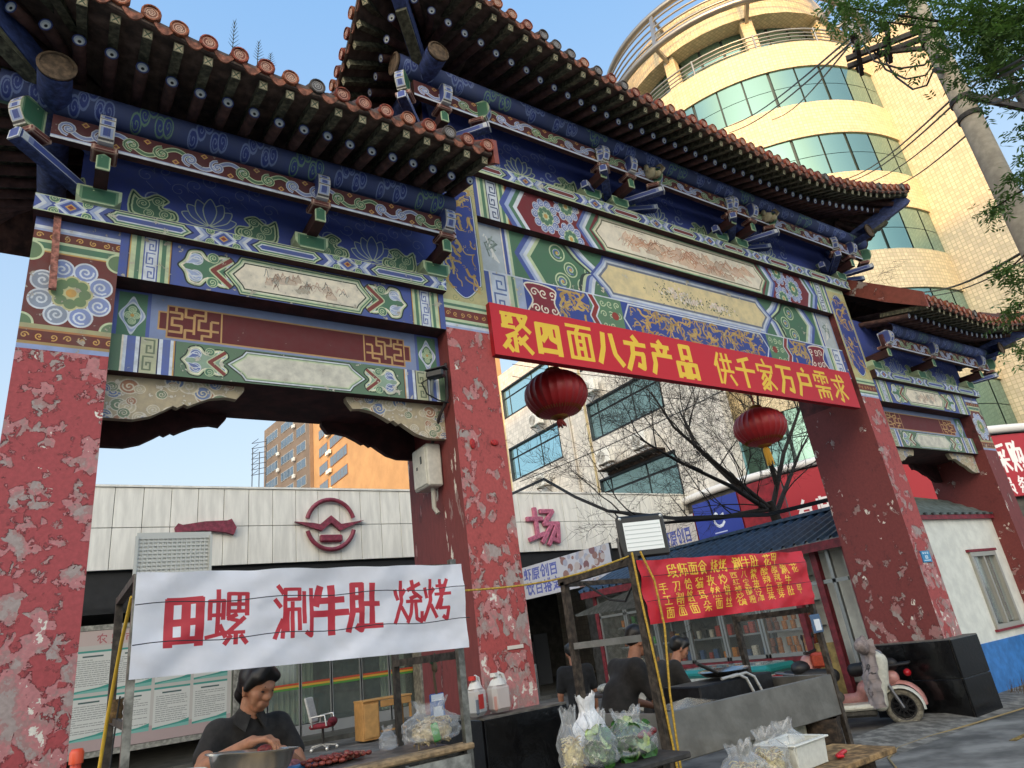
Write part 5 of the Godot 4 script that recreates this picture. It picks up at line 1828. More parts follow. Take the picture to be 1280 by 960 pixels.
func build_far_blocks() -> void:
	# far flats seen through the left arch: a brown slab and the orange end of its neighbour
	var sets := [
		["apartment_block", "tall brown apartment block with rows of windows, left through the arch", Vector3(31, 0, -126), Vector3(33.4, 0, -106), 46.0, h("#8d7866")],
		["apartment_block", "sunlit orange apartment block with a blank wall, through the left arch", Vector3(34, 0, -105.9), Vector3(34, 0, -66), 46.0, h("#b99468")]]
	var glass := StandardMaterial3D.new()
	glass.albedo_color = h("#5a6a78")
	glass.roughness = 0.08
	glass.metallic_specular = 0.9
	for s in 2:
		var e: Array = sets[s]
		var b := thing(e[0], e[1], "building")
		var p: Vector3 = e[2]
		var q: Vector3 = e[3]
		var d := (q - p).normalized()
		var l := (q - p).length()
		var inw := Vector3(-d.z, 0, d.x)
		if inw.x < 0:
			inw = -inw
		var t := Transform3D(Basis(d, Vector3.UP, d.cross(Vector3.UP)), p)
		part("wall", MB.new().box((p + q) / 2 + inw * 6.0 + Vector3(0, 23, 0), Vector3(l, 46, 12), Basis(d, Vector3.UP, d.cross(Vector3.UP))), mat(e[5], 0.8, 0.0, 0.08, 0.05), b)
		var n0 := -inw
		var fl := range(9, 15)
		for f: int in fl:
			var y := f * 3.0
			var spans := [[1.2, 6.6], [8.2, 13.6], [15.0, 18.6]] if s == 0 else [[3.0, 7.0], [8.2, 15.5]]
			for sp: Array in spans:
				var w := node("window", b)
				var o = p + d * ((sp[0] + sp[1]) / 2) + n0 * 0.03 + Vector3(0, y + 1.5, 0)
				var bs := Basis(d, Vector3.UP, d.cross(Vector3.UP))
				var k := int((sp[1] - sp[0]) / 1.3)
				part("frame", MB.new().box(o, Vector3(sp[1] - sp[0], 1.6, 0.1), bs), mat(h("#b9b6b0") if s == 0 else h("#8a5f3a"), 0.6), w)
				for i in k:
					var f2 := (i + 0.5) / k - 0.5
					part("pane", MB.new().box(o + d * (f2 * (sp[1] - sp[0])) + n0 * 0.05, Vector3((sp[1] - sp[0]) / k - 0.14, 1.42, 0.06), bs), glass, w)
			for a: float in ([7.4, 14.3] if s == 0 else [7.6, 8.6]):
				if (f + int(a)) % 3 != 0 or s == 1:
					aircon("", p + d * a + n0 * 0.35 + Vector3(0, y - 0.2, 0), atan2(n0.x, n0.z), b)
	# lattice mast on a roof at the far left of the brown block
	var m := thing("roof_mast", "thin steel lattice mast beside the far brown block", "mast")
	var mm := MB.new()
	var o := Vector3(27.8, 0, -122)
	for k in 3:
		var f := Vector3(k * 1.2, 0, 0)
		mm.tube([o + f, o + f + Vector3(0.2, 41 - k * 0.5 if k < 2 else 43.0, 0)], 0.09, 5)
	for k in 7:
		mm.tube([o + Vector3(0, 36.0 + k, 0), o + Vector3(2.6, 36.6 + k, 0)], 0.06, 4)
		mm.tube([o + Vector3(0, 36.0 + k, 0), o + Vector3(1.2, 37.0 + k, 0)], 0.05, 4)
	part("lattice", mm, mat(h("#4a4f55"), 0.6), m)

func stroke3d(text: String, at: Vector3, size: Vector2, t: float, depth: float) -> MB:
	# cut letters standing proud of a wall that faces +z
	var m := MB.new()
	var z := 0.0
	for s: String in GLYPHS[text].split(" ", false):
		var q := []
		for j in range(0, s.length() - 1, 2):
			q.append(Vector2(s.substr(j, 1).hex_to_int() / 15.0 * size.x, (1.0 - s.substr(j + 1, 1).hex_to_int() / 15.0) * size.y))
		for j in q.size() - 1:
			var a: Vector2 = q[j]
			var b: Vector2 = q[j + 1]
			var e := (b - a).normalized() * t * 0.35
			m.bev(at + Vector3((a.x + b.x) / 2, (a.y + b.y) / 2, depth / 2 + z), Vector3((b - a).length() + t * 0.7, t, depth), 0.02, Basis(Vector3.BACK, (b - a).angle()))
			z += 0.003
	return m

func build_market() -> void:
	var b := thing("market_hall", "low market hall with grey panel fascia and glass doors behind the gateway", "building")
	var panel := StandardMaterial3D.new()
	panel.albedo_color = h("#e6e4dc")
	panel.albedo_texture = mottle(0.09)
	panel.uv1_triplanar = true
	panel.uv1_world_triplanar = true
	panel.uv1_scale = Vector3(0.9, 0.12, 0.9)
	panel.roughness = 0.42
	var dark := mat(h("#17181a"), 0.6, 0.0, 0.3, 0.5)
	var w := 0.605
	var pm := MB.new().bev(Vector3.ZERO, Vector3(w - 0.012, 0.955, 0.05), 0.006).mesh()
	for i in 38:
		for r in 2:
			part("fascia_panel", pm, panel, b, Transform3D(Basis(), Vector3(-2.0 + w * (i + 0.5), 4.85 + r * 0.97, -18.0)))
	part("fascia_backing", MB.new().box(Vector3(9.3, 5.33, -18.4), Vector3(23.0, 1.94, 0.7)), dark, b)
	part("coping", MB.new().box(Vector3(9.3, 6.33, -18.3), Vector3(23.2, 0.05, 0.72)), panel, b)
	part("lintel", MB.new().box(Vector3(9.3, 3.9, -18.5), Vector3(23.0, 0.93, 0.8)), dark, b)
	part("canopy_soffit", MB.new().box(Vector3(9.3, 3.5, -19.8), Vector3(23.0, 0.12, 3.4)), dark, b)
	part("roof", MB.new().box(Vector3(9.3, 5.9, -24.6), Vector3(23.0, 0.3, 12)), dark, b)
	part("back_wall", MB.new().box(Vector3(9.3, 3.0, -27.5), Vector3(23.0, 6, 0.3)), mat(h("#4c4b48"), 0.8, 0.0, 0.3, 0.4), b)
	part("side_wall", MB.new().box(Vector3(-2.1, 3.0, -23.5), Vector3(0.3, 6, 9)), mat(h("#8f8b84"), 0.8, 0.0, 0.3, 0.4), b)
	part("hall_floor", MB.new().box(Vector3(9.3, 0.06, -22.8), Vector3(23.0, 0.12, 9)), mat(h("#55544f"), 0.5, 0.0, 0.3, 0.4), b)
	var alu := mat(h("#a9acad"), 0.4, 0.6)
	var gl := glassy(h("#9fb0ac"), 0.12, 0.04)
	var x := 4.2
	while x < 9.3:
		var d := node("glass_door", b)
		part("frame", MB.new().bar(Vector3(x, 0.05, -20), Vector3(x, 3.45, -20), 0.06, 0.06).bar(Vector3(x + 0.85, 0.05, -20), Vector3(x + 0.85, 3.45, -20), 0.06, 0.06).box(Vector3(x + 0.425, 0.22, -20), Vector3(0.79, 0.34, 0.05)).box(Vector3(x + 0.425, 2.5, -20), Vector3(0.79, 0.06, 0.05)), alu, d)
		part("pane", MB.new().box(Vector3(x + 0.425, 1.92, -20.0), Vector3(0.79, 3.04, 0.012)), gl, d)
		for k in 3:
			part("stripe", MB.new().box(Vector3(x + 0.425, 1.42 - 0.055 * k, -19.985), Vector3(0.79, 0.05, 0.004)), mat([h("#b8482c"), h("#c9a23a"), h("#4f8a3e")][k], 0.6), d)
		x += 0.87
	for e: Array in [[4.2, 6.4, 15], [8.4, 9.2, 7]]:
		var pts := []
		var n: int = e[2] * 5
		for yy: float in [0.4, 3.4]:
			for i in n + 1:
				pts.append(Vector3(lerpf(e[0], e[1], float(i) / n), yy, -20.35 + 0.06 * sin(i * TAU / 5.0)))
		part("curtain", MB.new().grid(pts, n + 1, 2), mat(h("#7f907c"), 0.9), b)
	# grey pillars and a pale poster right of the doors
	part("pillar", MB.new().bev(Vector3(9.45, 1.75, -19.6), Vector3(0.45, 3.5, 0.5), 0.02), mat(h("#8b8880"), 0.7, 0.0, 0.3, 1.0), b)
	part("poster", MB.new().box(Vector3(10.2, 1.75, -19.55), Vector3(0.6, 2.4, 0.04)), mat(h("#a9c4c6"), 0.5), b)
	part("pillar", MB.new().bev(Vector3(15.4, 1.75, -18.0), Vector3(0.9, 3.5, 0.7), 0.02), mat(h("#4a4c50"), 0.5, 0.0, 0.3, 1.0), b)
	var sr := mat(h("#8a3348"), 0.5, 0.0, 0.25, 1.5)
	# the sign: one bar-shaped character, round emblem, second character
	part("sign_character", MB.new().prism(PackedVector2Array([Vector2(2.36, 5.12), Vector2(2.42, 5.18), Vector2(3.0, 5.22), Vector2(3.5, 5.16), Vector2(3.68, 5.1), Vector2(3.74, 5.28), Vector2(3.62, 5.5), Vector2(3.52, 5.46), Vector2(3.0, 5.44), Vector2(2.5, 5.36), Vector2(2.4, 5.4), Vector2(2.33, 5.3)]), 0.12, Transform3D(Basis(), Vector3(0, 0, -17.97))), sr, b)
	var em := node("round_emblem", b)
	var c := Vector3(6.18, 5.33, -17.88)
	for s in 2:
		var pts := []
		for i in 17:
			var a := (0.08 + 0.84 * i / 16.0) * PI + PI * s
			pts.append(c + Vector3(cos(a) * 0.66, sin(a) * 0.68, 0))
		part("arc", MB.new().tube(pts, 0.06, 8), sr, em)
	part("zigzag", MB.new().prism(PackedVector2Array([Vector2(-0.98, 0.06), Vector2(-0.5, 0.02), Vector2(-0.3, -0.02), Vector2(0.0, 0.22), Vector2(0.28, -0.02), Vector2(0.95, 0.08), Vector2(0.5, -0.1), Vector2(0.25, -0.2), Vector2(0.0, 0.02), Vector2(-0.26, -0.2), Vector2(-0.6, -0.08)]), 0.12, Transform3D(Basis(), c + Vector3(0, 0.02, -0.08))), sr, em)
	part("name_bar", MB.new().bev(c + Vector3(0, -0.38, -0.02), Vector3(0.64, 0.2, 0.1), 0.04), sr, em)
	part("sign_character", stroke3d("场", Vector3(12.75, 4.58, -17.97), Vector2(1.2, 1.25), 0.155, 0.12), mat(h("#c26a88"), 0.5, 0.0, 0.25, 1.5), b)
	# goods and shapes in the dim hall
	var rr := RandomNumberGenerator.new()
	rr.seed = 8
	for k in 7:
		part("rack", MB.new().bev(Vector3(11.0 + k * 0.9, 0.9, -22.5 - rr.randf()), Vector3(0.7, 1.6 + rr.randf() * 0.6, 0.4), 0.02), mat(h("#33363a").lerp(h("#5a5450"), rr.randf()), 0.7), b)
	# hanging cloth sign at the end of the hall
	var sp := Paint.new(512, 128, h("#b9bcc6"))
	write(sp, "虾原创百", Vector2(16, 8), Vector2(46, 48), 7, h("#5560a8"), Vector2(54, 0))
	write(sp, "饮百搭定", Vector2(24, 66), Vector2(46, 48), 7, h("#5560a8"), Vector2(54, 0))
	for i in 60:
		sp.disc(Vector2(250 + rr.randf() * 260, rr.randf() * 128), rr.randf_range(6, 16), [h("#8a6a66"), h("#9aa0b4"), h("#7a5a60"), h("#b0a8a8")][rr.randi() % 4])
	var sgn := thing("shop_sign_board", "pale hanging sign board with blue lettering above the dim hall", "sign")
	slab("board", sgn, Vector3(12.2, 2.9, -17.85), Vector3(12.28, 3.85, -13.6), dark, dark, Rect2(0, 0, 1, 1), texmat(sp.im, 0.6))

func build_shed() -> void:
	var b := thing("blue_roof_shop", "small kiosk with blue corrugated roof, red trim and stocked windows", "kiosk")
	var red := mat(h("#7c2430"), 0.6, 0.0, 0.25, 1.5)
	var wall := mat(h("#b9b6ae"), 0.7, 0.0, 0.25, 1.0)
	var x := 10.65
	var z0 := -12.7
	var z1 := -6.3
	# roof: corrugated sheet with raised ribs
	var blue := mat(h("#3e5a78"), 0.5, 0.1, 0.35, 1.2)
	var pts := []
	for row in 2:
		for i in 241:
			var f := i / 240.0
			pts.append(Vector3(10.42 if row == 0 else 12.4, (2.58 if row == 0 else 3.26) + (0.05 if i % 8 < 2 else 0.0), lerpf(z0 - 0.3, z1 + 0.2, f)))
	part("corrugated_roof", MB.new().grid(pts, 241, 2), blue, b)
	part("ridge_cap", MB.new().box(Vector3(12.4, 3.3, (z0 + z1) / 2), Vector3(0.3, 0.06, z1 - z0 + 0.5)), blue, b)
	part("eave_trim", MB.new().box(Vector3(10.44, 2.5, (z0 + z1) / 2), Vector3(0.06, 0.14, z1 - z0 + 0.4)), red, b)
	part("ceiling", MB.new().box(Vector3(12.3, 2.48, (z0 + z1) / 2), Vector3(3.4, 0.06, z1 - z0)), wall, b)
	part("rear_wall", MB.new().box(Vector3(14.0, 1.6, (z0 + z1) / 2), Vector3(0.15, 3.2, z1 - z0)), wall, b)
	part("side_wall", MB.new().box(Vector3(12.3, 1.25, z1), Vector3(3.3, 2.5, 0.1)), wall, b)
	part("side_wall", MB.new().box(Vector3(12.3, 1.25, z0), Vector3(3.3, 2.5, 0.1)), wall, b)
	part("floor", MB.new().box(Vector3(12.3, 0.08, (z0 + z1) / 2), Vector3(3.3, 0.14, z1 - z0)), wall, b)
	part("low_wall", MB.new().box(Vector3(x, 0.42, -9.95), Vector3(0.1, 0.76, 5.3)), wall, b)
	part("sill", MB.new().box(Vector3(x - 0.03, 0.82, -9.95), Vector3(0.18, 0.07, 5.3)), red, b)
	var alu := mat(h("#8f9290"), 0.45, 0.5)
	var gl := glassy(h("#a0aaa6"), 0.06, 0.04)
	for z: float in [z0 + 0.05, -7.35, -6.85, z1 + 0.05]:
		part("post", MB.new().box(Vector3(x, 1.27, z), Vector3(0.11, 2.4, 0.11)), red, b)
	var zz := -12.6
	for k in 6:
		var w := node("window", b)
		var zb := zz + 0.86
		part("frame", MB.new().bar(Vector3(x, 0.86, zz + 0.03), Vector3(x, 2.45, zz + 0.03), 0.05, 0.05).bar(Vector3(x, 0.86, zb - 0.02), Vector3(x, 2.45, zb - 0.02), 0.05, 0.05).bar(Vector3(x, 0.89, zz), Vector3(x, 0.89, zb), 0.05, 0.06).bar(Vector3(x, 1.98, zz), Vector3(x, 1.98, zb), 0.05, 0.05).bar(Vector3(x, 2.43, zz), Vector3(x, 2.43, zb), 0.05, 0.05), alu, w)
		part("pane", MB.new().box(Vector3(x, 1.43, zz + 0.43), Vector3(0.01, 1.04, 0.76)), gl, w)
		part("pane", MB.new().box(Vector3(x, 2.2, zz + 0.43), Vector3(0.01, 0.4, 0.76)), gl, w)
		zz += 0.875
	var dw := node("door", b)
	part("leaf", MB.new().box(Vector3(x + 0.02, 0.55, -7.1), Vector3(0.05, 0.95, 0.4)), mat(h("#a08a52"), 0.6, 0.0, 0.25, 1.0), dw)
	part("frame", MB.new().bar(Vector3(x, 0.1, -6.6), Vector3(x, 2.45, -6.6), 0.06, 0.06).bar(Vector3(x, 1.95, -7.3), Vector3(x, 1.95, -6.35), 0.06, 0.06), alu, dw)
	# stocked shelves inside
	var sh := thing("goods_shelf", "grey shelves of jars and packets inside the kiosk window", "shelf", Vector3(11.15, 0.15, -9.9))
	var am := mat(h("#8c8f8d"), 0.5, 0.3)
	for k in 4:
		part("shelf_board", MB.new().box(Vector3(0, 0.7 + k * 0.42, 0), Vector3(0.4, 0.03, 5.0)), am, sh)
	for z: float in [-2.5, -1.2, 0.1, 1.3, 2.5]:
		part("upright", MB.new().box(Vector3(0.2, 1.1, z), Vector3(0.04, 2.2, 0.05)), am, sh)
	part("back_panel", MB.new().box(Vector3(0.24, 1.15, 0), Vector3(0.02, 2.2, 5.0)), mat(h("#4e4a44"), 0.8), sh)
	var rr := RandomNumberGenerator.new()
	rr.seed = 21
	var can := MB.new().lathe([Vector2(0, 0), Vector2(0.045, 0), Vector2(0.048, 0.01), Vector2(0.048, 0.13), Vector2(0.042, 0.145), Vector2(0, 0.145)], Transform3D(), 10).mesh()
	var box := MB.new().bev(Vector3(0, 0.1, 0), Vector3(0.08, 0.2, 0.11), 0.008).mesh()
	var cc := [h("#d0801e"), h("#b8391f"), h("#3f9a34"), h("#d6b050"), h("#8a4a20"), h("#dcd4c0"), h("#3f5a86"), h("#2d2a28")]
	var mats := []
	for c: Color in cc:
		mats.append(mat(c, 0.5, 0.0, 0.3, 9.0))
	for k in 4:
		var z := -2.4
		while z < 2.42:
			var tall := z > 1.35 and k < 3
			var mm: Material = mats[(rr.randi() % 2) * 4] if tall else mats[rr.randi() % 8]
			for st in (2 if tall else 1):
				var o := part("jar" if tall or rr.randf() < 0.5 else "packet", can if tall else (can if rr.randf() < 0.5 else box), mm, self, Transform3D(Basis(), Vector3(11.05 + rr.randf() * 0.08, 0.15 + 0.717 + k * 0.42 + st * 0.147, -9.9 + z)))
				var tint: String = ["amber", "brick red", "green", "straw coloured", "brown", "cream", "slate blue", "black"][mats.find(mm)]
				var place: String = ["far end", "left of the middle", "right of the middle", "near end"][clampi(int((z + 2.5) / 1.25), 0, 3)]
				if tall:
					place = "%s in stack %s from its near end" % [["lower", "upper"][st], ["one", "two", "three", "four", "five", "six", "seven", "eight", "nine", "ten"][clampi(int((2.42 - z) / 0.17), 0, 9)]]
				tag(o, "%s %s on %s kiosk shelf, %s" % [tint, "can" if tall else ("jar" if o.name.begins_with("jar") else "packet"), ["lowest", "second", "third", "top"][k], place], "grocery", "goods on the kiosk shelves")
			z += 0.125 + rr.randf() * 0.1
	# chest freezer outside
	var f := thing("chest_freezer", "teal topped chest freezer with red corner outside the kiosk", "freezer", Vector3(9.75, 0, -8.3))
	part("body", MB.new().bev(Vector3(0, 0.4, 0), Vector3(0.72, 0.66, 1.9), 0.05), mat(h("#c2c4c2"), 0.4, 0.0, 0.2, 2.0), f)
	part("teal_band", MB.new().bev(Vector3(0, 0.77, 0), Vector3(0.76, 0.14, 1.94), 0.05), mat(h("#1f7f7c"), 0.35), f)
	part("glass_lid", MB.new().box(Vector3(0, 0.85, 0), Vector3(0.6, 0.02, 1.6)), glassy(h("#bcd0cc"), 0.35, 0.04), f)
	part("red_panel", MB.new().prism(PackedVector2Array([Vector2(0.35, 0.1), Vector2(0.95, 0.1), Vector2(0.95, 0.74), Vector2(0.7, 0.68)]), 0.01, Transform3D(Basis(Vector3.BACK, Vector3.UP, Vector3.LEFT), Vector3(-0.362, 0, 0))), mat(h("#b02a3c"), 0.4), f)
	part("red_panel", MB.new().box(Vector3(0, 0.4, 0.953), Vector3(0.6, 0.58, 0.01)), mat(h("#b02a3c"), 0.4), f)

func build_booth() -> void:
	var b := thing("white_booth", "white panel booth with blue base and red trim in the right bay", "booth")
	var x0 := 11.3
	var x1 := 14.7
	var z := -5.35
	var wallm := mat(h("#e6e6dc"), 0.6, 0.0, 0.07, 0.7)
	var red := mat(h("#8a2232"), 0.6, 0.0, 0.2, 1.5)
	# front wall round the window
	var g := MB.new()
	var wx0 := 12.5
	var wx1 := 13.43
	g.box(Vector3((x0 + wx0) / 2, 1.7, z), Vector3(wx0 - x0, 1.9, 0.08))
	g.box(Vector3((wx1 + x1) / 2, 1.7, z), Vector3(x1 - wx1, 1.9, 0.08))
	g.box(Vector3((wx0 + wx1) / 2, 2.375, z), Vector3(wx1 - wx0, 0.55, 0.08))
	g.box(Vector3((wx0 + wx1) / 2, 0.825, z), Vector3(wx1 - wx0, 0.15, 0.08))
	g.box(Vector3(x0 + 0.04, 1.5, -6.9), Vector3(0.08, 2.3, 3.1))
	part("wall", g, wallm, b)
	part("blue_base", MB.new().box(Vector3((x0 + x1) / 2, 0.375, z + 0.004), Vector3(x1 - x0, 0.75, 0.1)), mat(h("#3a7fc8"), 0.55, 0.0, 0.15, 0.8), b)
	part("corner_post", MB.new().box(Vector3(x0 - 0.05, 1.35, z + 0.01), Vector3(0.1, 2.7, 0.12)), red, b)
	part("eave_trim", MB.new().box(Vector3((x0 + x1) / 2, 2.68, z + 0.06), Vector3(x1 - x0 + 0.3, 0.07, 0.08)), red, b)
	var pts := []
	for row in 9:
		for i in 2:
			var f := row / 8.0
			pts.append(Vector3(x0 - 0.2 if i == 0 else x1 + 0.2, 2.72 + f * (0.78 if i == 0 else 0.3) + (0.02 if row % 2 else 0.0), z + 0.1 - f * (1.35 if i == 0 else 0.5)))
	part("roof", MB.new().grid(pts, 2, 9), mat(h("#7d8a88"), 0.6, 0.1, 0.35, 1.5), b)
	var rb := MB.new()
	for k in 15:
		var xx := lerpf(x0 - 0.15, x1 + 0.1, k / 14.0)
		rb.box(Vector3(xx, 2.735, z + 0.11), Vector3(0.06, 0.03, 0.04))
	part("roof_rib", rb, mat(h("#39403f"), 0.6), b)
	var w := node("window", b)
	var fr := mat(h("#aaa89f"), 0.5, 0.3)
	part("frame", MB.new().box(Vector3((wx0 + wx1) / 2, 2.06, z + 0.03), Vector3(wx1 - wx0, 0.07, 0.1)).box(Vector3((wx0 + wx1) / 2, 0.93, z + 0.03), Vector3(wx1 - wx0, 0.07, 0.1)).box(Vector3(wx0 + 0.035, 1.5, z + 0.03), Vector3(0.07, 1.06, 0.1)).box(Vector3(wx1 - 0.035, 1.5, z + 0.03), Vector3(0.07, 1.06, 0.1)).box(Vector3((wx0 + wx1) / 2, 1.5, z + 0.03), Vector3(0.05, 1.06, 0.08)), fr, w)
	part("trim", MB.new().box(Vector3((wx0 + wx1) / 2, 2.12, z + 0.06), Vector3(wx1 - wx0 + 0.1, 0.04, 0.06)), red, w)
	part("trim", MB.new().box(Vector3((wx0 + wx1) / 2, 0.88, z + 0.06), Vector3(wx1 - wx0 + 0.08, 0.035, 0.06)), red, w)
	for k in 2:
		part("pane", MB.new().box(Vector3(wx0 + 0.26 + k * 0.42, 1.5, z + 0.02), Vector3(0.38, 1.04, 0.01)), glassy(h("#b0bcb8"), 0.2, 0.04), w)
	part("blind", MB.new().box(Vector3(wx1 - 0.25, 1.5, z - 0.06), Vector3(0.4, 1.05, 0.02)), mat(h("#9a9a72"), 0.8, 0.0, 0.3, 3.0), w)
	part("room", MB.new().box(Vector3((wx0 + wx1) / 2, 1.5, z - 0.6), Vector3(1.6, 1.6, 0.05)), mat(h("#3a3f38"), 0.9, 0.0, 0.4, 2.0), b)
	part("hanging_bag", MB.new().ball(Vector3(12.75, 1.35, z - 0.14), Vector3(0.11, 0.22, 0.08), 10, 8).ball(Vector3(12.74, 1.62, z - 0.14), Vector3(0.07, 0.08, 0.06), 8, 6), mat(h("#9a5a48"), 0.7, 0.0, 0.5, 5.0), b)
	part("hanging_bag", MB.new().ball(Vector3(12.68, 1.75, z - 0.16), Vector3(0.1, 0.14, 0.06), 10, 8), mat(h("#4a6a8a"), 0.7, 0.0, 0.5, 5.0), b)
	# dry weeds along its foot
	var rr := RandomNumberGenerator.new()
	rr.seed = 4
	var m := MB.new()
	for k in 260:
		var o := Vector3(rr.randf_range(11.9, 14.6), 0.0, z + 0.14 + rr.randf() * 0.22)
		var l := rr.randf_range(0.06, 0.26)
		m.tube([o, o + Vector3(rr.randf_range(-0.06, 0.06), l, rr.randf_range(-0.02, 0.08))], [0.005, 0.001], 3, false)
	var wd := part("dry_weeds", m, mat(h("#8a6a42"), 0.95, 0.0, 0.4, 3.0))
	wd.set_meta("kind", "stuff")
	tag(wd, "dry brown weeds along the foot of the booth's blue base", "weeds")

func branch(m: MB, o: Vector3, d: Vector3, l: float, r: float, depth: int, rng: RandomNumberGenerator) -> void:
	var pts := [o]
	var rad := [r]
	var p := o
	var dd := d
	var n := 5
	for i in n:
		dd = (dd + Vector3(rng.randf_range(-0.28, 0.28), rng.randf_range(-0.16, 0.26), rng.randf_range(-0.28, 0.28))).normalized()
		p += dd * l / n
		pts.append(p)
		rad.append(r * (1.0 - 0.72 * (i + 1) / n))
		if depth > 0 and i >= 1:
			for q in (2 if depth < 3 and rng.randf() < 0.6 else 1):
				var side := dd.cross(Vector3(rng.randf_range(-1, 1), rng.randf_range(-1, 1), rng.randf_range(-1, 1))).normalized()
				branch(m, p, (dd * 0.75 + side * rng.randf_range(0.5, 1.0)).normalized(), l * rng.randf_range(0.42, 0.66), maxf(rad[i + 1] * 0.62, 0.004), depth - 1, rng)
	m.tube(pts, rad, 5 if r > 0.02 else 3, false)

func build_bare_tree() -> void:
	var t := thing("bare_tree", "leafless dark tree behind the blue roofed kiosk", "tree")
	var bark := mat(h("#3a322d"), 0.9, 0.0, 0.4, 3.0)
	var z := -13.2
	var rng := RandomNumberGenerator.new()
	rng.seed = 17
	var o := Vector3(14.5, 0, -10)
	part("trunk", MB.new().tube([o, o + Vector3(0.0, 1.5, 0), o + Vector3(-0.02, 2.8, 0), o + Vector3(0, 3.5, 0), o + Vector3(-0.15, 4.1, 0)], [0.22, 0.17, 0.14, 0.125, 0.11], 10), bark, t)
	var limbs := [
		[[14.43, 3.95, -10], [15.2, 5.3, -9.8], [16.6, 6.96, -9.6], [17.0, 8.3, -9.5]],
		[[14.27, 3.95, -10], [12.9, 5.0, -10.1], [11.8, 5.9, -10.2], [11.4, 6.8, -10.3]],
		[[14.1, 3.95, -10], [12.8, 4.4, -9.8], [11.1, 4.9, -9.7], [10.0, 5.3, -9.6]],
		[[14.2, 3.9, -10], [12.6, 3.75, -10.2], [11.0, 3.7, -10.4], [9.6, 4.0, -10.5]],
		[[14.5, 3.8, -10], [15.8, 4.8, -10.2], [16.9, 5.6, -10.4], [18.4, 6.6, -10.6]],
		[[14.7, 4.5, -9.9], [14.2, 5.9, -9.6], [14.4, 7.3, -9.4]],
		[[13.6, 4.2, -10], [12.9, 5.6, -10.6], [13.3, 6.9, -11.2]]]
	for l: Array in limbs:
		var pts := []
		var rad := []
		for k in l.size():
			pts.append(Vector3(l[k][0], l[k][1], l[k][2]))
			rad.append(lerpf(0.066, 0.014, float(k) / (l.size() - 1)))
		var m := MB.new().tube(pts, rad, 8)
		for k in range(1, l.size()):
			var a: Vector3 = pts[k - 1]
			var b: Vector3 = pts[k]
			for q in 3:
				var p := a.lerp(b, rng.randf())
				var d := ((b - a).normalized() * 0.7 + Vector3(rng.randf_range(-0.8, 0.8), rng.randf_range(-0.3, 1.0), rng.randf_range(-0.8, 0.8))).normalized()
				branch(m, p, d, rng.randf_range(1.2, 2.3), 0.02, 3, rng)
		part("limb", m, bark, t)

func build_green_tree() -> void:
	var t := thing("leafy_tree", "green leafy street tree hanging over the utility pole at top right", "tree")
	var bark := mat(h("#3a3028"), 0.9, 0.0, 0.4, 3.0)
	var base := Vector3(8.9, 0, 0.6)
	part("trunk", MB.new().tube([base, base + Vector3(-0.1, 2.5, -0.1), base + Vector3(-0.3, 4.6, -0.4), base + Vector3(-0.5, 6.3, -0.9)], [0.2, 0.16, 0.13, 0.08], 10), bark, t)
	var cl := [[6.24, 7.25, -1.9, 0.3], [6.44, 7.06, -1.79, 0.3], [6.5, 7.25, -1.58, 0.3], [6.6, 7.25, -1.41, 0.34], [6.78, 6.8, -1.34, 0.36], [6.95, 6.61, -1.2, 0.4], [6.96, 6.7, -1.04, 0.45], [7.0, 6.62, -0.8, 0.5], [7.11, 6.3, -1.32, 0.3], [7.1, 6.42, -1.2, 0.34], [7.2, 6.24, -1.1, 0.36], [7.2, 6.4, -0.9, 0.4], [7.55, 5.67, -1.24, 0.2], [7.3, 6.1, -1.2, 0.24], [7.66, 5.37, -1.36, 0.22], [7.66, 5.3, -1.55, 0.16], [7.62, 5.12, -1.85, 0.14], [7.84, 4.52, -2.03, 0.14], [7.95, 4.4, -1.95, 0.18], [7.97, 4.15, -2.12, 0.18], [8.08, 3.75, -2.2, 0.18], [7.5, 7.2, -0.4, 0.5], [8.4, 6.0, -0.3, 0.6]]
	var rng := RandomNumberGenerator.new()
	rng.seed = 6
	var lm := MB.new()
	var tw := MB.new()
	for c: Array in cl:
		var o := Vector3(c[0], c[1], c[2])
		var from := base + Vector3(-0.4, 5.4, -0.6)
		tw.tube([from, from.lerp(o, 0.5) + Vector3(0, 0.15, 0), o], [0.035, 0.022, 0.008], 5, false)
		var r: float = c[3]
		for k in int(170 * r / 0.3 * r / 0.3 * 0.36) + 34:
			var p := o + Vector3(rng.randfn(0, 1), rng.randfn(0, 0.75), rng.randfn(0, 1)) * r * 0.55
			var d := Vector3(rng.randf_range(-1, 1), rng.randf_range(-0.9, 0.3), rng.randf_range(-1, 1)).normalized()
			# a twig with paired leaflets
			var e := p + d * 0.09
			for q in 3:
				var s := p.lerp(e, q / 3.0)
				for sg: float in [-1.0, 1.0]:
					var w := d.cross(Vector3(rng.randf_range(-0.4, 0.4), 1, rng.randf_range(-0.4, 0.4))).normalized() * sg
					var tip := s + w * 0.055 + d * 0.036 - Vector3(0, 0.01, 0)
					var mid := s.lerp(tip, 0.5)
					var n := w.cross(d).normalized()
					lm.tri(s, mid + d * 0.014, tip, n, n, n)
					lm.tri(s, tip, mid - d * 0.012, n, n, n)
	part("limb", tw, bark, t)
	var lf := StandardMaterial3D.new()
	lf.albedo_color = h("#4b6632")
	lf.roughness = 0.6
	lf.backlight_enabled = true
	lf.backlight = h("#4a6a24")
	var cr := part("crown", lm, lf, t)

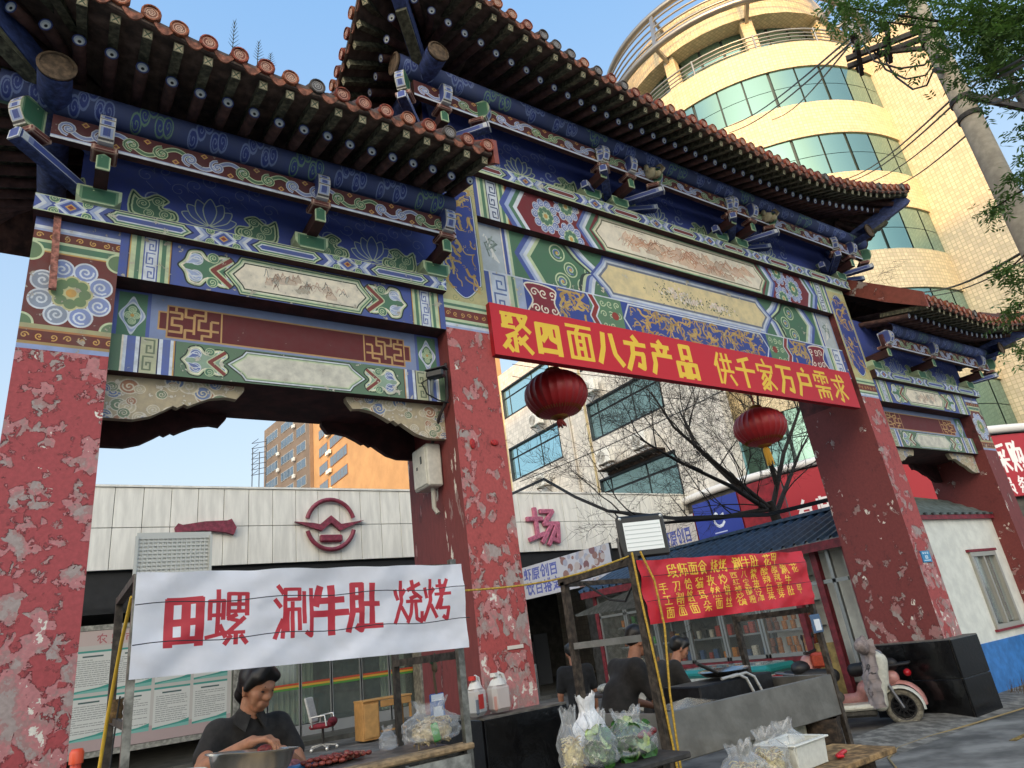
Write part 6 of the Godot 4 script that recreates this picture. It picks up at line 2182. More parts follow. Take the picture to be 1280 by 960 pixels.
func build_pole() -> void:
	var p := thing("utility_pole", "tapered concrete utility pole with steel brackets and cables at right", "utility pole", Vector3(8.57, 0, -1.9))
	part("shaft", MB.new().tube([Vector3(0, 0, 0), Vector3(0, 5, 0), Vector3(0, 9.5, 0)], [0.165, 0.128, 0.105], 18), mat(h("#bfb29e"), 0.85, 0.0, 0.15, 1.5), p)
	var steel := mat(h("#4b443e"), 0.7, 0.3, 0.3, 3.0)
	for y: float in [6.75, 7.0, 8.0]:
		part("steel_band", MB.new().lathe([Vector2(0.12, -0.03), Vector2(0.135, -0.03), Vector2(0.135, 0.03), Vector2(0.12, 0.03)], Transform3D(Basis(), Vector3(0, y, 0)), 18), steel, p)
	part("side_bracket", MB.new().bar(Vector3(-0.1, 6.95, 0.1), Vector3(0.5, 6.55, 0.55), 0.05, 0.08).bar(Vector3(0.1, 6.9, 0.2), Vector3(0.4, 7.0, 0.5), 0.05, 0.05), steel, p)
	part("conduit", MB.new().tube([Vector3(0.42, 8.2, 0.4), Vector3(0.44, 6.9, 0.42), Vector3(0.5, 5.0, 0.46), Vector3(0.5, 0, 0.46)], 0.045, 8), mat(h("#3c3834"), 0.7), p)
	# cross arms reach out towards the gateway
	var d := Vector3(-0.42, 0.12, -0.9).normalized()
	var sx := Vector3(0.85, 0.0, -0.4).normalized()
	var rot := Vector3(0, 8.15, 0)
	for k in 2:
		part("cross_arm", MB.new().bar(rot + sx * (k * 0.16 - 0.08), rot + d * 0.95 + sx * (k * 0.16 - 0.08), 0.05, 0.07), steel, p)
	part("cross_arm", MB.new().bar(rot + Vector3(0.02, -0.25, 0), rot + d * 0.6 + Vector3(0, -0.02, 0), 0.04, 0.05).bar(rot + d * 0.8 - sx * 0.34, rot + d * 0.8 + sx * 0.34, 0.05, 0.06).bar(rot + d * 0.45 - sx * 0.3, rot + d * 0.45 + sx * 0.3, 0.05, 0.06), steel, p)
	var ins := mat(h("#2c2622"), 0.35)
	for k in 6:
		var o := rot + d * (0.8 if k < 3 else 0.45) + sx * ((k % 3 - 1) * 0.3)
		part("insulator", MB.new().lathe([Vector2(0.02, 0), Vector2(0.05, 0.02), Vector2(0.02, 0.05), Vector2(0.055, 0.07), Vector2(0.02, 0.1), Vector2(0.045, 0.12), Vector2(0.02, 0.15), Vector2(0, 0.15)], Transform3D(Basis(), o + Vector3(0, 0.02, 0)), 10), ins, p)
	for k in 3:
		var o := Vector3(-0.13, 7.45 + 0.09 * k, -0.02 + 0.07 * k)
		part("cable_clamp", MB.new().bar(o, o + Vector3(-0.2, 0.05 * k - 0.06, -0.02), 0.05, 0.05), ins, p)
	var cable := mat(h("#15130f"), 0.6)
	for k in 3:
		var a := rot + d * (0.5 + 0.12 * k) + sx * (0.28 - 0.3 * k)
		var b := Vector3(-0.3, 7.42 + 0.09 * k, -0.05 + 0.07 * k)
		part("drop_cable", MB.new().tube([a, a + Vector3(0.02, -0.28 - 0.05 * k, 0.03), a.lerp(b, 0.35) + Vector3(0, -0.42, 0), a.lerp(b, 0.7) + Vector3(0, -0.3, 0), b], 0.012, 6), cable, p)
	# the lines
	var wires := [
		[Vector3(20.66, 19.81, -11.89), Vector3(8.13, 8.53, -2.6), 0.016, "power line from the pole's cross arm, upper one before the tower"],
		[Vector3(20.87, 19.6, -11.84), Vector3(8.17, 8.49, -2.59), 0.016, "power line from the pole's cross arm, second before the tower"],
		[Vector3(21.72, 19.44, -10.49), Vector3(8.17, 8.46, -2.67), 0.014, "power line from the pole's cross arm, lowest before the tower's glass"],
		[Vector3(22.42, 15.71, -9.07), Vector3(8.57, 7.17, -1.75), 0.016, "cable from the pole's steel band to the tower's flat wing, topmost"],
		[Vector3(22.52, 15.59, -9.01), Vector3(8.62, 7.14, -1.7), 0.016, "cable from the pole's steel band to the flat wing, with loose loop"],
		[Vector3(22.76, 15.35, -8.77), Vector3(8.73, 6.99, -1.69), 0.014, "cable from the pole's bracket to the flat wing, third down"],
		[Vector3(23.14, 14.97, -8.36), Vector3(8.81, 6.77, -1.8), 0.014, "cable from the pole's bracket to the flat wing, lowest"],
		[Vector3(8.57, 7.17, -1.75), Vector3(4.4, 4.4, -0.3), 0.014, "cable running from the pole towards the street, topmost at the right edge"],
		[Vector3(8.62, 7.14, -1.7), Vector3(4.4, 4.35, -0.4), 0.014, "cable running from the pole towards the street, middle at the right edge"],
		[Vector3(8.78, 6.9, -1.74), Vector3(4.7, 4.4, -0.55), 0.014, "cable running from the pole towards the street, lowest with dark splice"],
		[Vector3(17.65, 8.59, -6.31), Vector3(7.8, 4.65, -1.6), 0.018, "twin cable from the right roof ridge towards the right edge, thicker"],
		[Vector3(17.62, 8.5, -6.4), Vector3(7.8, 4.55, -1.6), 0.01, "twin cable from the right roof ridge towards the right edge, thinner"],
		[Vector3(10.68, 5.88, -15.12), Vector3(10.92, 5.87, -7.64), 0.012, "thin wire across the bare tree's twigs"],
		[Vector3(10.85, 9.1, -15.04), Vector3(14.8, 7.57, -12.05), 0.01, "thin wire across the white block, lower under the banner"],
		[Vector3(10.81, 9.43, -14.9), Vector3(13.8, 8.39, -12.78), 0.01, "thin wire across the white block, upper under the banner"]]
	for w: Array in wires:
		var pts := []
		for k in 13:
			var f := k / 12.0
			var q: Vector3 = w[0].lerp(w[1], f)
			pts.append(q - Vector3(0, sin(f * PI) * 0.012 * (w[0] - w[1]).length(), 0))
		tag(part("cable", MB.new().tube(pts, w[2], 5), cable), w[3], "cable")
	var sag := MB.new()
	for k in 3:
		var dv := Vector3(0.02 * k, 0.03 * k, -0.02 * k)
		sag.tube([Vector3(10.4, 5.52, -15.6) + dv, Vector3(10.05, 5.39, -13.18) + dv, Vector3(10.3, 4.75, -12.4) + dv, Vector3(10.62, 4.23, -11.67) + dv, Vector3(11.3, 3.75, -10.3) + dv, Vector3(12.16, 3.44, -8.59) + dv, Vector3(13.5, 3.6, -7.2) + dv], 0.016, 5)
	tag(part("cable_bundle", sag, cable), "sagging black cable bundle in front of the second market character", "cable")

func build_across() -> void:
	# flats across the street, behind the viewer: they keep the morning sun off the gateway
	for e: Array in [[Vector3(-52, 0, 58), 92.0, 30.0, -0.83, "long pale apartment block across the street"], [Vector3(-24.4, 0, -65.4), 18.2, 58.0, -0.83, "tall grey apartment tower beyond the left side street"]]:
		var b := thing("apartment_block", e[4], "building", e[0], e[3])
		part("wall", MB.new().box(Vector3(0, e[2] / 2, 0), Vector3(e[1], e[2], 12)), mat(h("#b9b0a2"), 0.8, 0.0, 0.2, 0.05), b)
		part("roof", MB.new().box(Vector3(0, e[2] + 0.3, 0), Vector3(e[1] + 0.6, 0.6, 12.6)), mat(h("#7a746c"), 0.8), b)

# ---------------------------------------------------------------- carts, goods, people in front
func flesh(bones: Array, cell: float, k: float) -> MB:
	# one continuous skin round tapered bones, meshed as surface nets
	var lo := Vector3.INF
	var hi := -Vector3.INF
	for b: Array in bones:
		var r := maxf(b[2], b[3]) + cell * 3.0
		for e in 2:
			lo = lo.min(b[e] - Vector3.ONE * r)
			hi = hi.max(b[e] + Vector3.ONE * r)
	var nx := int((hi.x - lo.x) / cell) + 2
	var ny := int((hi.y - lo.y) / cell) + 2
	var nz := int((hi.z - lo.z) / cell) + 2
	var f := PackedFloat32Array()
	f.resize(nx * ny * nz)
	f.fill(1.0)
	for b: Array in bones:
		var pa: Vector3 = b[0]
		var ab: Vector3 = b[1] - b[0]
		var ra: float = b[2]
		var rb: float = b[3]
		var l2 := maxf(ab.length_squared(), 1e-9)
		var mr := Vector3.ONE * (maxf(ra, rb) + k + cell * 2.0)
		var p0 := (pa.min(b[1]) - mr - lo) / cell
		var p1 := (pa.max(b[1]) + mr - lo) / cell
		for z in range(maxi(0, int(p0.z)), mini(nz - 1, int(p1.z) + 1) + 1):
			for y in range(maxi(0, int(p0.y)), mini(ny - 1, int(p1.y) + 1) + 1):
				var row := (z * ny + y) * nx
				for x in range(maxi(0, int(p0.x)), mini(nx - 1, int(p1.x) + 1) + 1):
					var p := lo + Vector3(x, y, z) * cell - pa
					var t := clampf(p.dot(ab) / l2, 0.0, 1.0)
					var d := (p - ab * t).length() - lerpf(ra, rb, t)
					var g := f[row + x]
					var hh := maxf(k - absf(g - d), 0.0) / k
					f[row + x] = minf(g, d) - hh * hh * k * 0.25
	var id := PackedInt32Array()
	id.resize(nx * ny * nz)
	id.fill(-1)
	var m := MB.new()
	var sx := 1
	var sy := nx
	var sz := nx * ny
	var corner := [0, sx, sy, sx + sy, sz, sx + sz, sy + sz, sx + sy + sz]
	var off := [Vector3(0, 0, 0), Vector3(1, 0, 0), Vector3(0, 1, 0), Vector3(1, 1, 0), Vector3(0, 0, 1), Vector3(1, 0, 1), Vector3(0, 1, 1), Vector3(1, 1, 1)]
	var edges := [[0, 1], [2, 3], [4, 5], [6, 7], [0, 2], [1, 3], [4, 6], [5, 7], [0, 4], [1, 5], [2, 6], [3, 7]]
	for z in nz - 1:
		for y in ny - 1:
			for x in nx - 1:
				var i := x + y * sy + z * sz
				var neg := 0
				for c: int in corner:
					if f[i + c] < 0.0:
						neg += 1
				if neg == 0 or neg == 8:
					continue
				var s := Vector3.ZERO
				var n := 0
				for e: Array in edges:
					var a := f[i + corner[e[0]]]
					var b := f[i + corner[e[1]]]
					if (a < 0.0) != (b < 0.0):
						s += off[e[0]].lerp(off[e[1]], a / (a - b))
						n += 1
				s /= n
				id[i] = m.v.size()
				m.v.append(lo + (Vector3(x, y, z) + s) * cell)
				var g := Vector3(f[i + 1] - f[i] + f[i + 7 - 7 + sx + sy] - f[i + sy], f[i + sy] - f[i] + f[i + sx + sy] - f[i + sx], f[i + sz] - f[i] + f[i + sx + sz] - f[i + sx])
				m.n.append(g.normalized())
				m.u.append(Vector2.ZERO)
	for z in range(1, nz - 1):
		for y in range(1, ny - 1):
			for x in range(1, nx - 1):
				var i := x + y * sy + z * sz
				for ax in 3:
					var st: int = [sx, sy, sz][ax]
					if (f[i] < 0.0) == (f[i + st] < 0.0):
						continue
					var u: int = [sy, sz, sx][ax]
					var w: int = [sz, sx, sy][ax]
					var q := [id[i], id[i - u], id[i - u - w], id[i - w]]
					if q.min() < 0:
						continue
					if f[i] < 0.0:
						for t: int in [0, 2, 1, 0, 3, 2]:
							m.x.append(q[t])
					else:
						for t: int in [0, 1, 2, 0, 2, 3]:
							m.x.append(q[t])
	return m

func cloth_mat(c: Color) -> StandardMaterial3D:
	var m: StandardMaterial3D = mat(c, 0.9, 0.0, 0.35, 2.5)
	m.rim_enabled = true
	m.rim = 0.3
	return m

func cap(a: Vector3, b: Vector3, ra: float, rb: float) -> Array:
	return [a, b, ra, rb]

func hand(b: Array, w: Vector3, fwd: Vector3, down: Vector3, s: float) -> void:
	# palm, four bent fingers of different length and a thumb from the side of the palm
	var side := fwd.cross(down).normalized() * s
	var palm := w + fwd * 0.075
	for k in 4:
		var o := (k - 1.5) * 0.019
		b.append(cap(w + side * o * 0.7, palm + side * o, 0.014, 0.0125))
		var ln: float = [0.036, 0.042, 0.039, 0.03][k]
		var j1 := palm + side * o * 1.08 + fwd * ln * 0.8 + down * ln * 0.7
		var j2 := j1 + fwd * ln * 0.15 + down * ln * 0.85
		b.append(cap(palm + side * o, j1, 0.0105, 0.009))
		b.append(cap(j1, j2, 0.009, 0.0078))
		b.append(cap(j2, j2 + down * ln * 0.5 - fwd * ln * 0.2, 0.0078, 0.006))
	var t0 := w + fwd * 0.025 - side * 0.03
	var t1 := t0 + fwd * 0.035 - side * 0.012 + down * 0.018
	b.append(cap(w + fwd * 0.01 - side * 0.015, t0, 0.014, 0.012))
	b.append(cap(t0, t1, 0.0115, 0.0095))
	b.append(cap(t1, t1 + fwd * 0.022 + down * 0.022 + side * 0.006, 0.0095, 0.0075))

func head_at(p: Node, c: Vector3, fw: Vector3, skin: Material, hair: Material, style: int, cell: float) -> void:
	# c: between the ears; fw: where the face points
	var f := fw.normalized()
	var r := f.cross(Vector3.UP).normalized()
	var u := r.cross(f)
	var at := func(x: float, y: float, z: float) -> Vector3: return c + r * x + u * y + f * z
	var b := []
	b.append(cap(at.call(0, 0.035, -0.025), at.call(0, 0.04, 0.02), 0.078, 0.074))
	b.append(cap(at.call(0, -0.02, 0.03), at.call(0, -0.055, 0.045), 0.062, 0.043))
	b.append(cap(at.call(-0.012, -0.088, 0.062), at.call(0.012, -0.088, 0.062), 0.022, 0.022))
	b.append(cap(at.call(0, -0.05, -0.005), at.call(0, -0.085, 0.0), 0.052, 0.048))
	for s: float in [-1.0, 1.0]:
		b.append(cap(at.call(0.038 * s, -0.02, 0.062), at.call(0.034 * s, -0.05, 0.055), 0.026, 0.022))
		b.append(cap(at.call(0.03 * s, 0.03, 0.083), at.call(0.012 * s, 0.03, 0.09), 0.012, 0.012))
		b.append(cap(at.call(0.077 * s, 0.0, -0.005), at.call(0.074 * s, -0.035, 0.0), 0.015, 0.011))
		b.append(cap(at.call(0.012 * s, -0.022, 0.097), at.call(0.008 * s, -0.022, 0.1), 0.009, 0.009))
	b.append(cap(at.call(0, 0.02, 0.09), at.call(0, -0.018, 0.108), 0.009, 0.013))
	b.append(cap(at.call(-0.02, -0.056, 0.09), at.call(0.02, -0.056, 0.09), 0.008, 0.008))
	b.append(cap(at.call(-0.016, -0.066, 0.087), at.call(0.016, -0.066, 0.087), 0.009, 0.009))
	part("head", flesh(b, cell, 0.022), skin, p)
	var dark := mat(h("#171210"), 0.4)
	for s: float in [-1.0, 1.0]:
		part("eye", MB.new().ball(at.call(0.031 * s, 0.012, 0.087), Vector3(0.013, 0.006, 0.008), 10, 6, Basis(r, u, f)), dark, p)
		part("eyebrow", MB.new().tube([at.call(0.014 * s, 0.034, 0.098), at.call(0.032 * s, 0.038, 0.093), at.call(0.048 * s, 0.032, 0.08)], [0.003, 0.004, 0.002], 6), dark, p)
	part("mouth", MB.new().tube([at.call(-0.022, -0.06, 0.094), at.call(0, -0.059, 0.1), at.call(0.022, -0.06, 0.094)], [0.002, 0.0042, 0.002], 6), mat(h("#7c4038"), 0.6), p)
	var q := []
	q.append(cap(at.call(0, 0.05, -0.03), at.call(0, 0.06, 0.01), 0.086, 0.078))
	q.append(cap(at.call(0, 0.0, -0.055), at.call(0, 0.04, -0.05), 0.066, 0.075))
	for s: float in [-1.0, 1.0]:
		q.append(cap(at.call(0.055 * s, 0.075, 0.03), at.call(0.077 * s, 0.0, 0.004), 0.034, 0.015))
		q.append(cap(at.call(0.02, 0.118, 0.045), at.call(0.058 * s, 0.078, 0.068), 0.03, 0.016))
	if style == 1:
		q.append(cap(at.call(0, -0.03, -0.1), at.call(-0.01, -0.08, -0.11), 0.036, 0.032))
		q.append(cap(at.call(-0.01, -0.08, -0.11), at.call(-0.05, -0.16, -0.09), 0.032, 0.016))
	part("hair", flesh(q, cell * 1.0, 0.034), hair, p)

func build_people() -> void:
	var skin := mat(h("#b98263"), 0.55, 0.0, 0.12, 4.0)
	skin.subsurf_scatter_enabled = true
	skin.subsurf_scatter_strength = 0.12
	var black := mat(h("#15110f"), 0.45, 0.0, 0.3, 8.0)
	var shirt := cloth_mat(h("#34312f"))
	# the cook at the near cart: leaning over a steel bowl
	var p := thing("person", "woman in dark collared shirt with ponytail, reaching into a steel bowl", "person")
	var nb := Vector3(0.985, 1.435, -4.30)
	var sl := Vector3(0.82, 1.375, -4.3)
	var sr := Vector3(1.17, 1.36, -4.34)
	var body := []
	body.append(cap(Vector3(1.0, 0.95, -4.42), Vector3(0.99, 1.2, -4.36), 0.15, 0.145))
	body.append(cap(Vector3(0.92, 1.3, -4.34), Vector3(1.06, 1.29, -4.36), 0.105, 0.105))
	body.append(cap(sl + Vector3(0.04, -0.01, 0), sr - Vector3(0.04, 0.0, 0), 0.068, 0.068))
	body.append(cap(sl, Vector3(0.765, 1.27, -4.25), 0.064, 0.066))
	body.append(cap(sr, Vector3(1.235, 1.22, -4.32), 0.064, 0.066))
	body.append(cap(nb - Vector3(0, 0.06, 0), nb, 0.075, 0.066))
	part("shirt", flesh(body, 0.012, 0.05), shirt, p)
	var fs := MB.new()
	for s: float in [-1.0, 1.0]:
		var o := nb + Vector3(0.0, 0.0, 0.03)
		fs.prism(PackedVector2Array([Vector2(0, 0), Vector2(s * 0.075, 0.035), Vector2(s * 0.09, -0.03), Vector2(s * 0.03, -0.085)]), 0.008, Transform3D(Basis(Vector3.UP, 0.3 + s * 0.5) * Basis(Vector3.RIGHT, -0.45), o + Vector3(s * 0.012 + 0.01, 0.0, 0.05)))
	part("collar", fs, cloth_mat(h("#3a3735")), p)
	var a := []
	a.append(cap(Vector3(0.775, 1.29, -4.25), Vector3(0.735, 1.225, -4.16), 0.046, 0.042))
	a.append(cap(Vector3(0.735, 1.225, -4.16), Vector3(0.9, 1.335, -3.83), 0.042, 0.026))
	hand(a, Vector3(0.9, 1.335, -3.83), Vector3(0.72, 0.05, 0.5).normalized(), Vector3(0.25, -0.92, 0.2).normalized(), -1.0)
	part("arm", flesh(a, 0.0055, 0.012), skin, p)
	a = []
	a.append(cap(Vector3(1.23, 1.24, -4.32), Vector3(1.25, 1.13, -4.22), 0.046, 0.042))
	a.append(cap(Vector3(1.25, 1.13, -4.22), Vector3(1.07, 1.26, -3.92), 0.042, 0.026))
	hand(a, Vector3(1.07, 1.26, -3.92), Vector3(-0.4, 0.1, 0.8).normalized(), Vector3(-0.3, -0.9, 0.1).normalized(), 1.0)
	part("arm", flesh(a, 0.0055, 0.012), skin, p)
	part("neck", flesh([cap(nb - Vector3(0, 0.05, 0.01), nb + Vector3(0.012, 0.07, 0.025), 0.06, 0.054), cap(nb + Vector3(0.012, -0.005, 0.035), nb + Vector3(0.02, -0.075, 0.05), 0.034, 0.016)], 0.008, 0.02), skin, p)
	head_at(p, Vector3(1.015, 1.575, -4.235), Vector3(0.42, -0.42, 0.8), skin, black, 1, 0.005)
	part("trousers", flesh([cap(Vector3(0.93, 0.9, -4.43), Vector3(0.92, 0.08, -4.42), 0.12, 0.07), cap(Vector3(1.07, 0.9, -4.43), Vector3(1.08, 0.08, -4.42), 0.12, 0.07)], 0.02, 0.04), cloth_mat(h("#22242a")), p)
	# three more at work behind the second cart
	worker("person in charcoal shirt bent over pans right behind the second cart", Vector3(4.02, 0, -4.8), 1.35, 0.5, h("#2c2a2a"), 1.0)
	worker("person standing back turned in black shirt beside the dim hall", Vector3(5.85, -0.1, -7.6), 2.7, 0.02, h("#1d1e22"), 0.96)
	worker("person in dark jacket leaning over a table before the kiosk", Vector3(5.75, -0.08, -6.1), 1.2, 0.62, h("#2a2725"), 0.97)

func worker(label: String, at: Vector3, turn: float, lean: float, c: Color, s: float) -> void:
	var p := thing("person", label, "person", at, turn)
	p.scale = Vector3.ONE * s
	var skin := mat(h("#a8745a"), 0.6, 0.0, 0.12, 4.0)
	var hip := Vector3(0, 0.92, 0)
	var ch := hip + Vector3(0, cos(lean) * 0.42, sin(lean) * 0.42)
	var nk := ch + Vector3(0, cos(lean + 0.1) * 0.13, sin(lean + 0.1) * 0.13)
	var b := []
	b.append(cap(hip - Vector3(0, 0.08, 0), hip.lerp(ch, 0.5), 0.155, 0.15))
	b.append(cap(ch + Vector3(-0.09, -0.06, 0), ch + Vector3(0.09, -0.06, 0), 0.115, 0.115))
	b.append(cap(ch + Vector3(-0.16, 0.03, 0), ch + Vector3(0.16, 0.03, 0), 0.072, 0.072))
	var a := []
	for e: float in [-1.0, 1.0]:
		var sh := ch + Vector3(0.19 * e, 0.02, 0.0)
		var el := sh + Vector3(0.05 * e, -0.27, 0.04 + lean * 0.12)
		var wr := el + (Vector3(-0.03 * e, -0.08, 0.23) if lean > 0.3 else Vector3(0.0, -0.24, 0.05))
		b.append(cap(sh, sh.lerp(el, 0.75), 0.066, 0.062))
		a.append(cap(sh.lerp(el, 0.6), el, 0.045, 0.04))
		a.append(cap(el, wr, 0.04, 0.026))
		hand(a, wr, (wr - el).normalized(), Vector3(0, -1, 0.1).normalized() if lean > 0.3 else Vector3(-e, -0.1, 0.2).normalized(), e)
	part("shirt", flesh(b, 0.018, 0.06), cloth_mat(c), p)
	part("arms", flesh(a, 0.009, 0.012), skin, p)
	part("neck", flesh([cap(nk - Vector3(0, 0.06, 0), nk + Vector3(0, 0.06, 0.02 + lean * 0.06), 0.058, 0.054)], 0.012, 0.02), skin, p)
	head_at(p, nk + Vector3(0, 0.13 * cos(lean * 0.8), 0.03 + 0.13 * sin(lean * 0.8)), Vector3(0, -0.15 - lean * 0.7, 1), skin, mat(h("#15110f"), 0.45, 0.0, 0.3, 8.0), 0, 0.009)
	var l := []
	for e: float in [-1.0, 1.0]:
		l.append(cap(Vector3(0.09 * e, 0.88, 0), Vector3(0.1 * e, 0.48, 0.02), 0.105, 0.072))
		l.append(cap(Vector3(0.1 * e, 0.48, 0.02), Vector3(0.11 * e, 0.1, -0.01), 0.068, 0.05))
	part("trousers", flesh(l, 0.018, 0.03), cloth_mat(h("#1c1d22")), p)
	for e: float in [-1.0, 1.0]:
		part("shoe", flesh([cap(Vector3(0.11 * e, 0.05, -0.04), Vector3(0.12 * e, 0.04, 0.13), 0.045, 0.036)], 0.012, 0.02), mat(h("#18181a"), 0.6), p)

func drape(tl: Vector3, tr: Vector3, br: Vector3, bl: Vector3, nu: int, nv: int, amp: float, sd: int) -> MB:
	# a cloth banner: hung between corners, slightly slack and creased
	var n := FastNoiseLite.new()
	n.seed = sd
	n.frequency = 1.6
	n.fractal_octaves = 3
	var out := (tr - tl).cross(tl - bl).normalized()
	var p := []
	for s: float in [0.0, -0.004]:
		for j in nv:
			var v := float(j) / (nv - 1)
			for i in nu:
				var u := float(i) / (nu - 1)
				var q := tl.lerp(tr, u).lerp(bl.lerp(br, u), v)
				var tug := 0.012 * pow(absf(sin(u * PI * 5.0)), 3.0) * (1.0 - v)
				q += out * (amp * (n.get_noise_2d(u * 3.2 + v * 1.1, v * 0.8 - u * 0.6) + 0.5 * sin((u * 2.0 + v) * 9.0) * 0.3) + s) - Vector3(0, tug * 0.5, 0)
				p.append(q)
	var m := MB.new().grid(p.slice(0, nu * nv), nu, nv)
	return m

func frame_bar(parent: Node, called: String, p: Vector3, q: Vector3, w: float, m: Material) -> void:
	part(called, MB.new().bar(p, q, w, w), m, parent)

func build_near_cart() -> void:
	var steel := mat(h("#8f8d88"), 0.38, 0.75, 0.35, 2.0)
	var iron := mat(h("#544c45"), 0.7, 0.3, 0.4, 3.0)
	var wood := mat(h("#a58a68"), 0.75, 0.0, 0.4, 2.5)
	var c := thing("snack_cart", "steel snack cart with wooden counter edge under the white banner", "food cart")
	var x0 := 0.31
	var x1 := 1.86
	frame_bar(c, "post", Vector3(x0, 0, -3.4), Vector3(x0, 2.1, -3.4), 0.032, steel)
	frame_bar(c, "post", Vector3(x1, 0, -3.4), Vector3(x1, 2.1, -3.4), 0.036, steel)
	frame_bar(c, "post", Vector3(x0, 0, -4.25), Vector3(x0, 2.11, -4.25), 0.036, iron)
	frame_bar(c, "post", Vector3(x1, 0, -4.25), Vector3(x1, 1.66, -4.25), 0.036, iron)
	frame_bar(c, "rail", Vector3(x0, 2.09, -4.23), Vector3(x0, 2.09, -3.42), 0.034, iron)
	frame_bar(c, "rail", Vector3(x1, 1.6, -4.23), Vector3(x1, 1.6, -3.42), 0.04, iron)
	frame_bar(c, "rail", Vector3(x0 + 0.02, 2.08, -3.4), Vector3(x1 - 0.02, 2.06, -3.4), 0.03, iron)
	part("counter_top", MB.new().box(Vector3(0.86, 1.145, -3.72), Vector3(2.02, 0.03, 0.56)), mat(h("#6d6a66"), 0.45, 0.5, 0.4, 2.0), c)
	part("wooden_edge", MB.new().bev(Vector3(0.86, 1.165, -3.41), Vector3(2.04, 0.03, 0.1), 0.008), wood, c)
	part("front_panel", MB.new().box(Vector3(0.86, 0.72, -3.39), Vector3(2.0, 0.82, 0.02)), mat(h("#aaa9a4"), 0.45, 0.5, 0.3, 2.0), c)
	part("side_panel", MB.new().box(Vector3(x1 + 0.0, 0.72, -3.7), Vector3(0.02, 0.82, 0.56)), steel, c)
	part("cross_bar", MB.new().bar(Vector3(x0, 1.52, -4.25), Vector3(x0, 1.5, -3.4), 0.02, 0.03), iron, c)
	# lashings at the left post
	part("lashing", MB.new().lathe([Vector2(0.025, -0.05), Vector2(0.036, -0.03), Vector2(0.03, -0.01), Vector2(0.037, 0.01), Vector2(0.03, 0.03), Vector2(0.034, 0.05)], Transform3D(Basis(), Vector3(x0, 1.56, -4.0)), 10), mat(h("#7d6038"), 0.8, 0.0, 0.5, 6.0), c)
	# yellow rope down the left side
	tag(part("rope", MB.new().tube([Vector3(0.3, 2.02, -3.5), Vector3(0.29, 1.85, -3.7), Vector3(0.275, 1.55, -3.9), Vector3(0.26, 1.3, -3.95), Vector3(0.25, 0.9, -3.95)], 0.008, 6), mat(h("#c9a432"), 0.6)), "yellow rope hanging down beside the near cart's left posts", "rope")
	tag(part("string", MB.new().tube([Vector3(0.31, 1.62, -3.8), Vector3(0.3, 1.45, -3.82), Vector3(0.285, 1.2, -3.8), Vector3(0.28, 0.9, -3.8)], 0.004, 5), mat(h("#1a1a1a"), 0.6)), "thin black cord hanging between the near cart's left posts", "cord")
	# white banner with its red lettering
	var p := Paint.new(1400, 370, h("#d9dae2"))
	var red := h("#c42030")
	var xs := [0.075, 0.185, 0.37, 0.482, 0.592, 0.745, 0.85]
	for i in 7:
		write(p, "田螺涮牛肚烧烤"[i], Vector2(1400 * xs[i] - 6, 84 - 34 * xs[i]), Vector2(148 if i < 5 else 136, 196 if i < 5 else 184), 32 if i in [0, 3] else (17 if i in [1, 2, 5, 6] else 26), red)
	var im := wear(p, 55, -0.5, h("#d9dae2"), 0.09, 0.006)
	var bm := texmat(im, 0.6)
	bm.backlight_enabled = true
	bm.backlight = h("#6a6a6a")
	tag(part("white_banner", drape(Vector3(0.3, 2.105, -3.365), Vector3(1.905, 2.07, -3.365), Vector3(1.895, 1.63, -3.365), Vector3(0.3, 1.675, -3.365), 60, 16, 0.02, 3), bm), "white cloth banner with large red characters on the near cart", "banner")
	for y: Array in [[1.965, 1.94, "upper"], [1.805, 1.775, "lower"]]:
		var pts := []
		for i in 25:
			var f := i / 24.0
			pts.append(Vector3(lerpf(0.3, 1.9, f), lerpf(y[0], y[1], f) + 0.006 * sin(f * 21.0), -3.325))
		tag(part("wire", MB.new().tube(pts, 0.0022, 4), mat(h("#26262a"), 0.6)), y[2] + " dark wire strung across the white banner", "wire")
	# plastic lattice panel above it
	var gp := thing("lattice_panel", "white plastic lattice panel standing above the white banner's left end", "panel", Vector3(0.475, 2.2, -3.62))
	var wp := mat(h("#b4b5ae"), 0.5)
	var lat := MB.new()
	for k in 16:
		lat.box(Vector3(-0.155 + 0.31 * k / 15.0, 0, 0), Vector3(0.007, 0.22, 0.006))
	for k in 12:
		lat.box(Vector3(0, -0.1 + 0.2 * k / 11.0, 0.001), Vector3(0.32, 0.007, 0.006))
	part("lattice", lat, wp, gp)
	part("backing", MB.new().box(Vector3(0, 0, -0.008), Vector3(0.32, 0.22, 0.006)), mat(h("#f0f0ea"), 0.6), gp)
	part("rim", MB.new().bar(Vector3(-0.162, -0.11, 0), Vector3(-0.162, 0.11, 0), 0.012, 0.03).bar(Vector3(0.162, -0.11, 0), Vector3(0.162, 0.11, 0), 0.012, 0.03).bar(Vector3(-0.162, 0.11, 0), Vector3(0.162, 0.11, 0), 0.012, 0.03).bar(Vector3(-0.162, -0.11, 0), Vector3(0.162, -0.11, 0), 0.012, 0.03), wp, gp)
	# bowls
	var chrome := mat(h("#dcdad4"), 0.26, 0.9)
	var bowl := [Vector2(0.0, 0.006), Vector2(0.1, 0.004), Vector2(0.13, 0.02), Vector2(0.165, 0.07), Vector2(0.182, 0.125), Vector2(0.198, 0.13), Vector2(0.2, 0.136), Vector2(0.182, 0.134), Vector2(0.16, 0.075), Vector2(0.12, 0.024), Vector2(0, 0.014)]
	tag(part("steel_bowl", MB.new().lathe(bowl, Transform3D(), 40), chrome, self, Transform3D(Basis(Vector3(0.3, 0, 1).normalized(), -0.1) * Basis.from_scale(Vector3.ONE * 1.03), Vector3(0.84, 1.172, -3.62))), "large shiny steel bowl under the woman's hand", "bowl")
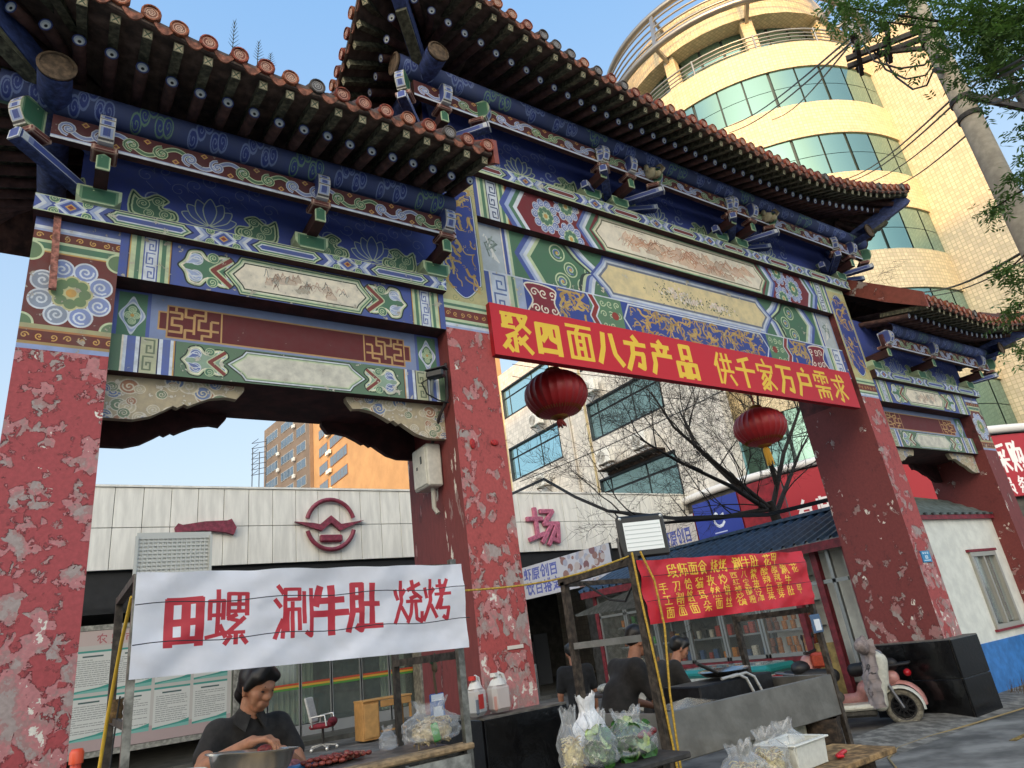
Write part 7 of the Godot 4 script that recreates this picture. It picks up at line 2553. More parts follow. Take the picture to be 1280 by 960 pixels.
	tag(part("steel_bowl", MB.new().lathe(bowl, Transform3D(), 40), chrome, self, Transform3D(Basis.from_scale(Vector3(0.95, 0.85, 0.95)), Vector3(0.47, 1.162, -3.62))), "second steel bowl, left of the large one, cut by the frame", "bowl")
	part("meat", MB.new().ball(Vector3(0.93, 1.3, -3.72), Vector3(0.035, 0.02, 0.03), 8, 6), mat(h("#9c3a34"), 0.5, 0.0, 0.5, 8.0))
	tag(get_child(get_child_count() - 1), "piece of red meat between the woman's fingers over the bowl", "meat")
	# skewers and trays
	var rng := RandomNumberGenerator.new()
	rng.seed = 12
	var sk := thing("meat_skewers", "heap of raw meat skewers on the cart counter", "skewers", Vector3(1.33, 1.165, -3.86))
	for k in 13:
		var s := MB.new()
		var o := Vector3(rng.randf_range(-0.1, 0.1), 0.012 + 0.008 * (k % 3), -0.06 + 0.011 * k)
		for q in 6:
			s.ball(o + Vector3(-0.09 + q * 0.034, rng.randf_range(-0.003, 0.005), rng.randf_range(-0.006, 0.006)), Vector3(0.019, 0.012, 0.014), 7, 5)
		part("skewer", s, mat([h("#b05448"), h("#c98a78"), h("#a4463c")][k % 3], 0.45, 0.0, 0.5, 9.0), sk)
	tag(part("tray", MB.new().bev(Vector3(1.2, 1.172, -3.95), Vector3(0.2, 0.02, 0.16), 0.006), mat(h("#3d7fb4"), 0.4)), "flat blue tray beside the raw skewers", "tray")
	tag(part("cloth", MB.new().ball(Vector3(1.12, 1.185, -3.98), Vector3(0.06, 0.025, 0.04), 10, 6), mat(h("#c47f86"), 0.9, 0.0, 0.5, 9.0)), "crumpled pink cloth behind the blue tray", "cloth")
	# sauce bottle
	var sb := thing("sauce_bottle", "orange-red squeeze bottle at the near cart's left end", "bottle", Vector3(0.155, 1.16, -3.62))
	part("bottle", MB.new().lathe([Vector2(0, 0), Vector2(0.036, 0), Vector2(0.038, 0.02), Vector2(0.034, 0.06), Vector2(0.038, 0.1), Vector2(0.036, 0.18), Vector2(0.02, 0.21), Vector2(0.02, 0.225)], Transform3D(), 18), mat(h("#c63a22"), 0.35), sb)
	part("lid", MB.new().lathe([Vector2(0.026, 0.225), Vector2(0.027, 0.265), Vector2(0.02, 0.28), Vector2(0, 0.28)], Transform3D(), 16), mat(h("#d8502c"), 0.4), sb)
	# payment card hanging from the right rail
	var cd := thing("payment_card", "blue and white payment card hanging from the near cart's right rail", "card", Vector3(1.97, 1.3, -3.93))
	part("card", MB.new().bev(Vector3(0, 0.02, 0), Vector3(0.095, 0.17, 0.012), 0.006), mat(h("#2a5a9c"), 0.4), cd)
	part("white_field", MB.new().box(Vector3(0, 0.0, 0.0085), Vector3(0.062, 0.07, 0.003)).box(Vector3(0, 0.083, 0.0085), Vector3(0.08, 0.035, 0.003)), mat(h("#dcdfe2"), 0.5), cd)
	part("cord", MB.new().tube([Vector3(0, 0.1, 0), Vector3(-0.01, 0.2, 0.005), Vector3(0.005, 0.29, 0.0)], 0.008, 6).ball(Vector3(0, 0.25, 0), Vector3(0.02, 0.035, 0.02), 8, 6), mat(h("#5a4a34"), 0.8), cd)
	part("clip", MB.new().tube([Vector3(-0.02, 0.27, 0), Vector3(0.0, 0.32, 0.02), Vector3(0.02, 0.28, 0.01)], 0.012, 6), mat(h("#2a4a30"), 0.6), cd)
	bag("clear bag of pale mushrooms with a green packet on the near cart", Vector3(1.77, 1.18, -3.62), Vector3(0.16, 0.17, 0.11), 0, 31)
	bag("small clear bag lying behind the mushroom bag", Vector3(1.62, 1.165, -3.86), Vector3(0.05, 0.1, 0.05), 4, 36)

func bag(label: String, at: Vector3, s: Vector3, kind: int, sd: int) -> void:
	# thin plastic carrier bag, knotted ears up, full of food
	var o := thing("plastic_bag", label, "plastic bag", at)
	var rng := RandomNumberGenerator.new()
	rng.seed = sd
	var n := FastNoiseLite.new()
	n.seed = sd
	n.frequency = 1.3
	n.fractal_octaves = 3
	var nu := 61
	var nv := 30
	var pts := []
	for j in nv:
		var v := float(j) / (nv - 1)
		# profile: flat bottom, full belly, gathered neck, flared ears
		var r := sin(minf(v / 0.16, 1.0) * PI * 0.5) * (1.0 if v < 0.55 else lerpf(1.0, 0.45, smoothstep(0.55, 0.9, v))) * (1.0 if v < 0.86 else lerpf(1.0, 1.3, (v - 0.86) / 0.14))
		for i in nu:
			var a := TAU * i / (nu - 1)
			var d := Vector3(cos(a), 0, sin(a))
			var w := n.get_noise_3d(d.x * 1.6, v * 2.6, d.z * 1.6) * 0.2 + 0.055 * sin(a * 9.0 + sd) * smoothstep(0.4, 0.9, v)
			pts.append(Vector3(d.x * s.x * r * (1.0 + w), v * s.y * 1.12 * (1.0 + 0.12 * n.get_noise_2d(a, 9.0)) + (0.16 * s.y * absf(d.x) * maxf(0.0, (v - 0.86) / 0.14)), d.z * s.z * r * (1.0 + w)))
	var film := StandardMaterial3D.new()
	film.albedo_color = Color(0.93, 0.94, 0.94, 0.14)
	film.transparency = BaseMaterial3D.TRANSPARENCY_ALPHA
	film.roughness = 0.22
	if kind == 3:
		film = mat(h("#dcdde0"), 0.4, 0.0, 0.1, 6.0)
	part("film", MB.new().grid(pts, nu, nv), film, o)
	for e: float in [-1.0, 1.0]:
		var q := []
		for k in 9:
			var f := k / 8.0
			q.append(Vector3(e * s.x * (0.3 + 0.35 * sin(f * PI)), s.y * (0.95 + 0.3 * sin(f * PI)), (f - 0.5) * s.z * 0.7))
		var hm := MB.new()
		var st := []
		for k in 9:
			var t := Vector3(e * 0.2, 0.4, 0).normalized() * s.x * 0.22
			st.append(q[k] - t * 0.5)
			st.append(q[k] + t * 0.5 + Vector3(0, 0, rng.randf_range(-0.006, 0.006)))
		hm.grid(st, 2, 9)
		part("handle", hm, film, o)
	var m := MB.new()
	var m2 := MB.new()
	if kind == 0 or kind == 1:
		# threads: noodles or enoki
		for k in 150:
			var c := Vector3(rng.randfn(0, 0.42) * s.x, rng.randf_range(0.05, 0.66) * s.y, rng.randfn(0, 0.42) * s.z)
			var e2 := Vector2(c.x / s.x, c.z / s.z).limit_length(0.5)
			c.x = e2.x * s.x
			c.z = e2.y * s.z
			var d := Vector3(rng.randf_range(-1, 1), rng.randf_range(-0.4, 0.4), rng.randf_range(-1, 1)).normalized() * minf(s.x, s.z) * 0.3
			var b := Vector3(rng.randf_range(-1, 1), rng.randf_range(0, 1), rng.randf_range(-1, 1)) * s.x * 0.12
			(m if k % 4 else m2).tube([c - d, c - d * 0.3 + b, c + d * 0.4 + b, c + d], 0.0045, 4, false)
		m.ball(Vector3(0, s.y * 0.32, 0), Vector3(s.x * 0.72, s.y * 0.3, s.z * 0.72), 14, 9)
		part("noodles", m, mat(h("#e3cf92") if kind == 1 else h("#d9c49a"), 0.6, 0.0, 0.4, 8.0), o)
		part("noodles", m2, mat(h("#c9a96c"), 0.6, 0.0, 0.4, 8.0), o)
		if kind == 0:
			part("packet", MB.new().bev(Vector3(-0.02, s.y * 0.36, s.z * 0.78), Vector3(0.04, 0.09, 0.02), 0.006, Basis(Vector3.BACK, 0.2)), mat(h("#3f8f3a"), 0.4), o)
	elif kind == 2:
		for k in 64:
			var c := Vector3(rng.randfn(0, 0.45) * s.x, rng.randf_range(0.12, 0.82) * s.y, rng.randfn(0, 0.45) * s.z)
			var e2 := Vector2(c.x / s.x, c.z / s.z).limit_length(0.62)
			c.x = e2.x * s.x
			c.z = e2.y * s.z
			var bs := Basis(Vector3(rng.randf_range(-1, 1), rng.randf_range(-1, 1), rng.randf_range(-1, 1)).normalized(), rng.randf() * 6.0)
			var lf := []
			var l := s.x * rng.randf_range(0.5, 0.85)
			for j in 5:
				for i in 5:
					var uu := (i - 2) / 2.0
					var vv := j / 4.0
					lf.append(c + bs * Vector3(uu * l * 0.42 * sin((0.15 + 0.8 * vv) * PI), (vv - 0.5) * l, l * 0.1 * (uu * uu + sin(vv * 9.0 + uu * 5.0) * 0.5)))
			(m if k % 3 else m2).grid(lf, 5, 5)
		part("leaves", m, mat(h("#3f7a2c"), 0.5, 0.0, 0.5, 6.0), o)
		part("leaves", m2, mat(h("#b3cb80"), 0.5, 0.0, 0.3, 6.0), o)
		if sd % 2 == 1:
			var rd := MB.new()
			for k in 5:
				rd.ball(Vector3((0.1 + 0.16 * k) * s.x, s.y * (0.56 + 0.05 * sin(k * 2.0)), s.z * 0.62), Vector3(0.022, 0.016, 0.016), 8, 6)
			part("red_peppers", rd, mat(h("#8c2a2c"), 0.4, 0.0, 0.4, 8.0), o)

func build_far_cart() -> void:
	var steel := mat(h("#8f8c86"), 0.36, 0.6, 0.12, 0.8)
	var iron := mat(h("#5a5048"), 0.7, 0.3, 0.45, 3.0)
	var c := thing("noodle_cart", "grey steel noodle cart with red menu banner and yellow rope", "food cart")
	var x0 := 3.33
	var x1 := 5.22
	var zf := -3.5
	var zb := -4.3
	part("front_panel", MB.new().bev(Vector3((x0 + x1) / 2, 0.945, zf), Vector3(x1 - x0, 0.29, 0.025), 0.005), steel, c)
	part("side_panel", MB.new().bev(Vector3(x0, 0.9, (zf + zb) / 2), Vector3(0.025, 0.38, zf - zb - 0.03), 0.005), steel, c)
	part("side_panel", MB.new().bev(Vector3(x1, 0.9, (zf + zb) / 2), Vector3(0.025, 0.38, zf - zb - 0.03), 0.005), steel, c)
	part("counter_top", MB.new().box(Vector3((x0 + x1) / 2, 0.98, (zf + zb) / 2), Vector3(x1 - x0 - 0.03, 0.025, zf - zb - 0.03)), mat(h("#4a4845"), 0.45, 0.5, 0.4, 2.0), c)
	part("lower_panel", MB.new().box(Vector3(4.5, 0.4, zf - 0.12), Vector3(0.8, 0.78, 0.03)), mat(h("#b9bbae"), 0.6, 0.0, 0.3, 1.5), c)
	frame_bar(c, "post", Vector3(x0, 0, zf), Vector3(x0, 2.09, zf), 0.055, iron)
	frame_bar(c, "post", Vector3(x1, 0.3, zf), Vector3(x1, 2.02, zf), 0.04, iron)
	frame_bar(c, "post", Vector3(x0, 0, zb), Vector3(x0, 2.02, zb), 0.05, iron)
	frame_bar(c, "post", Vector3(x1, 0, zb), Vector3(x1, 2.0, zb), 0.045, iron)
	frame_bar(c, "rail", Vector3(x0, 2.02, zb - 0.05), Vector3(x0, 2.05, zf + 0.03), 0.05, iron)
	frame_bar(c, "rail", Vector3(x0, 1.55, zb + 0.03), Vector3(x0, 1.55, zf - 0.03), 0.045, steel)
	frame_bar(c, "rail", Vector3(x0, 2.03, zf - 0.002), Vector3(x1, 2.0, zf - 0.002), 0.035, iron)
	frame_bar(c, "rail", Vector3(x1, 1.58, zb + 0.02), Vector3(x1, 1.58, zf - 0.02), 0.045, iron)
	frame_bar(c, "rail", Vector3(x0, 2.0, zb), Vector3(x1, 1.98, zb), 0.035, iron)
	part("brace_wire", MB.new().tube([Vector3(3.36, 1.98, -4.1), Vector3(3.42, 1.83, -3.9), Vector3(3.38, 1.8, -3.7), Vector3(3.35, 1.9, -3.56)], 0.008, 6), mat(h("#1e1e1e"), 0.6), c)
	# red menu banner
	var p := Paint.new(1400, 370, h("#c01c2c"))
	var ye := h("#e6c23a")
	write(p, "段师面食", Vector2(200, 34), Vector2(66, 80), 8.5, ye, Vector2(76, -3))
	write(p, "烧烤", Vector2(536, 22), Vector2(64, 80), 7.5, ye, Vector2(74, -3))
	write(p, "涮牛肚", Vector2(724, 16), Vector2(64, 78), 7.5, ye, Vector2(72, -3))
	write(p, "花甲", Vector2(986, 8), Vector2(62, 78), 8, ye, Vector2(72, -3))
	var cols := ["手工面", "刀削面", "饸饹面", "猫耳朵", "孜然面", "炒饼丝", "西红柿炒馍", "八宝醪糟", "紫菜汤", "酸辣白菜", "酸辣豆芽", "涮牛肚", "花 甲"]
	for i in cols.size():
		var s: String = cols[i]
		var st := 218.0 / s.length()
		write(p, s, Vector2(118 + i * 93, 140 - i * 5), Vector2(58, minf(64, st - 5)), 6.5 if s.length() < 4 else 5.0, ye, Vector2(6, st))
	var bm := texmat(p.im, 0.5)
	tag(part("red_banner", drape(Vector3(3.32, 2.045, -3.455), Vector3(5.24, 2.045, -3.455), Vector3(5.2, 1.62, -3.455), Vector3(3.34, 1.625, -3.455), 60, 16, 0.03, 8), bm), "red cloth menu banner with yellow characters on the noodle cart", "banner")
	for y: Array in [[1.93, "upper"], [1.77, "lower"]]:
		tag(part("wire", MB.new().tube([Vector3(3.32, y[0], -3.425), Vector3(4.2, y[0] + 0.01, -3.42), Vector3(5.2, y[0] + 0.02, -3.425)], 0.002, 4), mat(h("#26262a"), 0.6)), y[1] + " dark wire strung across the red menu banner", "wire")
	# yellow ropes down the left post and one running to the near cart
	var ry := mat(h("#d0a83a"), 0.6, 0.0, 0.3, 9.0)
	tag(part("rope", MB.new().tube([Vector3(3.3, 2.1, -3.46), Vector3(3.3, 1.8, -3.455), Vector3(3.33, 1.3, -3.46), Vector3(3.34, 0.9, -3.46), Vector3(3.34, 0.5, -3.46)], 0.008, 6), ry), "yellow rope down the noodle cart's left post, left strand", "rope")
	tag(part("rope", MB.new().tube([Vector3(3.36, 2.1, -3.44), Vector3(3.42, 1.9, -3.42), Vector3(3.44, 1.6, -3.43), Vector3(3.39, 1.2, -3.45), Vector3(3.36, 0.8, -3.45), Vector3(3.35, 0.5, -3.45)], 0.008, 6), ry), "yellow rope down the noodle cart's left post, looping over the red banner", "rope")
	var rp := []
	for k in 15:
		var f := k / 14.0
		rp.append(Vector3(1.88, 1.93, -3.42).lerp(Vector3(3.3, 2.08, -3.5), f) - Vector3(0, sin(f * PI) * 0.05, 0))
	tag(part("rope", MB.new().tube(rp, 0.006, 5), ry), "yellow rope slung between the two carts", "rope")
	# floodlight on top
	var fl := thing("floodlight", "black framed flat floodlight standing on the noodle cart's frame", "floodlight", Vector3(3.49, 2.06, -3.52), -0.42)
	var blk := mat(h("#17181a"), 0.4)
	part("casing", MB.new().bev(Vector3(0, 0.16, 0), Vector3(0.36, 0.3, 0.045), 0.015), blk, fl)
	part("lens", MB.new().box(Vector3(0, 0.16, 0.0235), Vector3(0.28, 0.2, 0.004)), mat(h("#e8ecea"), 0.3), fl)
	for k in 6:
		part("led_row", MB.new().box(Vector3(0, 0.085 + 0.03 * k, 0.026), Vector3(0.27, 0.006, 0.002)), mat(h("#b9c0bf"), 0.4), fl)
	for e: float in [-1.0, 1.0]:
		part("corner_screw", MB.new().lathe([Vector2(0, 0.004), Vector2(0.01, 0.004), Vector2(0.012, 0)], Transform3D(Basis(Vector3.RIGHT, Vector3.BACK, Vector3.DOWN), Vector3(0.155 * e, 0.29, 0.022)), 10), mat(h("#c9c9c4"), 0.3, 0.8), fl)
	part("stand", MB.new().bar(Vector3(-0.19, 0.16, -0.01), Vector3(-0.15, -0.02, -0.09), 0.012, 0.03).bar(Vector3(-0.19, 0.16, -0.01), Vector3(-0.2, 0.0, 0.03), 0.012, 0.02), blk, fl)
	# payment card on right post
	var cd := thing("payment_card", "pale payment card hooked on the noodle cart's right post", "card", Vector3(5.17, 1.47, -3.47))
	part("card", MB.new().bev(Vector3.ZERO, Vector3(0.13, 0.14, 0.012), 0.006), mat(h("#46607f"), 0.4), cd)
	part("white_field", MB.new().box(Vector3(0.0, -0.01, 0.008), Vector3(0.075, 0.085, 0.003)), mat(h("#dcdfe2"), 0.5), cd)
	part("hook", MB.new().tube([Vector3(0, 0.07, 0), Vector3(0.02, 0.1, 0), Vector3(0.04, 0.09, -0.01)], 0.005, 5), blk, cd)
	# pans, rim and bent tubes on the burners
	var chrome := mat(h("#a9a8a4"), 0.25, 0.9)
	tag(part("pan_lid", MB.new().lathe([Vector2(0, 0.05), Vector2(0.1, 0.04), Vector2(0.2, 0.01), Vector2(0.24, 0.0), Vector2(0.25, 0.008), Vector2(0.2, 0.02), Vector2(0, 0.06)], Transform3D(), 30), chrome, self, Transform3D(Basis(), Vector3(4.05, 1.03, -3.95))), "wide steel pan lid on the noodle cart's left burner", "pan lid")
	var wk := thing("wok_stove", "black gas stove with wok and steel trays behind the noodle cart", "stove", Vector3(4.7, 1.0, -4.1))
	part("body", MB.new().bev(Vector3(0, 0.07, -0.1), Vector3(0.9, 0.14, 0.4), 0.01), mat(h("#26262a"), 0.5, 0.3, 0.3, 3.0), wk)
	part("tray", MB.new().lathe([Vector2(0.0, 0.15), Vector2(0.16, 0.16), Vector2(0.22, 0.2), Vector2(0.21, 0.21), Vector2(0.15, 0.17), Vector2(0, 0.16)], Transform3D(Basis(), Vector3(0.1, 0.0, -0.1)), 28), chrome, wk)
	part("handle", MB.new().tube([Vector3(-0.1, 0.2, 0.0), Vector3(-0.42, 0.3, 0.1)], 0.014, 7), mat(h("#33302c"), 0.6), wk)
	for k in 2:
		part("bent_tube", MB.new().tube([Vector3(-0.2 + 0.1 * k, 0.16, 0.12), Vector3(0.0 + 0.1 * k, 0.17, 0.12), Vector3(0.08 + 0.1 * k, 0.13, 0.13), Vector3(0.12 + 0.1 * k, 0.0, 0.15)], 0.012, 7), mat(h("#d0d0cc"), 0.3, 0.4), wk)
	# log, plank bench and low board
	var bark := mat(h("#4a3b2e"), 0.95, 0.0, 0.6, 4.0)
	var lg := MB.new()
	var lp := []
	var n := FastNoiseLite.new()
	n.frequency = 1.4
	for j in 12:
		for i in 29:
			var a := TAU * i / 28
			var r := 0.165 + 0.05 * n.get_noise_3d(cos(a) * 2.0, j * 0.12, sin(a) * 2.0) + (0.016 if i % 4 == 0 else 0.0)
			lp.append(Vector3(cos(a) * r, 0.8 * j / 11.0, sin(a) * r))
	lg.grid(lp, 29, 12)
	tag(part("log_post", lg, bark, self, Transform3D(Basis(), Vector3(5.04, 0, -3.62))), "rough tree-trunk log propping the noodle cart's right end", "log")
	var lt := MB.new().lathe([Vector2(0.2, 0.0), Vector2(0.19, 0.58), Vector2(0, 0.585)], Transform3D(), 20)
	var wood := mat(h("#a5845a"), 0.75, 0.0, 0.45, 2.0)
	var be := thing("plank_bench", "low bench of wooden planks in front of the noodle cart", "bench", Vector3(4.1, 0, -3.16))
	part("plank", MB.new().bev(Vector3(0.0, 0.635, 0.1), Vector3(1.56, 0.04, 0.24), 0.006), wood, be)
	part("plank", MB.new().bev(Vector3(0.04, 0.635, -0.145), Vector3(1.5, 0.04, 0.24), 0.006), mat(h("#b8966a"), 0.75, 0.0, 0.45, 2.0), be)
	for e: float in [-0.6, 0.6]:
		part("leg", MB.new().lathe([Vector2(0.15, 0.0), Vector2(0.14, 0.3), Vector2(0.15, 0.61), Vector2(0, 0.612)], Transform3D(Basis(), Vector3(e, 0, -0.02)), 14), bark, be)
	var lb := thing("low_board", "dark board on trestles beside the noodle cart, under the vegetable bags", "board", Vector3(2.52, 0, -3.12))
	part("board", MB.new().bev(Vector3(0, 0.955, 0), Vector3(0.82, 0.03, 0.42), 0.006), mat(h("#3f3b38"), 0.7, 0.0, 0.4, 2.0), lb)
	for e: float in [-0.34, 0.34]:
		part("trestle", MB.new().bar(Vector3(e, 0, 0.16), Vector3(e, 0.94, 0.05), 0.05, 0.05).bar(Vector3(e, 0, -0.16), Vector3(e, 0.94, -0.05), 0.05, 0.05), iron, lb)
	bag("clear bag of thin noodles, leftmost on the dark board", Vector3(2.31, 0.972, -3.12), Vector3(0.075, 0.24, 0.075), 1, 41)
	bag("tall clear bag of greens and sprouts between noodle and lettuce bags", Vector3(2.44, 0.972, -3.06), Vector3(0.095, 0.21, 0.085), 2, 42)
	bag("wide clear bag of green lettuce and red peppers on the dark board", Vector3(2.69, 0.972, -3.1), Vector3(0.155, 0.19, 0.11), 2, 43)
	bag("white opaque carrier bag slumped behind the clear vegetable bags", Vector3(2.55, 0.972, -3.26), Vector3(0.1, 0.26, 0.06), 3, 44)
	bag("clear bag of yellow noodles at the plank bench's left end", Vector3(3.5, 0.657, -3.08), Vector3(0.16, 0.2, 0.12), 1, 45)
	bag("clear bag of yellow noodles leaning on the white crate", Vector3(3.82, 0.657, -3.14), Vector3(0.13, 0.22, 0.11), 1, 46)
	# white crate with a crumpled bag
	var cr := thing("white_crate", "white plastic crate with crumpled film on the plank bench", "crate", Vector3(4.14, 0.657, -3.2), 0.06)
	var cw := mat(h("#dcdcd2"), 0.5, 0.0, 0.06, 4.0)
	for e: float in [-1.0, 1.0]:
		part("wall", MB.new().bev(Vector3(0, 0.075, 0.13 * e), Vector3(0.34, 0.15, 0.012), 0.004, Basis(Vector3.RIGHT, 0.12 * e)), cw, cr)
		part("wall", MB.new().bev(Vector3(0.17 * e, 0.075, 0), Vector3(0.012, 0.15, 0.26), 0.004, Basis(Vector3.BACK, -0.12 * e)), cw, cr)
		part("rim", MB.new().bev(Vector3(0, 0.15, 0.142 * e), Vector3(0.4, 0.012, 0.03), 0.004), cw, cr)
		part("rim", MB.new().bev(Vector3(0.185 * e, 0.15, 0), Vector3(0.03, 0.012, 0.255), 0.004), cw, cr)
	part("bottom", MB.new().box(Vector3(0, 0.008, 0), Vector3(0.32, 0.012, 0.24)), cw, cr)
	bag("crumpled empty clear bag spilling out of the white crate", Vector3(4.12, 0.68, -3.22), Vector3(0.13, 0.2, 0.1), 4, 47)
	var kn := thing("red_handle_tool", "small red plastic tool lying on the planks by the crate", "tool", Vector3(4.5, 0.66, -3.1), 0.3)
	part("handle", MB.new().bev(Vector3(0, 0.014, 0), Vector3(0.16, 0.022, 0.035), 0.008).bev(Vector3(-0.09, 0.014, 0.012), Vector3(0.06, 0.02, 0.05), 0.008, Basis(Vector3.UP, 0.5)), mat(h("#c41f28"), 0.4), kn)
	# table with bowls between the people
	var tb := thing("work_table", "dark folding table with white bags behind the noodle cart", "table", Vector3(5.6, 0, -6.5))
	part("table_top", MB.new().bev(Vector3(0, 0.98, 0), Vector3(0.9, 0.03, 0.5), 0.006), mat(h("#3a2c26"), 0.6), tb)
	for e: Array in [[-0.4, 0.2], [0.4, 0.2], [-0.4, -0.2], [0.4, -0.2]]:
		part("leg", MB.new().bar(Vector3(e[0], 0, e[1]), Vector3(e[0], 0.97, e[1]), 0.03, 0.03), mat(h("#2c2c2e"), 0.5, 0.4), tb)
	tag(part("white_bundle", MB.new().ball(Vector3(5.35, 1.04, -6.45), Vector3(0.1, 0.05, 0.08), 10, 7), mat(h("#c9c8c2"), 0.7, 0.0, 0.4, 8.0)), "white wrapped bundle on the dark table, left one", "bundle")
	tag(part("food_box", MB.new().bev(Vector3(5.6, 1.06, -6.45), Vector3(0.18, 0.13, 0.16), 0.02), mat(h("#d8ccae"), 0.6)), "cream box on the dark table, right one", "box")
	tag(part("blue_pail", MB.new().lathe([Vector2(0, 0), Vector2(0.1, 0), Vector2(0.13, 0.25), Vector2(0.14, 0.26), Vector2(0.12, 0.26)], Transform3D(Basis(), Vector3(5.7, 0.55, -6.5)), 18), mat(h("#1f6f9c"), 0.4)), "blue pail hanging under the dark table", "pail")
	# grey awning sheet
	var aw := MB.new().grid([Vector3(4.72, 1.84, -6.0), Vector3(5.62, 2.06, -5.9), Vector3(4.76, 1.82, -6.02), Vector3(6.0, 1.86, -6.4)], 2, 2)
	tag(part("awning_sheet", aw, cloth_mat(h("#a3a39f"))), "grey canvas awning corner slanting above the people", "awning")
	# steel flue and jar on the plinth's far side
	tag(part("steel_cup", MB.new().lathe([Vector2(0, 0), Vector2(0.03, 0), Vector2(0.032, 0.3), Vector2(0.028, 0.3), Vector2(0.026, 0.02)], Transform3D(Basis(), Vector3(3.62, 1.14, -5.3)), 14), chrome), "tall steel tube standing behind the second pillar's plinth", "tube")

func build_gate_bits() -> void:
	# main banner, lanterns and small fittings on the gate
	var p := Paint.new(2048, 180, h("#c81a26"))
	var ye := h("#efc63a")
	for i in 7:
		write(p, "聚四面八方产品"[i], Vector2(32 + i * 132, 20), Vector2(112, 138), 22 if i in [1, 3, 4, 5, 6] else 16, ye)
	for i in 7:
		write(p, "供千家万户需求"[i], Vector2(1040 + i * 137, 20), Vector2(114, 138), 19 if i in [1, 3, 4] else 14, ye)
	var bm := texmat(p.im, 0.55)
	var rm := mat(h("#a3141f"), 0.6)
	var b := thing("red_gate_banner", "long red banner with yellow characters across the middle bay", "banner")
	slab("sheet", b, Vector3(3.4, 4.28, -5.02), Vector3(9.92, 4.86, -4.935), bm, rm)
	for i in 2:
		var at: Vector3 = [Vector3(4.5, 4.16, -5.45), Vector3(8.07, 4.02, -5.45)][i]
		var l := thing("red_lantern", ["large red silk lantern hanging nearer, left under the red banner", "large red silk lantern hanging farther, right under the red banner"][i], "lantern", at)
		var silk := StandardMaterial3D.new()
		silk.albedo_color = h("#96161a")
		silk.roughness = 0.45
		silk.backlight_enabled = true
		silk.backlight = h("#5a0e0c")
		silk.rim_enabled = true
		silk.rim = 0.6
		var m := MB.new()
		var k := 26
		for a in k:
			var pts := []
			for j in 13:
				var th := lerpf(0.28, PI - 0.28, j / 12.0)
				for q in 5:
					var ph := TAU * (a + q / 4.0) / k
					var r := (0.36 if i == 0 else 0.365) * sin(th) * (1.0 - 0.035 * sin(q / 4.0 * PI))
					pts.append(Vector3(cos(ph) * r, cos(th) * 0.275, sin(ph) * r))
			m.grid(pts, 5, 13)
		part("silk", m, silk, l)
		var gold := mat(h("#8a5a22"), 0.5, 0.4)
		part("top_cap", MB.new().lathe([Vector2(0.1, 0.255), Vector2(0.105, 0.28), Vector2(0.08, 0.31), Vector2(0, 0.31)], Transform3D(), 24), gold, l)
		part("bottom_cap", MB.new().lathe([Vector2(0.0, -0.295), Vector2(0.07, -0.29), Vector2(0.1, -0.27), Vector2(0.098, -0.25)], Transform3D(), 24), gold, l)
		# gilt fringe round the lower belly and a tassel
		var fr := MB.new()
		for a in 52:
			var ph := TAU * a / 52
			var d := Vector3(cos(ph), 0, sin(ph))
			fr.tube([d * 0.262 + Vector3(0, -0.195, 0), d * 0.225 + Vector3(0, -0.222, 0)], 0.005, 4, false)
		part("gilt_fringe", fr, gold, l)
		var ts := MB.new()
		for a in 24:
			var ph := TAU * a / 24
			var d := Vector3(cos(ph), 0, sin(ph))
			var n := 0.08 if i == 0 else 0.22
			ts.tube([d * 0.018 + Vector3(0, -0.29, 0), d * 0.04 + Vector3(0, -0.33, 0), d * 0.045 + Vector3(0.02, -0.29 - n * (0.8 + 0.4 * absf(sin(a * 2.3))), 0)], 0.006, 4, false)
		part("tassel", ts, mat(h("#c9992f"), 0.6) if i == 1 else mat(h("#7a1c18"), 0.6), l)
		part("cord", MB.new().tube([Vector3(0, 0.35, 0), Vector3(0, 0.75, 0)], 0.008, 5), rm, l)
	# electrical box on the second pillar
	var e := thing("electrical_box", "grey electrical meter box with conduit on the second pillar", "electrical box", Vector3(2.9, 3.05, -5.46))
	part("case", MB.new().bev(Vector3(-0.075, 0.2, 0), Vector3(0.15, 0.4, 0.3), 0.012), mat(h("#d0cdc0"), 0.5, 0.0, 0.06, 3.0), e)
	part("door", MB.new().bev(Vector3(-0.155, 0.2, 0), Vector3(0.014, 0.36, 0.26), 0.006), mat(h("#d8d5c8"), 0.5, 0.0, 0.06, 3.0), e)
	part("label", MB.new().box(Vector3(-0.165, 0.26, 0.05), Vector3(0.003, 0.07, 0.03)).box(Vector3(-0.165, 0.2, -0.04), Vector3(0.003, 0.03, 0.025)), mat(h("#4a4a48"), 0.6), e)
	part("conduit", MB.new().tube([Vector3(-0.06, 0.0, 0.05), Vector3(-0.06, -0.18, 0.04), Vector3(-0.04, -0.24, 0.07)], 0.022, 8), mat(h("#b3b0a4"), 0.6), e)
	part("conduit", MB.new().tube([Vector3(-0.06, 0.4, 0.1), Vector3(-0.06, 0.62, 0.3), Vector3(-0.03, 0.75, 0.42), Vector3(-0.02, 1.1, 0.43)], 0.016, 8), mat(h("#2a2422"), 0.7), e)
	var cc := thing("security_camera", "small dark security camera on the left bay's lower beam", "camera", Vector3(2.72, 3.93, -5.08))
	part("body", MB.new().bev(Vector3(0.02, 0.07, 0.1), Vector3(0.09, 0.075, 0.17), 0.015, Basis(Vector3.UP, 0.7)), mat(h("#22262a"), 0.4), cc)
	part("hood", MB.new().bev(Vector3(0.025, 0.115, 0.11), Vector3(0.1, 0.012, 0.2), 0.004, Basis(Vector3.UP, 0.7)), mat(h("#2c3035"), 0.4), cc)
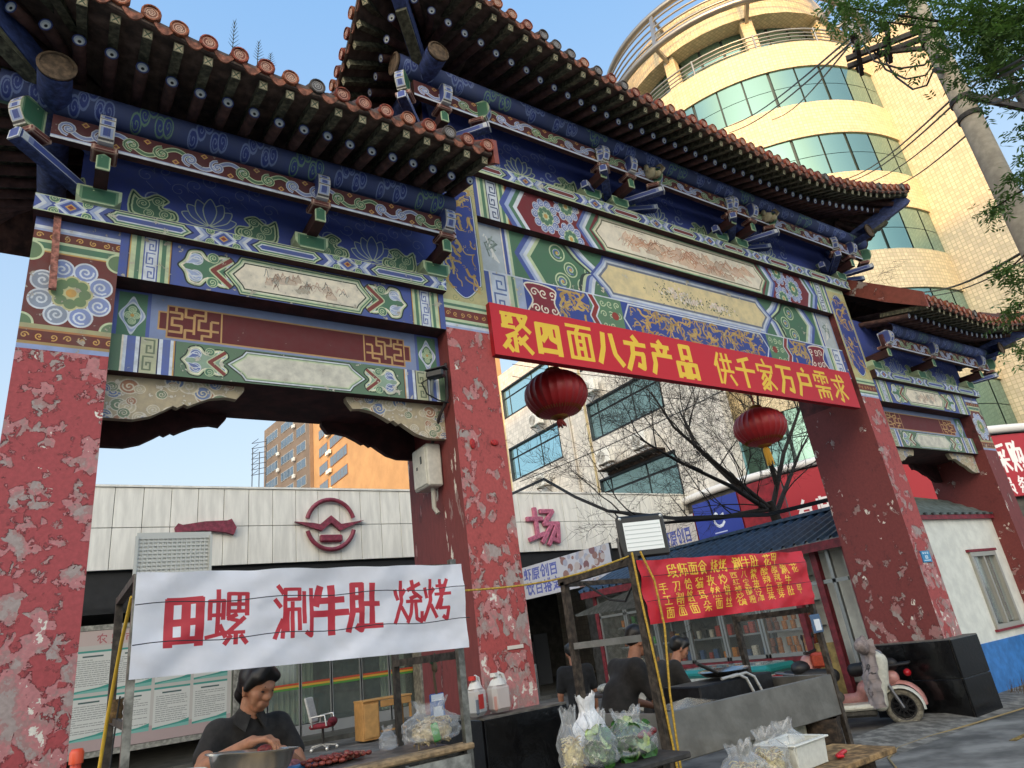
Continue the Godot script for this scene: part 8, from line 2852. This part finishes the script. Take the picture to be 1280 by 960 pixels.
	part("mount", MB.new().tube([Vector3(0.0, 0.04, 0.06), Vector3(0, -0.06, 0.03), Vector3(0.02, -0.12, 0.0)], 0.016, 7), mat(h("#7f8684"), 0.5, 0.4), cc)
	part("cord", MB.new().tube([Vector3(-0.02, 0.05, 0.05), Vector3(-0.1, 0.0, 0.04), Vector3(-0.05, -0.1, 0.03), Vector3(0.06, -0.15, 0.03), Vector3(0.16, -0.17, 0.04)], 0.007, 5), mat(h("#141414"), 0.6), cc)
	# street number plate
	var pp := Paint.new(128, 96, h("#1f86b8"))
	for k in 3:
		pp.rect(22 + k * 32, 10, 20, 16, h("#d6e4ec"))
		pp.rect(26 + k * 32, 15, 12, 4, h("#1f86b8"))
	pp.rect(44, 40, 40, 26, h("#e6eef2"))
	pp.rect(50, 46, 28, 4, h("#1f86b8"))
	pp.rect(50, 55, 28, 4, h("#1f86b8"))
	pp.rect(16, 76, 96, 8, h("#cfe0ea"))
	var pl := thing("number_plate", "small blue street number plate on the third pillar", "plate")
	slab("plate", pl, Vector3(10.33, 1.98, -4.998), Vector3(10.58, 2.14, -4.985), texmat(pp.im, 0.4), mat(h("#1f6a98"), 0.5))
	tag(part("batten", MB.new().bar(Vector3(-0.235, 4.9, -4.965), Vector3(-0.205, 4.29, -4.965), 0.045, 0.03), mat(h("#b5786c"), 0.8, 0.0, 0.4, 4.0)), "pinkish wooden batten nailed on the first pillar's painted head", "batten")
	tag(part("ribbon_scrap", MB.new().ball(Vector3(3.06, 3.36, -4.99), Vector3(0.03, 0.05, 0.012), 8, 6), mat(h("#d02a2c"), 0.6, 0.0, 0.4, 9.0)), "scrap of red ribbon on the second pillar, left one", "ribbon")
	tag(part("ribbon_scrap", MB.new().ball(Vector3(3.3, 3.38, -4.99), Vector3(0.045, 0.03, 0.012), 8, 6), mat(h("#d02a2c"), 0.6, 0.0, 0.4, 9.0)), "scrap of red ribbon on the second pillar, right one", "ribbon")
	# old notice stuck to the pillar
	tag(part("paper_strip", MB.new().bev(Vector3(3.26, 1.6, -4.993), Vector3(0.16, 0.03, 0.006), 0.002), mat(h("#d8cfc4"), 0.8)), "torn white paper strip on the second pillar's front", "paper")
	# jugs on the plinth
	for i in 2:
		var j := thing("plastic_jug", ["translucent jug with red label and dark liquid on the plinth's corner", "translucent jug half full of reddish liquid beside the second pillar"][i], "jug", [Vector3(2.77, 1.155, -4.87), Vector3(2.97, 1.155, -4.865)][i], [0.5, 0.1][i])
		var w: float = [0.075, 0.085][i]
		part("liquid", MB.new().bev(Vector3(0, 0.07, 0), Vector3(w * 1.84, 0.12, 0.105), 0.015), mat([h("#5f6a78"), h("#b58a80")][i], 0.3), j)
		var sh := StandardMaterial3D.new()
		sh.albedo_color = Color(0.9, 0.9, 0.88, 0.5)
		sh.transparency = BaseMaterial3D.TRANSPARENCY_ALPHA
		sh.roughness = 0.4
		part("shell", MB.new().bev(Vector3(0, 0.1, 0), Vector3(w * 2.0, 0.2, 0.12), 0.03), sh, j)
		var wt := mat(h("#d3d2cc"), 0.5)
		part("shoulder", MB.new().lathe([Vector2(w * 0.95, 0.0), Vector2(w * 0.7, 0.035), Vector2(0.028, 0.055), Vector2(0.028, 0.07)], Transform3D(Basis.from_scale(Vector3(1, 1, 0.72)), Vector3(0, 0.19, 0)), 18), wt, j)
		part("cap", MB.new().lathe([Vector2(0.03, 0.0), Vector2(0.03, 0.03), Vector2(0, 0.03)], Transform3D(Basis(), Vector3(-0.03, 0.25, 0)), 14), mat(h("#c2322a"), 0.4) if i == 0 else wt, j)
		part("handle", MB.new().tube([Vector3(-0.01, 0.235, 0), Vector3(0.02, 0.275, 0), Vector3(0.055, 0.26, 0), Vector3(w * 0.9, 0.2, 0)], 0.014, 8), wt, j)
		if i == 0:
			part("label", MB.new().box(Vector3(-0.03, 0.1, 0.062), Vector3(0.07, 0.1, 0.002)), mat(h("#b52a26"), 0.5), j)
	# chair, desk and notice board in the court
	var bd := Paint.new(1024, 704, h("#c6c4bf"))
	bd.rect(0, 0, 1024, 90, h("#c9b8b4"))
	for k in 9:
		bd.disc(Vector2(k * 128, 700), 90, h("#b7a3a2"))
	write(bd, "农贸市场", Vector2(160, 22), Vector2(56, 60), 7, h("#b56a6e"), Vector2(82, 0))
	var rng := RandomNumberGenerator.new()
	rng.seed = 2
	for r in 2:
		for c in 4:
			var o := Vector2(36 + c * 245, 120 + r * 270)
			bd.rect(o.x, o.y, 225, 250, h("#d7dad6"))
			bd.rect(o.x, o.y, 225, 12, h("#3f9a8e"))
			bd.poly(PackedVector2Array([o + Vector2(0, 250), o + Vector2(0, 238), o + Vector2(90, 230), o + Vector2(160, 222), o + Vector2(225, 206), o + Vector2(225, 250)]), h("#3f9a8e"))
			bd.poly(PackedVector2Array([o + Vector2(0, 250), o + Vector2(60, 240), o + Vector2(225, 228), o + Vector2(225, 250)]), h("#7fbcb2"))
			bd.rect(o.x + 50, o.y + 30, 120, 9, h("#3c5a58"))
			for l in 13:
				var x := o.x + 14
				while x < o.x + 205:
					var ww := rng.randf_range(8, 34)
					bd.rect(x, o.y + 54 + l * 12.5, minf(ww, o.x + 210 - x), 4, h("#8f9492"))
					x += ww + 4
					if rng.randf() < 0.06:
						break
	var nb := thing("notice_board", "white notice board with green bordered text panels behind the woman", "notice board")
	slab("board", nb, Vector3(0.2, 1.18, -8.54), Vector3(1.76, 2.3, -8.48), texmat(bd.im, 0.5), mat(h("#a9a9a4"), 0.6))
	part("frame", MB.new().bar(Vector3(0.17, 1.15, -8.5), Vector3(1.8, 1.15, -8.5), 0.05, 0.05).bar(Vector3(0.17, 2.33, -8.5), Vector3(1.8, 2.33, -8.5), 0.05, 0.05).bar(Vector3(1.81, 0, -8.5), Vector3(1.81, 2.35, -8.5), 0.06, 0.06).bar(Vector3(0.16, 0, -8.5), Vector3(0.16, 2.35, -8.5), 0.06, 0.06), mat(h("#b3b2ac"), 0.5, 0.2, 0.3, 3.0), nb)
	var dk := thing("wooden_desk", "plain yellow wood desk outside the market's glass doors", "desk", Vector3(6.85, 0.012, -16.5), 0.0)
	var dw := mat(h("#b98a50"), 0.6, 0.0, 0.1, 1.0)
	part("desk_top", MB.new().bev(Vector3(0, 0.86, 0), Vector3(1.25, 0.04, 0.6), 0.008), dw, dk)
	part("cabinet", MB.new().bev(Vector3(-0.42, 0.44, 0), Vector3(0.4, 0.8, 0.54), 0.008), dw, dk)
	part("cabinet_door", MB.new().bev(Vector3(-0.42, 0.44, 0.28), Vector3(0.34, 0.7, 0.02), 0.006), mat(h("#c4965a"), 0.6, 0.0, 0.1, 1.0), dk)
	part("drawer", MB.new().bev(Vector3(0.2, 0.76, 0.28), Vector3(0.76, 0.14, 0.02), 0.006), dw, dk)
	for s: float in [-0.24, 0.24]:
		part("leg", MB.new().box(Vector3(0.58, 0.42, s), Vector3(0.05, 0.84, 0.05)), dw, dk)
	part("foot_rail", MB.new().box(Vector3(0.2, 0.18, 0.2), Vector3(0.74, 0.04, 0.03)), dw, dk)
	var ch := thing("office_chair", "red cushioned swivel chair with white back on castors", "chair", Vector3(5.42, 0.012, -16.6), 0.9)
	var cm := mat(h("#c6c6c2"), 0.35, 0.5)
	for k in 5:
		var a := TAU * k / 5
		part("foot", MB.new().bar(Vector3(0, 0.12, 0), Vector3(cos(a) * 0.3, 0.08, sin(a) * 0.3), 0.04, 0.03).ball(Vector3(cos(a) * 0.3, 0.04, sin(a) * 0.3), Vector3(0.03, 0.04, 0.04), 8, 6), cm, ch)
	part("gas_column", MB.new().tube([Vector3(0, 0.1, 0), Vector3(0, 0.45, 0)], 0.03, 8), mat(h("#222222"), 0.5), ch)
	part("seat", MB.new().bev(Vector3(0, 0.5, 0), Vector3(0.5, 0.1, 0.48), 0.04), mat(h("#8c2030"), 0.8, 0.0, 0.3, 4.0), ch)
	part("backrest", MB.new().bev(Vector3(0, 0.85, -0.26), Vector3(0.44, 0.55, 0.05), 0.02, Basis(Vector3.RIGHT, -0.25)), mat(h("#cfcdc8"), 0.7, 0.0, 0.2, 4.0), ch)
	for s: float in [-1.0, 1.0]:
		part("armrest", MB.new().tube([Vector3(0.26 * s, 0.5, -0.15), Vector3(0.28 * s, 0.7, -0.15), Vector3(0.28 * s, 0.72, 0.15), Vector3(0.26 * s, 0.5, 0.18)], 0.02, 6), cm, ch)
	tag(part("jacket", MB.new().ball(Vector3(5.6, 0.58, -16.45), Vector3(0.12, 0.09, 0.1), 10, 7), mat(h("#7c1c30"), 0.9, 0.0, 0.5, 5.0)), "dark red garment on the swivel chair's seat", "garment")
	tag(part("cord", MB.new().tube([Vector3(7.2, 0.012, -4.4), Vector3(7.6, 0.012, -4.7), Vector3(8.1, 0.012, -4.86), Vector3(8.8, 0.012, -4.85), Vector3(9.5, 0.012, -4.76), Vector3(10.4, 0.03, -4.6), Vector3(11.4, 0.03, -4.5)], 0.011, 6), mat(h("#8f7c56"), 0.8)), "thin yellowish cord lying along the road by the scooters", "cord")

func wheel(parent: Node, c: Vector3, r: float, tyre_c: Color) -> void:
	# axle along z
	var w := node("wheel", parent)
	var t := Transform3D(Basis(Vector3.RIGHT, Vector3.BACK, Vector3.DOWN), c)
	var pr := []
	for k in 13:
		var a := TAU * k / 12
		pr.append(Vector2(r - 0.045 + cos(a) * 0.045, sin(a) * 0.045))
	part("tyre", MB.new().lathe(pr, t, 32), mat(tyre_c, 0.85, 0.0, 0.4, 4.0), w)
	var rim := MB.new().lathe([Vector2(r - 0.09, -0.03), Vector2(r - 0.07, -0.034), Vector2(r - 0.07, 0.034), Vector2(r - 0.09, 0.03)], t, 28)
	rim.lathe([Vector2(0, 0.045), Vector2(0.05, 0.04), Vector2(0.055, -0.04), Vector2(0, -0.045)], t, 16)
	for k in 10:
		var a := TAU * k / 10
		rim.bar(c + Vector3(cos(a) * 0.045, sin(a) * 0.045, 0), c + Vector3(cos(a + 0.15) * (r - 0.08), sin(a + 0.15) * (r - 0.08), 0), 0.014, 0.03, Vector3.BACK)
	part("rim", rim, mat(h("#2c2c2e"), 0.35, 0.6), w)

func build_scooters() -> void:
	var white := mat(h("#d8d6c8"), 0.3, 0.0, 0.12, 3.0)
	white.clearcoat_enabled = true
	white.clearcoat = 0.5
	var blk := mat(h("#1b1b1d"), 0.55, 0.0, 0.2, 4.0)
	var metal := mat(h("#77777a"), 0.35, 0.8)
	# local x points forward
	var s := thing("scooter", "white electric scooter wearing a quilted grey windshield apron", "scooter", Vector3(9.14, 0.012, -5.96), -1.05)
	wheel(s, Vector3(0.62, 0.225, 0), 0.225, h("#8a857a"))
	wheel(s, Vector3(-0.58, 0.225, 0), 0.225, h("#2a2928"))
	# step-through body: floor, leg shield, tail
	part("floorboard", MB.new().bev(Vector3(0.02, 0.27, 0), Vector3(0.62, 0.07, 0.32), 0.025), white, s)
	part("under_tray", MB.new().bev(Vector3(-0.05, 0.2, 0), Vector3(0.7, 0.1, 0.24), 0.03), mat(h("#4a4844"), 0.7, 0.0, 0.4, 4.0), s)
	var tail := flesh([cap(Vector3(-0.24, 0.42, 0), Vector3(-0.66, 0.56, 0), 0.13, 0.12), cap(Vector3(-0.3, 0.5, 0.06), Vector3(-0.82, 0.62, 0.02), 0.1, 0.06), cap(Vector3(-0.3, 0.5, -0.06), Vector3(-0.82, 0.62, -0.02), 0.1, 0.06)], 0.018, 0.06)
	part("tail_fairing", tail, white, s)
	part("side_cover", MB.new().ball(Vector3(-0.3, 0.42, 0.1), Vector3(0.26, 0.13, 0.07), 16, 10), mat(h("#57544f"), 0.5, 0.0, 0.3, 4.0), s)
	part("seat", flesh([cap(Vector3(-0.12, 0.68, 0), Vector3(-0.55, 0.7, 0), 0.09, 0.1), cap(Vector3(-0.45, 0.7, 0.05), Vector3(-0.7, 0.73, 0), 0.08, 0.07)], 0.018, 0.05), blk, s)
	var shield := flesh([cap(Vector3(0.36, 0.3, 0.07), Vector3(0.46, 0.86, 0.07), 0.1, 0.075), cap(Vector3(0.36, 0.3, -0.07), Vector3(0.46, 0.86, -0.07), 0.1, 0.075), cap(Vector3(0.42, 0.55, 0), Vector3(0.5, 0.8, 0), 0.12, 0.1)], 0.018, 0.07)
	part("leg_shield", shield, white, s)
	# fender arcs over the front wheel
	var fp := []
	for k in 12:
		var a := lerpf(-0.15, 2.5, k / 11.0)
		for w: float in [-0.075, -0.04, 0.04, 0.075]:
			var r := 0.262 - (0.03 if absf(w) > 0.06 else 0.0)
			fp.append(Vector3(0.62 + cos(a) * r, 0.225 + sin(a) * r, w))
	part("front_fender", MB.new().grid(fp, 4, 12), white, s)
	for e: float in [-1.0, 1.0]:
		part("fork", MB.new().tube([Vector3(0.62, 0.225, 0.085 * e), Vector3(0.52, 0.5, 0.07 * e)], 0.022, 8), metal, s)
		part("grip", MB.new().tube([Vector3(0.36, 0.98, 0.17 * e), Vector3(0.33, 1.0, 0.33 * e)], 0.022, 8), blk, s)
		part("brake_lever", MB.new().tube([Vector3(0.4, 0.98, 0.17 * e), Vector3(0.41, 0.98, 0.31 * e)], 0.007, 6), metal, s)
	part("handlebar", MB.new().bev(Vector3(0.38, 0.96, 0), Vector3(0.16, 0.12, 0.34), 0.04), white, s)
	part("headlight", MB.new().ball(Vector3(0.5, 0.86, 0), Vector3(0.07, 0.085, 0.1), 14, 9), mat(h("#8f979c"), 0.08, 0.4), s)
	part("stand", MB.new().bar(Vector3(-0.1, 0.2, 0.1), Vector3(-0.2, 0.0, 0.2), 0.02, 0.02), metal, s)
	part("grab_rail", MB.new().tube([Vector3(-0.6, 0.74, 0.11), Vector3(-0.85, 0.78, 0.08), Vector3(-0.85, 0.78, -0.08), Vector3(-0.6, 0.74, -0.11)], 0.014, 7), metal, s)
	# the quilted apron: hangs from the handlebar over leg shield and knees
	var ap := []
	var n := FastNoiseLite.new()
	n.seed = 3
	n.frequency = 2.5
	for j in 26:
		var v := j / 25.0
		for i in 33:
			var u := i / 32.0 * 2.0 - 1.0
			var wdt := lerpf(0.2, 0.34, smoothstep(0.0, 0.35, v)) * lerpf(1.0, 0.86, v)
			var puff := 0.02 * absf(sin(v * 15.0)) * absf(sin(u * 7.0)) + 0.03 * n.get_noise_2d(u * 1.5, v * 2.0)
			var x := 0.3 + 0.2 * u * u - 0.06 * smoothstep(0.2, 0.7, v)
			ap.append(Vector3(x - puff, 1.04 - 0.8 * v + 0.04 * u * u, u * wdt + (puff + 0.02) * signf(u)))
	var q := Paint.new(256, 256, h("#a39492"))
	write(q, "LARU", Vector2(150, 70), Vector2(26, 40), 6, h("#4a4446"), Vector2(25, 6))
	for k in 5:
		q.line(PackedVector2Array([Vector2(0, 40 + k * 48), Vector2(256, 52 + k * 48)]), 2, h("#8b7e7d"))
	q.spiral(Vector2(190, 190), 26, 1.2, 0, 1, 5, h("#6b6062"))
	q.spiral(Vector2(60, 150), 22, 1.2, 2, 1, 5, h("#6b6062"))
	part("quilted_apron", MB.new().grid(ap, 33, 26), texmat(wear(q, 77, -0.4, h("#a39492"), 0.25, 0.02), 0.9), s)
	for e: float in [-1.0, 1.0]:
		part("muff", flesh([cap(Vector3(0.36, 0.97, 0.16 * e), Vector3(0.33, 1.02, 0.34 * e), 0.075, 0.08), cap(Vector3(0.36, 1.0, 0.26 * e), Vector3(0.38, 1.1, 0.3 * e), 0.06, 0.03)], 0.016, 0.05), mat(h("#a09291"), 0.9, 0.0, 0.3, 4.0), s)
	tag(part("helmet", MB.new().ball(Vector3(8.88, 0.82, -6.4), Vector3(0.15, 0.1, 0.12), 14, 9), mat(h("#202022"), 0.5, 0.0, 0.2, 4.0)), "dark bundle strapped on the white scooter's seat", "bundle")
	# the pink scooter behind it, tail towards the viewer's right
	var k := thing("scooter", "pink scooter with red tail lamp parked against the black plinth", "scooter", Vector3(9.55, 0.012, -6.15), PI - 1.2)
	var pink := mat(h("#c98f88"), 0.3, 0.0, 0.12, 3.0)
	pink.clearcoat_enabled = true
	pink.clearcoat = 0.5
	wheel(k, Vector3(-0.62, 0.225, 0), 0.225, h("#3a3936"))
	wheel(k, Vector3(0.6, 0.225, 0), 0.225, h("#3a3936"))
	var ff := []
	for j in 12:
		var a := lerpf(0.7, 3.3, j / 11.0)
		for w: float in [-0.08, -0.045, 0.045, 0.08]:
			var r := 0.27 - (0.035 if absf(w) > 0.06 else 0.0)
			ff.append(Vector3(-0.62 + cos(a) * r, 0.24 + sin(a) * r, w))
	part("rear_fender", MB.new().grid(ff, 4, 12), pink, k)
	part("body", flesh([cap(Vector3(-0.2, 0.42, 0), Vector3(-0.55, 0.55, 0), 0.13, 0.1), cap(Vector3(-0.3, 0.3, 0), Vector3(0.4, 0.28, 0), 0.1, 0.1), cap(Vector3(0.42, 0.3, 0), Vector3(0.5, 0.85, 0), 0.12, 0.09)], 0.02, 0.06), pink, k)
	part("seat", flesh([cap(Vector3(-0.1, 0.68, 0), Vector3(-0.6, 0.72, 0), 0.09, 0.08)], 0.02, 0.04), blk, k)
	part("tail_lamp", MB.new().ball(Vector3(-0.76, 0.6, 0), Vector3(0.05, 0.05, 0.08), 12, 8), mat(h("#b01822"), 0.2), k)
	part("carrier", MB.new().tube([Vector3(-0.5, 0.7, 0.12), Vector3(-0.82, 0.72, 0.1), Vector3(-0.82, 0.72, -0.1), Vector3(-0.5, 0.7, -0.12)], 0.016, 7), blk, k)
	part("handlebar", MB.new().tube([Vector3(0.42, 0.98, -0.33), Vector3(0.45, 0.96, 0), Vector3(0.42, 0.98, 0.33)], 0.022, 8), blk, k)
	part("top_box", MB.new().bev(Vector3(0.3, 0.86, 0.02), Vector3(0.22, 0.2, 0.3), 0.03), mat(h("#b5452a"), 0.45, 0.0, 0.2, 4.0), k)
	for e: float in [-1.0, 1.0]:
		part("mirror", MB.new().tube([Vector3(0.42, 0.98, 0.26 * e), Vector3(0.4, 1.16, 0.32 * e)], 0.008, 5).ball(Vector3(0.4, 1.19, 0.33 * e), Vector3(0.015, 0.045, 0.06), 10, 7), blk, k)

func build_front() -> void:
	build_gate_bits()
	build_near_cart()
	build_far_cart()
	build_people()
	build_scooters()
